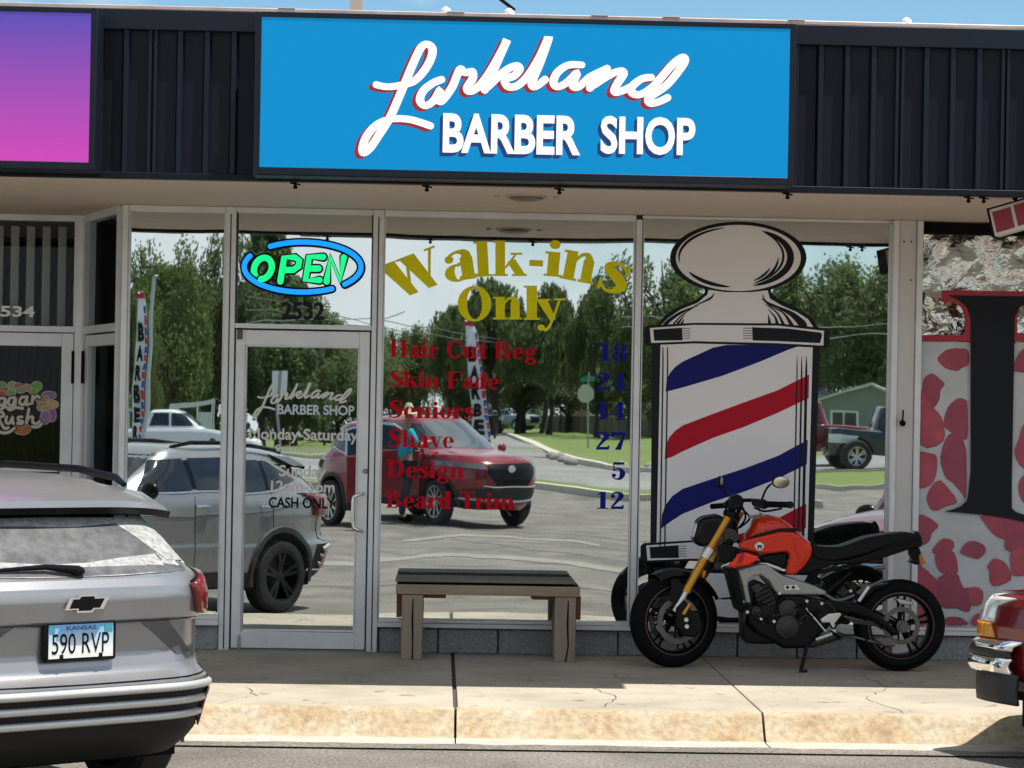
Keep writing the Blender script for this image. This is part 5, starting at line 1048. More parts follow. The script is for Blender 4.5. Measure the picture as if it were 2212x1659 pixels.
def bike_wheel(cx, cy, turn, hw, disc_r, rear):
    c = BV(cx, cy); w_ = bpy.data.objects.new('wheel', None); COL.objects.link(w_); w_.parent = mo; w_.location = c; w_.rotation_euler = (0, 0, radians(turn)); w_.empty_display_size = .1
    R_ = c.z; a = R_-.078
    prof = [(a, hw*.8)]+[(a+.002+(R_-a-.002)*(sin(radians(t))**.8), hw*cos(radians(t))**.9*(1 if t < 90 else 1)) for t in (12, 25, 40, 55, 70, 82)]+[(R_, 0)]
    prof += [(r, -h) for r, h in prof[-2::-1]]
    MB().lathe(prof, None, 56).build('tyre', mtyre, w_, smooth=True, ang=60)
    mb = MB().lathe([(a+.004, hw*.78), (a-.016, hw*.80), (a-.03, hw*.55), (a-.03, -hw*.55), (a-.016, -hw*.8), (a+.004, -hw*.78)], None, 56)
    for k in range(5):
        for da in (-.13, .13):
            t = 2*pi*(k+.2)/5; mb.tube([(.03*cos(t), 0, .03*sin(t)), ((a-.02)*cos(t+da), 0, (a-.02)*sin(t+da))], [.012, .009], 6)
    mb.lathe([(0, .05), (.04, .05), (.045, -.05), (0, -.05)], None, 20); mb.build('rim', satin, w_, smooth=True)
    for sy in ((-.062, .062) if not rear else (-.07,)):
        mb = MB().lathe([(disc_r, sy-.0025), (disc_r, sy+.0025), (disc_r*.74, sy+.0025), (disc_r*.74, sy-.0025)], None, 40, closed=True)
        mb.build('brake_disc', steel, w_, smooth=True)
        mb = MB()
        for k in range(6): t = 2*pi*k/6; mb.tube([(.035*cos(t), sy, .035*sin(t)), (disc_r*.78*cos(t+.35), sy, disc_r*.78*sin(t+.35))], .007, 6)
        mb.build('disc_carrier', satin, w_)
    mb = MB().lathe([(a-.004, -hw*.815), (a-.009, -hw*.82)], None, 56); mb.build('rim_tape', mat('rim_tape', (.10, .045, .035), .5), w_)
    return w_
fw_o = bike_wheel(415, 968, 20, .058, .149, False); rw_o = bike_wheel(1868, 1000, 0, .088, .122, True)
# front fork
TT = [(745, 300, -.105), (490, 765, -.105)]
btube([(752, 300, -.10), (618, 530, -.10)], .0255, gold, 'fork_tube'); btube([(612, 545, -.10), (488, 768, -.10)], .028, gold, 'fork_tube')
btube([(482, 780, -.10), (412, 905, -.10)], .021, alu_b, 'fork_slider'); btube([(640, 500, -.10), (600, 560, -.10)], .037, alu_b, 'fork_clamp'); btube([(500, 745, -.10), (482, 782, -.10)], .031, gold, 'fork_seal')
btube([(860, 270, .10), (668, 600, .10)], .027, gold, 'fork_tube'); btube([(668, 600, .10), (520, 850, .10)], .028, satin, 'fork_tube')
btube([(620, 650, .08), (600, 720, .09)], .03, gold, 'fork_tube')
slab([(415, 880), (470, 830), (505, 870), (520, 960), (470, 1040), (410, 1000)], -.135, -.095, satin, 'fork_foot', .008)
slab([(500, 845), (512, 855), (470, 925), (450, 915)], -.150, -.125, amber, 'fork_reflector', .004)
for x, y in ((480, 955), (484, 998)): MB().lathe([(0, -.148), (.013, -.147), (.016, -.14), (.016, -.12)], Matrix.Translation((B(x, y)[0], 0, B(x, y)[1])), 16).build('caliper_bolt', alu_b, mo, smooth=True)
slab([(440, 900), (560, 900), (590, 1010), (540, 1070), (450, 1060), (420, 990)], -.13, -.085, satin, 'brake_caliper', .012)
# mudguard
for yy in (0,):
    vs = []; K = 22
    for k in range(K+1):
        t = radians(26+92*k/K); c = BV(415, 968); R2 = c.z+.018
        for q, rr_ in ((-.075, -.035), (-.066, -.004), (-.03, .008), (.03, .008), (.066, -.004), (.075, -.035)):
            rx = (R2+rr_)*cos(t); vs.append((c.x+rx*cos(radians(20))-q*sin(radians(20)), rx*sin(radians(20))+q*cos(radians(20)), c.z+(R2+rr_)*sin(t)))
    MB().add(vs, [(6*k+j, 6*k+j+1, 6*k+7+j, 6*k+6+j) for k in range(K) for j in range(5)]).build('front_mudguard', satin, mo, smooth=True)
slab([(385, 700), (430, 690), (480, 760), (430, 850), (385, 840)], -.115, -.085, satin, 'mudguard_stay', .006)
slab([(195, 775), (232, 730), (240, 735), (205, 780)], -.05, -.03, alu_b, 'mudguard_mark', .002)
# head lamp and instruments
slab([(560, 330), (585, 300), (690, 285), (745, 310), (715, 390), (660, 480), (600, 492), (545, 485), (532, 440)], -.115, .115, black, 'headlamp', .035, seg=4)
slab([(552, 345), (572, 335), (560, 400), (548, 470), (538, 455), (532, 420)], -.085, .085, lamp_clear, 'headlamp_lens', .012)
slab([(740, 260), (800, 250), (830, 300), (800, 350), (820, 420), (790, 480), (740, 540), (700, 600), (700, 520), (740, 420)], -.07, .07, satin, 'steering_head', .015)
slab([(780, 165), (830, 155), (860, 190), (850, 240), (800, 260), (755, 250), (760, 210)], -.09, .05, satin, 'instrument', .015)
slab([(720, 360), (800, 380), (835, 440), (800, 470), (760, 440), (720, 470)], -.10, -.07, eng2, 'head_cover', .008)
slab([(690, 480), (740, 470), (820, 500), (800, 560), (750, 600), (700, 590)], -.10, -.06, satin, 'head_cover', .01)
btube([(770, 240, .28), (790, 205, .12), (840, 195, -.05), (930, 192, -.20), (985, 215, -.28)], .0125, satin, 'handlebar')
btube([(975, 212, -.27), (1095, 210, -.40)], [.020, .019], blackm, 'grip'); btube([(1095, 210, -.40), (1112, 210, -.42)], .022, satin, 'bar_end')
btube([(700, 250, .36), (775, 240, .27)], .018, blackm, 'grip')
slab([(885, 180), (975, 182), (990, 235), (960, 245), (890, 220)], -.27, -.2, satin, 'switch_box', .01)
btube([(905, 235, -.24), (960, 255, -.3), (1060, 235, -.36)], .007, satin, 'brake_lever'); btube([(900, 230, -.2), (930, 240, -.22), (950, 280, -.2), (890, 300, -.1)], .009, alu_b, 'brake_hose')
random.seed(8)
for k in range(9):
    x0, y0 = random.uniform(760, 880), random.uniform(170, 260); x2, y2 = random.uniform(740, 860), random.uniform(330, 480)
    btube([(x0, y0, random.uniform(-.1, .1)), ((x0+x2)/2+random.uniform(-60, 70), (y0+y2)/2, random.uniform(-.12, .05)), (x2, y2, random.uniform(-.08, .06))], .007, blackm, 'cable', 6)
btube([(950, 190, -.22), (975, 120, -.25), (1005, 82, -.27)], .007, satin, 'mirror_stem'); btube([(775, 175, .18), (760, 130, .22), (745, 95, .24)], .007, satin, 'mirror_stem')
def mirror_(cx, cy, rx, ry, dy, rz, nm_='mirror'):
    p = BV(cx, cy, dy); s_ = .6103/1.8228/335*1.0
    M_ = Matrix.Translation(p) @ Matrix.Rotation(radians(rz), 4, 'Z')
    b = MB().sphere((0, 0, 0), rx*.0010, .016, ry*.0010, 20, 10); b.v = [tuple(M_ @ Vector(v)) for v in b.v]; o = b.build(nm_, satin, mo, smooth=True)
    b = MB().lathe([(0, -.0165), (1, -.0155)], None, 24); b.v = [tuple(M_ @ Vector((v[0]*rx*.00086, v[1], v[2]*ry*.00086))) for v in b.v]; b.build('mirror_glass', mat('mirror_glass', (.55, .50, .42), .12, 1), mo, smooth=True)
mirror_(1065, 72, 60, 40, -.27, 8); mirror_(737, 85, 20, 40, .24, 55)
# tank, scoops, covers
def pillow(pts, half, m, name, sm=3, off=0., layers=((1.0, 0), (.97, .55), (.90, .80), (.78, .94), (.55, 1.0))):
    p = smooth_poly(bpoly(pts), sm); n = len(p); cx = sum(q[0] for q in p)/n; cz = sum(q[1] for q in p)/n; mb = MB(); vs = []
    seq = [(k, off-half*h) for k, h in layers[::-1]]+[(k, off+half*h) for k, h in layers[1:]]
    for k, y in seq: vs += [(cx+(x-cx)*k, y, cz+(z-cz)*k) for x, z in p]
    mb.add(vs, [(i*n+j, i*n+(j+1) % n, (i+1)*n+(j+1) % n, (i+1)*n+j) for i in range(len(seq)-1) for j in range(n)]+[tuple(range(n-1, -1, -1)), tuple(range((len(seq)-1)*n, len(seq)*n))])
    return mb.build(name, m, mo, smooth=True, ang=60)
pillow([(905, 370), (930, 310), (1005, 290), (1095, 308), (1180, 370), (1260, 440), (1290, 475), (1280, 540), (1180, 560), (1000, 500), (870, 440)], .135, orange, 'fuel_tank')
slab([(805, 490), (850, 440), (930, 420), (1080, 385), (1165, 390), (1215, 420), (1286, 480), (1282, 540), (1240, 610), (1178, 668), (1114, 664), (1138, 560), (1140, 530), (1118, 518), (1040, 530), (950, 533), (880, 513)], -.158, -.10, orange, 'tank_side', .022, seg=4)
slab([(870, 435), (930, 408), (1080, 370), (1185, 368), (1205, 385), (1160, 388), (1075, 388), (930, 425), (850, 445)], -.1605, -.10, black, 'tank_stripe', .006)
slab([(1150, 440), (1215, 430), (1275, 500), (1230, 600), (1170, 630), (1190, 560)], -.166, -.13, orange, 'tank_facet', .02, seg=3)
slab([(810, 500), (880, 515), (950, 535), (940, 560), (880, 560), (800, 540)], -.150, .12, satin, 'tank_lower', .01)
slab([(735, 620), (790, 560), (805, 530), (860, 522), (945, 550), (930, 575), (880, 605), (800, 618)], -.170, -.12, orange2, 'radiator_scoop', .016, seg=3)
slab([(820, 540), (850, 530), (840, 575), (810, 600), (800, 590)], -.174, -.165, mat('scoop_dark', (.25, .008, .004), .3), 'scoop_vent', .002)
slab([(960, 545), (1040, 532), (1118, 520), (1142, 545), (1118, 640), (1080, 620), (1020, 600), (960, 580)], -.125, .11, satin, 'airbox_cover', .02)
q = BV(945, 485); MB().lathe([(0, -.172), (.026, -.170), (.030, -.166), (.030, -.15)], Matrix.Translation((q.x, 0, q.z)), 24).build('tank_badge', alu_b, mo, smooth=True)
MB().box(q.x-.014, q.x+.014, -.1755, -.171, q.z-.004, q.z+.008).box(q.x-.010, q.x-.004, -.1755, -.171, q.z-.016, q.z-.002).box(q.x+.006, q.x+.012, -.1755, -.171, q.z-.016, q.z-.002).build('tank_badge_mark', blackm, mo)
slab([(985, 296), (1010, 288), (1085, 303), (1090, 318), (1000, 314)], -.05, .05, black, 'tank_cap', .008)
# seat and tail
slab([(1286, 465), (1330, 485), (1400, 492), (1480, 488), (1560, 462), (1640, 432), (1720, 418), (1830, 405), (1925, 402), (1960, 420), (1955, 452), (1800, 478), (1650, 530), (1520, 565), (1420, 580), (1300, 560)], -.115, .115, seat_m, 'seat', .035, seg=4, sm=2)
slab([(1270, 545), (1330, 530), (1420, 575), (1530, 570), (1660, 530), (1800, 470), (1950, 440), (2000, 465), (2000, 490), (1930, 505), (1760, 560), (1620, 595), (1420, 610), (1260, 665), (1180, 668), (1240, 612)], -.10, .10, satin, 'tail_fairing', .02)
slab([(1950, 408), (1975, 388), (2000, 425), (2010, 470), (1990, 490), (1960, 480)], -.07, .07, black, 'tail_lamp', .012)
slab([(1930, 500), (1990, 495), (2005, 540), (2015, 600), (1975, 612), (1925, 595), (1945, 570), (1930, 540)], -.04, .04, satin, 'plate_hanger', .008)
slab([(1985, 545), (2002, 540), (2030, 600), (2000, 612), (1985, 590)], -.065, -.03, mat('orange_signal', (.45, .12, .02), .25, coat=.5), 'turn_signal', .006)
slab([(1930, 575), (1960, 565), (1975, 600), (1935, 602)], -.12, -.06, satin, 'turn_signal', .008)
slab([(1720, 480), (1950, 450), (1965, 462), (1740, 500)], -.108, -.095, black, 'tail_crease', .003)
btube([(1690, 628, -.08), (1765, 622, -.08)], .012, steel, 'grab_mount')
# frame
slab([(812, 640), (868, 622), (955, 600), (995, 600), (1050, 640), (1100, 672), (1200, 705), (1310, 742), (1382, 775), (1372, 798), (1240, 796), (1070, 798), (1040, 760), (1010, 705), (960, 672), (915, 676), (880, 705), (876, 740), (897, 850), (862, 850), (842, 745)], -.135, -.075, grey_al, 'main_frame', .016)
slab([(1100, 735), (1185, 730), (1215, 770), (1110, 775)], -.140, -.12, alu_b, 'frame_plate', .008)
for x in (1128, 1165): q = BV(x, 748); MB().lathe([(0, -.146), (.010, -.146), (.010, -.13)], Matrix.Translation((q.x, 0, q.z)), 12).build('frame_bolt', blackm, mo)
slab([(812, 640), (868, 622), (955, 600), (1100, 672), (1310, 742), (1382, 775), (1070, 798), (960, 672), (880, 705), (897, 850), (862, 850)], .075, .13, grey_al, 'main_frame', .01)
btube([(1370, 790, -.09), (1430, 830, -.1), (1490, 830, -.1), (1560, 800, -.1)], .012, steel, 'frame_stay')
btube([(1385, 790, -.08), (1545, 655, -.08)], .012, satin, 'subframe_tube'); btube([(1250, 660, -.07), (1420, 640, -.07), (1620, 590, -.07)], .012, satin, 'subframe_tube'); btube([(1515, 725, -.06), (1600, 840, -.06)], .018, satin, 'shock_absorber')
btube([(1590, 840, -.10), (1655, 745, -.10)], .014, alu_b, 'passenger_peg'); btube([(1600, 775, -.09), (1755, 700, -.09)], .009, steel, 'peg_stay')
# radiator and engine
slab([(745, 632), (800, 630), (850, 880), (845, 905), (815, 905)], -.16, .16, blackm, 'radiator', .01)
slab([(905, 735), (945, 712), (1000, 735), (1040, 775), (1062, 830), (1062, 900), (1000, 930), (920, 840)], -.14, .14, eng, 'cylinder_block', .012)
for k in range(5): slab([(905+k*14, 770+k*28), (1000+k*12, 730+k*26), (1006+k*12, 738+k*26), (910+k*14, 780+k*28)], -.148, -.13, eng2, 'cooling_fin', .002)
slab([(890, 745), (940, 718), (975, 760), (930, 795)], -.150, -.12, eng2, 'head_cover_cap', .008)
slab([(865, 870), (940, 850), (1060, 850), (1090, 800), (1220, 800), (1380, 830), (1430, 900), (1400, 1000), (1330, 1060), (1260, 1140), (1100, 1140), (1040, 1100), (930, 1040), (880, 980)], -.13, .13, eng, 'crankcase', .02)
def cover(cx, cy, r, y0, m, name, k=.55):
    q = BV(cx, cy); s_ = .6103/1.8228/336; r *= s_
    MB().lathe([(0, y0-.030), (r*k*.5, y0-.030), (r*k, y0-.024), (r*k*1.02, y0-.018), (r*.92, y0-.012), (r, y0), (r, y0+.03)], Matrix.Translation((q.x, 0, q.z)), 32).build(name, m, mo, smooth=True, ang=30)
    mb = MB()
    for j in range(7): t = 2*pi*j/7; mb.lathe([(0, y0-.02), (.006, y0-.02), (.006, y0)], Matrix.Translation((q.x+.9*r*cos(t), 0, q.z+.9*r*sin(t))), 8)
    mb.build('cover_bolts', eng2, mo)
cover(1125, 1000, 78, -.142, eng2, 'alternator_cover'); cover(1130, 885, 62, -.136, eng2, 'clutch_cover'); cover(1300, 880, 60, -.132, eng, 'sprocket_cover'); cover(985, 920, 60, -.138, eng, 'water_pump'); cover(925, 900, 30, -.15, eng2, 'hose_cap')
slab([(1070, 1090), (1280, 1085), (1440, 1040), (1500, 1045), (1490, 1080), (1300, 1140), (1100, 1145)], -.11, .11, eng2, 'exhaust_box', .02)
slab([(870, 985), (920, 1030), (1060, 1090), (1050, 1110), (870, 1110), (848, 1080), (840, 900), (862, 895)], -.10, .10, satin, 'belly_pipe', .02)
for k, y in ((0, -.07), (20, 0), (40, .07)): btube([(910+k, 840, y), (868+k, 900, y-.02), (855+k, 1040, y), (900+k, 1095, y), (1080, 1098, y)], .019, eng2, 'exhaust_pipe')
for k in range(10):
    x, y = random.uniform(900, 1400), random.uniform(830, 1080); btube([(x, y, -.145), (x+random.uniform(20, 70), y+random.uniform(-40, 40), -.15), (x+random.uniform(40, 120), y+random.uniform(-50, 50), -.14)], .006, blackm if k % 2 else eng2, 'engine_hose', 6)
for x, y in ((958, 948), (870, 905), (1075, 785), (1250, 835), (1345, 850), (1530, 770), (1040, 965)): q = BV(x, y); MB().lathe([(0, -.156), (.010, -.156), (.011, -.12)], Matrix.Translation((q.x, 0, q.z)), 12).build('bolt_head', alu_b, mo)
# swingarm, pegs, stand
slab([(1395, 850), (1480, 845), (1600, 862), (1650, 880), (1840, 1025), (1850, 1055), (1810, 1060), (1680, 960), (1560, 920), (1420, 905)], -.125, -.085, satin, 'swingarm', .014)
slab([(1395, 850), (1600, 862), (1840, 1025), (1810, 1060), (1560, 920), (1420, 905)], .085, .125, satin, 'swingarm', .014)
btube([(1500, 940, -.075), (1780, 1000, -.075)], .009, steel, 'chain'); btube([(1560, 1070, -.075), (1790, 1130, -.075)], .009, steel, 'chain')
slab([(1505, 950), (1560, 955), (1760, 995), (1755, 1012), (1560, 985)], -.095, -.08, eng2, 'chain_guard', .004)
slab([(1690, 1080), (1790, 1070), (1830, 1130), (1750, 1130)], -.10, -.08, steel, 'rear_caliper', .008)
q = BV(1868, 1040); MB().lathe([(0, -.145), (.022, -.145), (.024, -.12), (.04, -.12), (.04, -.09)], Matrix.Translation((q.x, 0, BV(1868, 1000).z)), 16).build('axle_nut', steel, mo, smooth=True)
slab([(1335, 950), (1390, 915), (1465, 908), (1472, 925), (1425, 985), (1440, 1030), (1425, 1075), (1405, 1020), (1395, 975), (1345, 975)], -.150, -.130, alu_b, 'peg_bracket', .008)
btube([(1245, 880, -.14), (1370, 1030, -.15)], .006, alu_b, 'gear_linkage'); btube([(1310, 1080, -.16), (1405, 1040, -.20)], .014, alu_b, 'gear_pedal'); btube([(1405, 1035, -.15), (1445, 1060, -.22)], .013, blackm, 'foot_peg')
btube([(1270, 1080, -.10), (1235, 1180, -.16), (1200, 1298, -.20)], .013, satin, 'side_stand'); btube([(1190, 1302, -.20), (1215, 1296, -.20), (1240, 1272, -.19)], .012, satin, 'side_stand'); btube([(1255, 1085, -.09), (1215, 1215, -.15)], .005, steel, 'stand_spring')
slab([(1590, 800), (1700, 740), (1790, 722), (1790, 740), (1700, 770), (1620, 840)], -.09, .09, satin, 'rear_hugger', .01)
slab([(1845, 828), (1950, 845), (1962, 868), (1870, 868)], -.02, .09, alu_b, 'rear_caliper_bracket', .006)
# ------------------------------------------------------------ what stands across the lot and is mirrored in the windows
def at(px, d): return W(px, 900, -d).x
def zat(px, py, d): return W(px, py, -d).z
def SX(d): return FPX/(DCAM+d)
redsuv = mat('cherry_red_paint', (.22, .006, .014), .2, .15, coat=.7)
RS = [(.26, .78, 2.10, 2.05), (.34, .86, 2.22, 2.14), (.50, .90, 2.30, 2.22), (.70, .92, 2.32, 2.25), (.86, .92, 2.30, 2.26), (.98, .91, 2.20, 2.25), (1.06, .89, 2.02, 2.22), (1.11, .86, 1.60, 2.16), (1.14, .84, 1.28, 2.12), (1.20, .82, 1.12, 2.06), (1.40, .74, .76, 1.88), (1.56, .68, .48, 1.70), (1.63, .64, .34, 1.58), (1.68, .56, .20, 1.4), (1.70, .42, .08, 1.1)]
rs = Car('parked_car', 'cherry red SUV with its front door open, mirrored in the wide window', RS, redsuv, (-.26, -22.8, 0), radians(-38), nf=3.6, nr=3.6)
rs.root.scale = (1.0, 1.0, 1.05)
rs.shell([(-1.36, .36, .43, .92), (1.38, .36, .43, .92)])
rs.patch('side', [(.92, 1.15), (-.05, 1.15)], [(.50, 1.55), (-.05, 1.58)], .005, 'front_side_window', carglass, (1, -1)); rs.patch('side', [(-.12, 1.15), (-1.05, 1.16)], [(-.12, 1.58), (-1.0, 1.57)], .005, 'rear_side_window', carglass, (1, -1)); rs.patch('side', [(-1.1, 1.17), (-1.65, 1.28)], [(-1.1, 1.55), (-1.45, 1.45)], .005, 'quarter_window', carglass, (1, -1))
wsg = mat('reflecting_windscreen', (.05, .06, .06), .03, spec=1.0, coat=1)
rs.patch('front', [(-.72, 1.17), (.72, 1.17)], [(-.60, 1.60), (.60, 1.60)], .005, 'windscreen', wsg); rs.patch('rear', [(-.66, 1.25), (.66, 1.25)], [(-.55, 1.55), (.55, 1.55)], .005, 'rear_window', carglass)
rs.patch('front', [(-.34, .60), (.34, .60)], [(-.50, .80), (.50, .80)], .012, 'grille', black); rs.patch('front', [(-.50, .80), (.50, .80)], [(-.44, .955), (.44, .955)], .012, 'grille', black)
rs.patch('front', [(-.72, .36), (.72, .36)], [(-.80, .56), (.80, .56)], .012, 'lower_grille', plast); rs.line('front', [(-.55, .60), (-.40, .585), (.40, .585), (.55, .60)], .014, 'grille_trim', shiny, (1,), .016)
rs.line('front', [(-.75, .40), (0, .385), (.75, .40)], .018, 'skid_trim', bar_m, (1,), .018)
rs.patch('front', [(.52, .86), (.80, .90), (.88, .93)], [(.48, .955), (.80, .985), (.88, .99)], .014, 'headlamp', mat('smoked_headlamp', (.12, .12, .12), .1, coat=1), (1, -1))
q = rs.ry(0, .87, True); MB().lathe([(0, -.012), (.085, -.010), (.09, 0)], Matrix.Translation((0, q+.02, .87)) @ Matrix.Rotation(pi, 4, 'Z') @ Matrix.Scale(.62, 4, Vector((0, 0, 1))), 24).build('emblem', bar_m, rs.root, smooth=True)
rs.line('side', [(.96, 1.14), (.0, 1.135), (-1.05, 1.145), (-1.7, 1.27)], .010, 'window_trim', shiny, (1, -1), .002)
rs.patch('side', [(2.15, .26), (-2.1, .26)], [(2.15, .38), (.95, .40), (-.92, .40), (-2.1, .38)], .012, 'sill_cladding', plast, (1, -1), n=60, k=3)
rs.arch(-1.36, .36, .43, .055, plast); rs.arch(1.38, .36, .43, .055, plast); rs.mirror(.86, 1.12, redsuv)
for x in (.82, -.82):
    for y in (1.38, -1.36): rs.wheel(x, y, .355, .22, rim_light, 10, .70)
MB().box(-.7, .7, -1.9, 1.95, .26, .32).build('underbody', blackm, rs.root)
q = rs.sx(-1.75, .98); MB().lathe([(0, -.004), (.085, -.004), (.085, 0)], Matrix.Translation((-q-.004, -1.75, .98)) @ Matrix.Rotation(radians(-90), 4, 'Z'), 20).build('fuel_cap_ring', bar_m, rs.root); MB().lathe([(0, -.008), (.07, -.008), (.07, 0)], Matrix.Translation((-q-.004, -1.75, .98)) @ Matrix.Rotation(radians(-90), 4, 'Z'), 20).build('fuel_cap', plast, rs.root)
# the open front door
MD = Matrix.Translation((-.92, .92, 0)) @ Matrix.Rotation(radians(-50), 4, 'Z')
def db(b): b.v = [tuple(MD @ Vector(p)) for p in b.v]; return b
dd = db(MB().add([(x-.05*(z > 1.1)*(z-1.1)*2, y, z) for x in (-.03, .04) for y, z in ((0, .40), (-1.0, .40), (-1.04, 1.12), (0, 1.12))], [(0, 1, 2, 3), (7, 6, 5, 4), (0, 4, 5, 1), (1, 5, 6, 2), (2, 6, 7, 3), (3, 7, 4, 0)])).build('door', redsuv, rs.root, bevel=.02)
db(MB().tube([(.0, -.02, 1.13), (.06, -.30, 1.42), (.10, -.55, 1.55), (.11, -.85, 1.58), (.10, -1.02, 1.52), (.0, -1.04, 1.12)], .022, 8)).build('window_frame', shiny, dd, smooth=True)
db(MB().add([(.0, -.04, 1.13), (.06, -.30, 1.41), (.10, -.55, 1.54), (.10, -.85, 1.57), (.09, -1.0, 1.52), (.0, -1.02, 1.13)], [(0, 1, 2, 3, 4, 5)])).build('window_glass', carglass, dd)
db(MB().box(-.05, .05, -1.0, -.02, .34, .41)).build('door_cladding', plast, dd)

# ---- person beside the open door
def person(loc, rz):
    p = thing('person', 'person in a turquoise shirt and sun hat standing at the open red car door', 'person', loc, rz)
    J = {'pel': ((0, 0, .93), .13), 'wst': ((0, .0, 1.08), .125), 'chs': ((0, -.01, 1.30), .145), 'nck': ((0, .0, 1.46), .055), 'hd1': ((0, .02, 1.56), .075), 'hd2': ((0, .03, 1.66), .098), 'hd3': ((0, .03, 1.74), .085)}
    ed = [('pel', 'wst'), ('wst', 'chs'), ('chs', 'nck'), ('nck', 'hd1'), ('hd1', 'hd2'), ('hd2', 'hd3')]
    for s, sg in (('l', -1), ('r', 1)):
        J.update({s+'hp': ((sg*.095, 0, .86), .095), s+'kn': ((sg*.11, .03*sg, .48), .062), s+'an': ((sg*.12, -.02+.06*sg, .09), .04), s+'to': ((sg*.13, .16+.06*sg, .04), .04),
                  s+'sh': ((sg*.19, 0, 1.40), .062)})
        ed += [('pel', s+'hp'), (s+'hp', s+'kn'), (s+'kn', s+'an'), (s+'an', s+'to'), ('chs', s+'sh')]
    J.update({'lel': ((-.30, .10, 1.17), .045), 'lwr': ((-.26, .32, 1.24), .033), 'lha': ((-.25, .40, 1.25), .036), 'rel': ((.28, .08, 1.16), .045), 'rwr': ((.25, .30, 1.10), .033), 'rha': ((.24, .38, 1.09), .036)})
    ed += [('lsh', 'lel'), ('lel', 'lwr'), ('lwr', 'lha'), ('rsh', 'rel'), ('rel', 'rwr'), ('rwr', 'rha')]
    def skin(name, keys, edges, grow, m, root):
        ks = [k for k in J if k in keys]; ix = {k: i for i, k in enumerate(ks)}
        me = bpy.data.meshes.new(name); me.from_pydata([J[k][0] for k in ks], [(ix[a], ix[b]) for a, b in edges if a in ix and b in ix], [])
        o = bpy.data.objects.new(name, me); COL.objects.link(o); md = o.modifiers.new('skin', 'SKIN'); md.use_smooth_shade = True
        for k in ks: v = me.skin_vertices[0].data[ix[k]]; v.radius = (J[k][1]+grow, J[k][1]+grow); v.use_root = (k == root)
        o.modifiers.new('sub', 'SUBSURF').render_levels = 2; me.materials.append(m); o.parent = p; return o
    skin_m = mat('skin', (.30, .17, .11), .6); teal = mat('turquoise_shirt', (.0, .36, .44), .8, var=.15, vs=6); jeans = mat('dark_trousers', (.025, .028, .035), .85)
    skin('body', set(J), ed, 0, skin_m, 'pel')
    skin('shirt', {'wst', 'chs', 'lsh', 'rsh', 'lel', 'rel', 'pel'}, ed, .022, teal, 'chs')
    skin('trousers', {'pel', 'lhp', 'rhp', 'lkn', 'rkn', 'lan', 'ran'}, ed, .018, jeans, 'pel')
    for sg in (-1, 1):
        for k in range(4): MB().tube([(sg*.25+(k-1.5)*.018, .42, 1.25 if sg < 0 else 1.09), (sg*.25+(k-1.5)*.018, .48, 1.24 if sg < 0 else 1.08), (sg*.25+(k-1.5)*.017, .505-.008*abs(k-1.5), 1.20 if sg < 0 else 1.04)], [.010, .009, .007], 6).build('finger', skin_m, p, smooth=True)
        MB().tube([(sg*.22, .40, 1.24 if sg < 0 else 1.08), (sg*.20, .45, 1.23 if sg < 0 else 1.07)], [.012, .009], 6).build('thumb', skin_m, p, smooth=True)
        MB().sphere((sg*.13, .07+.06*sg, .05), .05, .14, .05).build('shoe', blackm, p, smooth=True)
    MB().sphere((0, .135, 1.655), .014, .022, .022, 8, 6).build('nose', skin_m, p, smooth=True)
    for sg in (-1, 1): MB().sphere((sg*.036, .118, 1.685), .013, .008, .009, 8, 6).build('eye', mat('eye', (.03, .02, .02), .2) if sg < 0 else bpy.data.materials['eye'], p); MB().sphere((sg*.10, .03, 1.665), .012, .022, .032, 8, 6).build('ear', skin_m, p, smooth=True)
    MB().box(-.025, .025, .118, .126, 1.612, 1.618).build('mouth', mat('lip', (.2, .08, .07), .5), p)
    MB().lathe([(0, .14), (.06, .135), (.095, .07), (.105, .01), (.17, -.01), (.20, -.03), (.19, -.035), (.10, -.005)], Matrix.Translation((0, .03, 1.74)) @ Matrix.Rotation(radians(90), 4, 'X'), 24).build('sun_hat', mat('straw_hat', (.62, .52, .36), .8), p, smooth=True)
    return p
person((-.70, -21.5, .02), radians(-120)).scale = (1.04, 1.04, 1.04)

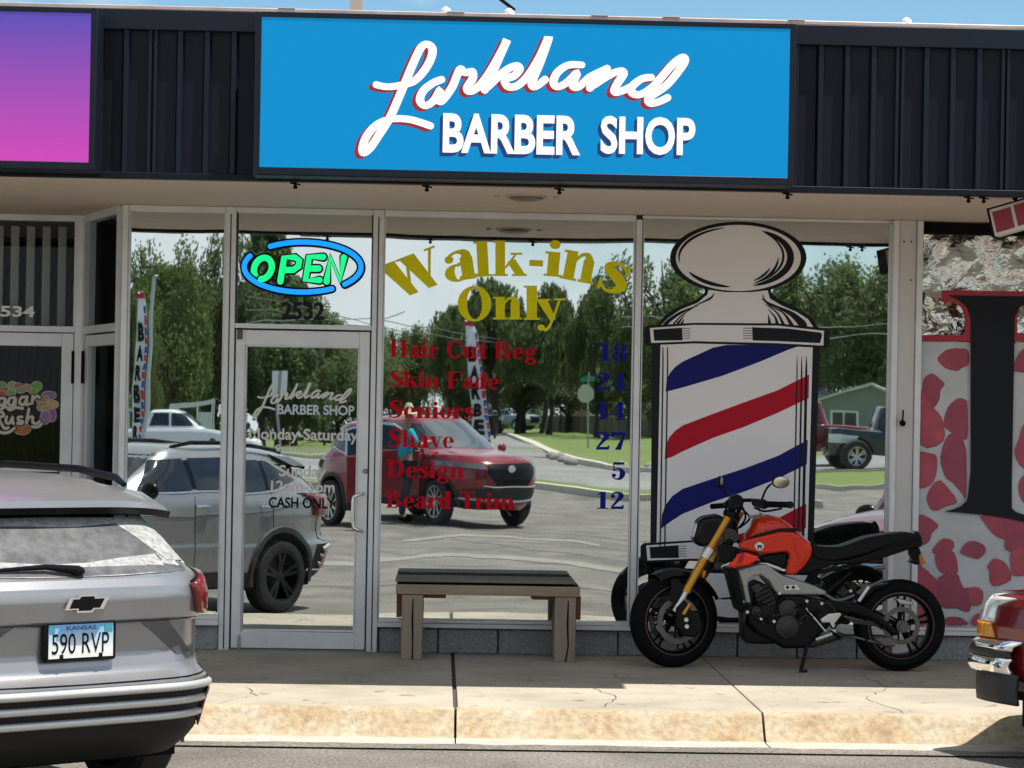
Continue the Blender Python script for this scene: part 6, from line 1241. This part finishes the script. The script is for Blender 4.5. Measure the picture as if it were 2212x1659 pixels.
# ---- background vehicles
def simple_car(label, paint, loc, rz, kind='suv', group=None, name='parked_car'):
    if kind == 'pickup':
        rows = [(.40, .85, 2.75, 2.85), (.5, .95, 2.85, 2.9), (.8, .98, 2.88, 2.92), (1.05, .97, 2.84, 2.92), (1.14, .94, 2.75, 2.9), (1.16, .85, 2.6, 2.88)]; rd = .40; wy = (1.75, -1.75); cabr = [(1.15, .88, 1.25, .95), (1.22, .87, 1.1, .93), (1.6, .79, .6, .85), (1.82, .74, .35, .8), (1.90, .66, .2, .7), (1.92, .5, .1, .6)]
    elif kind == 'box':
        rows = [(.45, .80, 1.95, 2.0), (.6, .88, 2.0, 2.05), (.9, .88, 2.0, 2.05), (1.10, .86, 1.95, 2.05), (1.14, .80, 1.85, 2.02)]; rd = .42; wy = (1.3, -1.3); cabr = [(1.12, .84, .75, 2.0), (1.2, .83, .70, 1.98), (1.6, .80, .55, 1.95), (1.76, .78, .48, 1.93), (1.80, .72, .42, 1.88), (1.82, .6, .3, 1.7)]
    else:
        rows = [(.35, .80, 2.1, 2.1), (.5, .90, 2.2, 2.2), (.8, .92, 2.22, 2.22), (1.0, .91, 2.1, 2.2), (1.08, .88, 1.8, 2.15), (1.10, .85, 1.5, 2.1)]; rd = .36; wy = (1.35, -1.35); cabr = [(1.08, .84, 1.15, 2.05), (1.15, .82, 1.0, 2.0), (1.5, .72, .5, 1.75), (1.62, .66, .3, 1.6), (1.66, .5, .1, 1.3)]
    c = Car(name, label, rows, paint, loc, rz, nf=5, nr=6, category='car' if kind != 'pickup' else 'pickup', group=group); c.shell([(y, rd, rd+.08, .93) for y in wy])
    k = Car('x', '', cabr, paint, (0, 0, 0), 0, nf=5, nr=5); k.root.parent = c.root; k.root.name = 'cabin'
    for q in ('label', 'category'):
        if q in k.root: del k.root[q]
    k.shell(name='cabin_shell'); z0, z1 = cabr[1][0]+.02, cabr[-3][0]-.04
    k.patch('side', [(cabr[1][2]-.35, z0), (.1, z0)], [(cabr[2][2]-.2, z1), (.1, z1)], .01, 'front_side_window', carglass, (1, -1)); k.patch('side', [(.02, z0), (-cabr[2][3]+.12, z0)], [(.02, z1), (-cabr[2][3]+.25, z1)], .01, 'rear_side_window', carglass, (1, -1))
    k.patch('front', [(-.74, z0), (.74, z0)], [(-.62, z1), (.62, z1)], .01, 'windscreen', carglass); k.patch('rear', [(-.7, z0), (.7, z0)], [(-.6, z1), (.6, z1)], .01, 'rear_window', carglass)
    c.patch('front', [(-.5, .55), (.5, .55)], [(-.5, .95), (.5, .95)], .012, 'grille', black); c.patch('front', [(.55, .75), (.86, .75)], [(.55, .95), (.86, .95)], .014, 'headlamp', lamp_clear, (1, -1)); c.patch('rear', [(.72, .75), (.90, .75)], [(.72, 1.05), (.90, 1.05)], .014, 'tail_lamp', lamp_red, (1, -1))
    for x in (.84, -.84):
        for y in wy: c.wheel(x, y, rd, .24, rim_light, 6, .62)
    return c
wpaint = mat('white_car_paint', (.72, .73, .74), .25, coat=.6); jpaint = mat('black_car_paint', (.012, .013, .015), .25, coat=.6); bpaint = mat('blue_grey_car_paint', (.16, .22, .26), .3, coat=.5)
D1 = 62; simple_car('white pickup parked across the road, mirrored above the silver SUV roof', wpaint, (at(372, D1), -D1, gz(at(372, D1), D1)), radians(-90), 'pickup', name='pickup_truck')
D2 = 52; simple_car('red crew cab pickup parked before the grey house, mirrored beside the barber pole picture', redp, (at(1735, D2), -D2, gz(at(1735, D2), D2)), radians(-90), 'box', name='pickup_truck')
D3 = 48.5; simple_car('black off-roader parked on the drive, mirrored next to the panel post', jpaint, (at(1872, D3)+.9, -D3, gz(13, D3)), radians(90), 'box')
D4 = 118; simple_car('dark car coming down the side street, mirrored beside the feather flag', jpaint, (at(1046, D4), -D4, .75), radians(5), 'suv')
D5 = 150; simple_car('blue grey van under the trees far down the side street', bpaint, (at(1096, D5), -D5, .75), radians(-60), 'suv')

# ---- feather flags
flag_cloth = mat('white_flag_cloth', (.80, .80, .82), .8); flag_red = mat('flag_red', (.42, .02, .03), .8); flag_blue = mat('flag_blue', (.03, .07, .28), .8)
def flag(label, px_top, py_top, px_bot, py_bot, d, wpx, letters):
    s_ = SX(d); x0 = at(px_bot, d); zb = zat(px_bot, py_bot, d); zt = zat(px_top, py_top, d); w_ = wpx/s_; lean = at(px_top, d)-x0
    f = thing('feather_flag', label, 'flag', (x0, -d, gz(x0, d)), group='barber feather flags'); g0 = gz(x0, d); h = zt-zb
    xs = lambda t: lean*t
    def wt(t): return w_*(1 if t < .82 else sqrt(max(1-((t-.82)/.18)**2, 0))*.97+.03)
    n = 26; vs = []; L_ = xs
    for k in range(n+1):
        t = k/n; z = zb-g0+h*t; a = L_(t)-w_/2; b = a+wt(t)
        vs += [(a, .02*sin(6*t), z), ((a+b)/2, .05*sin(7*t+1), z), (b, .02*sin(5*t), z)]
    MB().add(vs, [(3*k+j, 3*k+j+1, 3*k+4+j, 3*k+3+j) for k in range(n) for j in range(2)]).build('cloth', flag_cloth, f, smooth=True)
    MB().tube([(-w_/2-.02, 0, 0)]+[(L_(t)-w_/2-.015, 0, zb-g0+h*t) for t in (0, .4, .8)]+[(L_(.98)-w_*.3, 0, zb-g0+h), (L_(1), 0, zb-g0+h*1.0)], .02, 8).build('pole', bar_m, f, smooth=True)
    for i, ch in enumerate(letters):
        t0 = .80-.135*i; lw_ = w_*.62; xc = L_(t0)-w_*.10
        for yy in (.10, -.10): text_fit(ch, xc-lw_/2, xc+lw_/2, zb-g0+h*(t0-.11), zb-g0+h*t0, yy, bold=.06).build('letter', blackm, f)
    random.seed(len(label))
    for i in range(16):
        t = .96-.06*i; m = flag_red if i % 2 == 0 else flag_blue; b = L_(t)-w_/2+wt(t)
        if i == 0: MB().box(b-w_*.8, b, -.11, .11, zb-g0+h*.955, zb-g0+h*.985).build('red_tip', flag_red, f); continue
        for yy in (.11, -.11): MB().face([(b-w_*random.uniform(.15, .3), zb-g0+h*t), (b, zb-g0+h*t), (b, zb-g0+h*(t-.045)), (b-w_*random.uniform(.1, .25), zb-g0+h*(t-.05))], yy).build('colour_patch', m, f)
    return f
flag('white barber feather flag mirrored in the narrow window by the corner post', 291, 632, 276, 962, 60, 37, 'BARBER')
flag('white barber feather flag mirrored behind the price list, left of the wide window centre', 1010, 690, 1042, 985, 54, 31, 'BARBER')

# ---- trees
leaf = mat('leaves', (.125, .165, .055), .6, var=.55, vs=1.3, spec=.3, col2=(.05, .08, .03)); leaf2 = mat('yellow_green_leaves', (.16, .18, .045), .6, var=.5, vs=1.5, spec=.3, col2=(.07, .09, .025)); leaf3 = mat('dark_leaves', (.09, .13, .055), .6, var=.55, vs=1.2, spec=.3, col2=(.035, .06, .028))
for m_ in (leaf, leaf2, leaf3):
    t = m_.node_tree; b = bsdf(m_); tr_ = t.nodes.new('ShaderNodeBsdfTranslucent'); mi_ = t.nodes.new('ShaderNodeMixShader'); mi_.inputs[0].default_value = .42; o_ = t.nodes['Material Output']; src_ = b.inputs['Base Color'].links[0].from_socket
    tr_.inputs[0].default_value = (.20, .27, .10, 1); t.links.new(b.outputs[0], mi_.inputs[1]); t.links.new(tr_.outputs[0], mi_.inputs[2]); t.links.new(mi_.outputs[0], o_.inputs[0])
bark = mat('bark', (.06, .048, .038), .9, var=.4, vs=8, bump=.5, bs=20, stretch=(1, 1, .2))
def make_tree(seed, leafm, kind):
    """unit tree: height 1, crown width 1"""
    random.seed(seed); crown = MB(); wood_ = MB(); cl = []
    if kind == 'round':
        for k in range(44):
            while True:
                p = Vector((random.uniform(-1, 1), random.uniform(-1, 1), random.uniform(-1, 1)))
                if p.length < 1: break
            cl.append((Vector((p.x*.40, p.y*.40, .60+p.z*.33)), random.uniform(.08, .15)))
    elif kind == 'droop':
        for k in range(62):
            a = random.uniform(0, 2*pi); t = random.random()**.7; zc = .95-.62*t*random.uniform(.5, 1); cl.append((Vector((cos(a)*.44*t, sin(a)*.44*t, zc)), random.uniform(.05, .09)))
    else:
        for k in range(70):
            a = random.uniform(0, 2*pi); h = random.uniform(.12, 1.0); rr_ = .46*(1-h)**.75*random.uniform(.4, 1)+.02; cl.append((Vector((cos(a)*rr_, sin(a)*rr_, h)), random.uniform(.04, .085)))
    for c, r in cl:
        N_ = 330 if kind != 'droop' else 280
        for q in range(N_):
            d = Vector((random.gauss(0, 1), random.gauss(0, 1), random.gauss(0, .8))).normalized()*r*random.uniform(.45, 1.15)
            if kind == 'droop': d.z *= 1.7; d.z -= r*.4
            p = c+d; s_ = random.uniform(.009, .019); a = Vector((random.gauss(0, 1), random.gauss(0, 1), random.gauss(0, 1))).normalized(); b = a.orthogonal().normalized(); b.rotate(Quaternion(a, random.uniform(0, 6.28))); e = a.cross(b)
            k2 = 1.5 if kind == 'droop' else .8
            if kind == 'droop': b = Vector((random.gauss(0, .2), random.gauss(0, .2), 1)).normalized(); e = b.orthogonal().normalized(); e.rotate(Quaternion(b, random.uniform(0, 6.28)))
            crown.add([p-b*s_*k2, p+e*s_*.75, p+b*s_*k2, p-e*s_*.75], [(0, 1, 2, 3)])
    wood_.tube([(0, 0, -.02), (.01, 0, .15), (-.01, .01, .4), (.01, 0, .7), (0, 0, .9)], [.035, .026, .02, .012, .004], 8)
    for c, r in cl[::2]:
        z0 = min(max(c.z-.25, .15), .6); wood_.tube([(0, 0, z0), (c.x*.5, c.y*.5, (z0+c.z)/2+.02), tuple(c)], [.013, .008, .003], 5)
    t = thing('tree', 'tree', 'tree'); wood_.build('trunk', bark, t, smooth=True); crown.build('crown', leafm, t); return t
KINDS = {}
def tree(kind, px, top, d, wpx, label, base=None, rot=None, group='trees across the road'):
    x = at(px, d); z0 = gz(x, d) if base is None else base; h = zat(px, top, d)-z0; w_ = 1.45*wpx/SX(d)
    if kind not in KINDS:
        KINDS[kind] = make_tree(*{'oak': (1, leaf, 'round'), 'elm': (2, leaf3, 'round'), 'lime': (3, leaf2, 'round'), 'willow': (4, leaf, 'droop'), 'cedar': (5, leaf3, 'cone')}[kind]); t = KINDS[kind]
    else: t = copy_tree(KINDS[kind])
    t.location = (x, -d, z0); t.scale = (w_, w_, h); t.rotation_euler = (0, 0, rot if rot is not None else random.uniform(0, 6.28)); tag(t, label, 'tree', group); return t
random.seed(21)
for a in (('oak', 285, 488, 84, 190, 'broad olive green tree mirrored behind the left feather flag'), ('lime', 380, 500, 76, 170, 'yellow green tree in the middle of the narrow left window'), ('elm', 478, 492, 82, 190, 'dark broad tree mirrored beside the left door mullion'), ('lime', 300, 640, 70, 80, 'small yellowish tree mirrored low behind the left feather flag'),
          ('elm', 420, 620, 92, 220, 'dark low tree mirrored over the brown roofed house'), ('oak', 330, 560, 100, 260, 'big tree behind the others, mirrored in the left of the narrow window'), ('oak', 455, 540, 102, 260, 'big tree behind the others, mirrored in the right of the narrow window'),
          ('cedar', 560, 470, 84, 240, 'tall dark conifer mirrored behind the OPEN sign'), ('oak', 620, 590, 96, 200, 'dark tree mirrored behind the number 2532'), ('elm', 705, 680, 104, 150, 'tree mirrored right of the number 2532'), ('cedar', 640, 600, 87, 170, 'conifer with a bare trunk mirrored in the left of the door'), ('elm', 730, 715, 110, 200, 'low dark tree mirrored in the right of the door'), ('lime', 690, 775, 104, 70, 'small yellow green tree mirrored in the door'), ('oak', 790, 690, 118, 140, 'tree mirrored by the door handle stile'), ('elm', 600, 660, 120, 240, 'dark tree filling the gap behind the door conifer'),
          ('oak', 880, 682, 112, 120, 'pointed tree left of the feather flag in the wide window'), ('elm', 845, 735, 122, 140, 'low dark tree mirrored left in the wide window'), ('willow', 965, 665, 118, 130, 'drooping tree mirrored just left of the word Only'), ('willow', 1060, 585, 108, 220, 'big drooping tree mirrored behind the word Only'), ('willow', 1190, 600, 104, 180, 'big drooping tree mirrored behind the utility pole'), ('elm', 1125, 665, 116, 170, 'dense tree between the two big drooping trees'),
          ('oak', 1000, 735, 130, 190, 'dark tree mirrored behind the feather flag in the wide window'), ('oak', 1130, 700, 125, 230, 'shady tree over the blue grey van'), ('elm', 1240, 735, 120, 200, 'dark tree mirrored left of the prices'), ('willow', 1315, 585, 98, 140, 'tall tree mirrored behind the prices'), ('oak', 1350, 730, 125, 190, 'tree mirrored behind the tan house'),
          ('oak', 1420, 520, 92, 210, 'leafy tree mirrored left of the barber pole knob'), ('elm', 1470, 640, 96, 200, 'dark tree mirrored left of the barber pole neck'), ('oak', 1775, 520, 96, 220, 'leafy green tree mirrored right of the barber pole knob'), ('oak', 1890, 525, 92, 220, 'leafy green tree mirrored beside the panel post'), ('elm', 1740, 600, 104, 230, 'dark tree mirrored behind the barber pole collar'), ('elm', 1850, 610, 106, 230, 'dark tree mirrored above the chimneys'), ('elm', 1960, 540, 98, 220, 'dark tree mirrored at the edge of the right window')):
    tree(*a)
# hedge masses that close the gaps between the trunks
def hedge(label, x0, x1, d, z1, m, seed, name='hedge'):
    random.seed(seed); mb = MB(); n = int(abs(x1-x0)*190)
    for k in range(n):
        x = random.uniform(x0, x1); z = random.uniform(0, 1)**.8*(z1*(.75+.25*sin(x*.9)+.12*sin(2.7*x))); y = random.uniform(-.8, .8); s_ = random.uniform(.12, .26); a = Vector((random.gauss(0, 1), random.gauss(0, 1), random.gauss(0, 1))).normalized(); b = a.orthogonal().normalized(); b.rotate(Quaternion(a, random.uniform(0, 6))); e = a.cross(b); p = Vector((x, y, z)); mb.add([p-b*s_, p+e*s_*.6, p+b*s_, p-e*s_*.6], [(0, 1, 2, 3)])
    xm = (x0+x1)/2; mb.v = [(x-xm, y, z) for x, y, z in mb.v]; o = mb.build(name, m); o.location = (xm, -d, gz(xm, d)-.05); return tag(o, label, 'hedge')
hedge('dark undergrowth below the trees, mirrored in the narrow left window', at(255, 96), at(520, 96), 96, 3.4, leaf3, 31)
hedge('dark undergrowth below the trees, mirrored in the door', at(560, 128), at(830, 128), 128, 2.6, leaf3, 32)
hedge('dark undergrowth below the trees, mirrored behind the feather flag in the wide window', at(830, 170), at(1240, 170), 170, 3.2, leaf3, 33)
hedge('dark undergrowth below the trees, mirrored behind the house roofs', at(1380, 118), at(2050, 118), 118, 4.0, leaf3, 34)

# ---- houses
def house(label, x, d, w_, dep, hw, hr, wall_m, roof_m, rz=0, gable_front=False, chim=False, wins=2):
    h = thing('house', label, 'house', (x, -d, gz(x, d)), rz)
    MB().box(-w_/2, w_/2, -dep/2, dep/2, -.2, hw).build('wall', wall_m, h)
    o_ = .3
    if gable_front:
        MB().add([(-w_/2, dep/2, hw), (w_/2, dep/2, hw), (0, dep/2, hw+hr), (-w_/2, -dep/2, hw), (w_/2, -dep/2, hw), (0, -dep/2, hw+hr)], [(0, 1, 2), (5, 4, 3)]).build('gable', wall_m, h)
        P = [(-w_/2-o_, hw-.12), (0, hw+hr), (w_/2+o_, hw-.12), (w_/2+o_, hw), (0, hw+hr+.14), (-w_/2-o_, hw)]
        rf = MB().add([(a, -dep/2-o_, z) for a, z in P]+[(a, dep/2+o_, z) for a, z in P], [tuple(range(6)), tuple(range(11, 5, -1))]+[(i, (i+1) % 6, 6+(i+1) % 6, 6+i) for i in range(6)]).build('roof', roof_m, h)
    else:
        P = [(-dep/2-o_, hw-.12), (0, hw+hr), (dep/2+o_, hw-.12), (dep/2+o_, hw), (0, hw+hr+.14), (-dep/2-o_, hw)]
        rf = MB().add([(-w_/2-o_, a, z) for a, z in P]+[(w_/2+o_, a, z) for a, z in P], [tuple(range(5, -1, -1)), tuple(range(6, 12))]+[(i, 6+i, 6+(i+1) % 6, (i+1) % 6) for i in range(6)]).build('roof', roof_m, h)
    if chim: MB().box(-.3, .3, -.3, .3, hw+hr-.5, hw+hr+.9).box(-.36, .36, -.36, .36, hw+hr+.9, hw+hr+1.0).build('chimney', bpy.data.materials['brick_chimney'], rf)
    for k in range(wins):
        xx = -w_/2+w_*(k+.5)/wins; f = MB().box(xx-.55, xx+.55, dep/2, dep/2+.05, hw*.36, hw*.82).build('window', white, h); MB().box(xx-.46, xx-.03, dep/2+.05, dep/2+.06, hw*.40, hw*.78).box(xx+.03, xx+.46, dep/2+.05, dep/2+.06, hw*.40, hw*.78).build('window_glass', carglass, f)
    return h
mat('brick_chimney', (.22, .12, .09), .9, var=.3, vs=10)
sid_g = mat('grey_siding', (.24, .25, .24), .8, bump=.2, bs=8, stretch=(.01, .01, 3)); tan_w = mat('tan_siding', (.26, .20, .13), .85, var=.15, vs=2); pale_w = mat('pale_blue_siding', (.50, .55, .57), .8); brown_r = mat('brown_shingles', (.19, .15, .12), .9, var=.3, vs=3); pale_r = mat('pale_grey_shingles', (.62, .63, .62), .8, var=.2, vs=3); white_w = mat('white_siding', (.65, .66, .66), .7)
house('house with a brown gable roof between trees, mirrored above the white pickup', at(350, 112), 112, 5.0, 5, 2.5, 1.7, white_w, brown_r, .3)
house('tan gabled house behind the fence, mirrored behind the prices', at(1312, 150), 150, 5.2, 5, 2.6, 1.9, tan_w, brown_r, 0, True, wins=1)
house('white garage far down the side street, mirrored beside the blue grey van', at(1120, 175), 175, 3.4, 4, 2.2, 1.0, white_w, pale_r, 0, True, wins=1)
house('grey sided house with two white windows, mirrored above the black off-roader', at(1900, 84), 84, 5.0, 4, 1.75, .95, sid_g, pale_r, radians(14), True)
house('pale house with a white roof and brick chimney, mirrored right of the barber pole picture', at(1800, 96), 96, 9.0, 5, 1.9, 1.0, white_w, pale_r, radians(-10), False, True, wins=3)
# ---- street furniture
pole_w = mat('creosoted_pole', (.045, .038, .032), .9, var=.3, vs=6); galv = mat('galvanised_steel', (.33, .34, .34), .5, .6)
DU = 112; xu = at(1172, DU); gu = gz(xu, DU); zt = zat(1185, 725, DU)
up = thing('utility_pole', 'dark wooden utility pole with a cross-arm on the lawn, mirrored left of the prices', 'utility pole', (xu, -DU, gu))
MB().tube([(0, 0, -.2), (.3, 0, zt-gu)], [.17, .12], 12).build('pole', pole_w, up, smooth=True); MB().box(-.4, 1.0, -.06, .06, zt-gu-.45, zt-gu-.30).build('cross_arm', pole_w, up)
for k in (-.35, .0, .55, .95): MB().lathe([(0, .0), (.05, 0), (.05, .12), (0, .14)], Matrix.Translation((k, 0, zt-gu-.30)) @ Matrix.Rotation(radians(90), 4, 'X'), 10).build('insulator', mat('insulator', (.3, .3, .3), .3) if k == -.35 else bpy.data.materials['insulator'], up)
MB().box(-.28, .0, -.25, .15, zt-gu-2.6, zt-gu-1.7).build('meter_box', galv, up, bevel=.03)
DS = 64; xs_ = at(1293, DS); gs_ = gz(xs_, DS)
ss = thing('stop_sign', 'octagonal sign seen from its pale back with a green street plate on top', 'road sign', (xs_, -DS, gs_))
zc_ = zat(1290, 848, DS)-gs_
MB().tube([(0, 0, -.1), (0, 0, zc_+.75)], .035, 8).build('post', galv, ss); MB().prism([(-.12+.38*cos(pi/8+k*pi/4), zc_+.38*sin(pi/8+k*pi/4)) for k in range(8)], .04, .055).build('sign_back', mat('sign_back', (.52, .49, .40), .5), ss)
MB().box(-.38, .30, .0, .02, zc_+.45, zc_+.62).build('street_plate', mat('green_plate', (.02, .22, .17), .5), ss)
DP = 40; xp = at(607, DP); gp_ = gz(xp, DP); za, zb_ = zat(603, 782, DP)-gp_, zat(603, 838, DP)-gp_
sg_ = thing('sign_post', 'thin post with two narrow white sign panels by the verge, mirrored in the door', 'road sign', (xp, -DP, gp_))
MB().tube([(0, 0, -.1), (-.02, 0, za)], .035, 8).build('post', galv, sg_); MB().box(-.20, -.045, .02, .05, zb_, za).build('panel', white, sg_); MB().box(.035, .20, .02, .05, zb_, za).build('panel', white, sg_)
DL = 56; xl_ = at(300, DL)
lp = thing('lamp_post', 'slim pale grey pole leaning beside the left feather flag', 'pole', (xl_, -DL, gz(xl_, DL)))
MB().tube([(0, 0, 0), (at(325, DL)-xl_, 0, zat(325, 598, DL)-gz(xl_, DL))], [.10, .07], 10).build('shaft', mat('pale_pole', (.42, .46, .45), .5), lp, smooth=True); MB().sphere((at(325, DL)-xl_+.05, 0, zat(325, 598, DL)-gz(xl_, DL)), .10, .10, .06).build('cap', galv, lp, smooth=True)
fn = thing('fence', 'low grey board fence along the lawn, mirrored below the prices', 'fence', (0, 0, 0)); fm = mat('grey_fence_boards', (.17, .165, .15), .9, var=.35, vs=3)
mb = MB(); mp_ = []
fa = Vector((at(1176, 134), -134)); fb = Vector((at(1440, 92), -92)); L_ = (fb-fa).length; n = int(L_/.30)
for k in range(n):
    p = fa.lerp(fb, k/n); q = fa.lerp(fb, (k+.93)/n); mb.add([(p.x, p.y, .7), (q.x, q.y, .7), (q.x, q.y, 1.62+.03*sin(k*1.7)), (p.x, p.y, 1.62+.03*sin(k*1.7)), (p.x, p.y-.05, .7), (q.x, q.y-.05, .7), (q.x, q.y-.05, 1.62+.03*sin(k*1.7)), (p.x, p.y-.05, 1.62+.03*sin(k*1.7))], [(0, 1, 2, 3), (7, 6, 5, 4), (0, 3, 7, 4), (1, 5, 6, 2), (3, 2, 6, 7)])
mb.build('boards', fm, fn)
for k in range(0, 15): p = fa.lerp(fb, k/14); MB().box(p.x-.06, p.x+.06, p.y-.17, p.y-.06, .6, 1.66).build('post', fm, fn)
for px, d, lb in ((1062, 88, 'mailbox on a wooden post at the side street kerb'), (697, 86, 'dark marker post on the lawn, mirrored in the door')):
    x = at(px, d); m_ = thing('mailbox' if px > 1000 else 'marker_post', lb, 'mailbox' if px > 1000 else 'post', (x, -d, gz(x, d)))
    MB().box(-.06, .06, -.06, .06, 0, 1.05).build('post', pole_w, m_)
    if px > 1000: MB().box(-.12, .12, -.25, .25, 1.05, 1.2).lathe([(0, -.25), (.12, -.25), (.12, .25), (0, .25)], Matrix.Translation((0, 0, 1.2)), 16).build('box', galv, m_)
    else: MB().box(-.09, .09, -.09, .09, .95, 1.12).build('cap', pole_w, m_)
rock = mat('limestone_rock', (.34, .31, .26), .9, var=.3, vs=3)
random.seed(14)
for k, (px, py) in enumerate(((1196, 988), (1212, 991), (1228, 995), (1246, 998), (1392, 1018), (1402, 1020))):
    d = 53.5-k*1.4; x = at(px, d); o = MB(); o.sphere((0, 0, .06), random.uniform(.16, .28), .2, random.uniform(.10, .17), 12, 8); o.v = [(a*(1+.15*sin(9*b+k)), b*(1+.15*sin(7*c+k)), c*(1+.12*sin(8*a))) for a, b, c in o.v]
    q = o.build('rock', rock, smooth=True); q.location = (x, -d, gz(x, d)); tag(q, 'rough pale rock on the lawn edge by the side street kerb', 'rock', 'rocks along the lawn edge')
# trailer with a canvas side beyond the white pickup
DT = 68; xt = at(432, DT); tr = thing('trailer', 'white frame trailer with open sides behind the white pickup', 'trailer', (xt, -DT, gz(xt, DT)))
MB().box(-.9, .9, -.8, .8, .35, .50).build('deck', galv, tr); MB().box(-.9, -.82, .72, .8, .5, 2.0).box(.82, .9, .72, .8, .5, 2.2).box(-.9, -.82, -.8, -.72, .5, 2.0).box(.82, .9, -.8, -.72, .5, 2.2).box(-.05, .03, .72, .8, .5, 2.1).build('frame', white, tr); MB().add([(-.95, .85, 1.98), (.95, .85, 2.2), (.95, -.85, 2.2), (-.95, -.85, 1.98), (-.95, .85, 1.8), (.95, .85, 2.02)], [(0, 1, 2, 3), (0, 1, 5, 4)]).build('canopy', white_w, tr); MB().box(.05, .8, .70, .74, .6, 1.7).build('side_panel', white_w, tr)
for x in (-.5, .5): MB().lathe([(0, -.1), (.3, -.1), (.3, .1), (0, .1)], Matrix.Translation((x, .75, .3)), 20).build('wheel', tyre_m, tr)
# overhead lines
wire_m = mat('overhead_wire', (.10, .11, .11), .6)
for (a, b, lb) in (((1390, 688, 70), (2050, 700, 70), 'upper overhead wire mirrored across the right window'), ((1390, 708, 70), (2050, 722, 70), 'lower overhead wire mirrored across the right window'), ((520, 640, 70), (1172, 740, 112), 'upper wire running to the utility pole'), ((520, 668, 70), (1180, 745, 112), 'lower wire running to the utility pole'), ((515, 700, 62), (830, 672, 80), 'overhead wire mirrored over the door')):
    p = W(a[0], a[1], -a[2]); q = W(b[0], b[1], -b[2]); p.y = -a[2]; q.y = -b[2]; P = [p.lerp(q, k/12)-Vector((0, 0, .9*4*(k/12)*(1-k/12)*.25)) for k in range(13)]
    c = Vector(P[0]); tag(MB().tube([v-c for v in P], .022, 5).build('power_line', wire_m), lb, 'wire').location = c
# things above the roof edge
q = W(770, 6, -1.0); rp = thing('roof_mast', 'beige square mast rising behind the roof edge left of the sign centre', 'mast', (q.x, 1.0, 4.08))
MB().box(-.045, .045, -.045, .045, 0, 2).build('shaft', mat('beige_mast', (.36, .31, .28), .6), rp); MB().box(-.07, .07, -.07, .07, 0, .04).build('base_plate', galv, rp)
p = W(1078, -4, 0); q = W(1112, 22, 0); tag(MB().tube([(0, 0, 0), (q.x-p.x+.0, 0, q.z-p.z)], .012, 6).build('roof_cable', blackm), 'short dark cable slanting down behind the roof edge above the sign', 'cable').location = (p.x, .0, p.z)
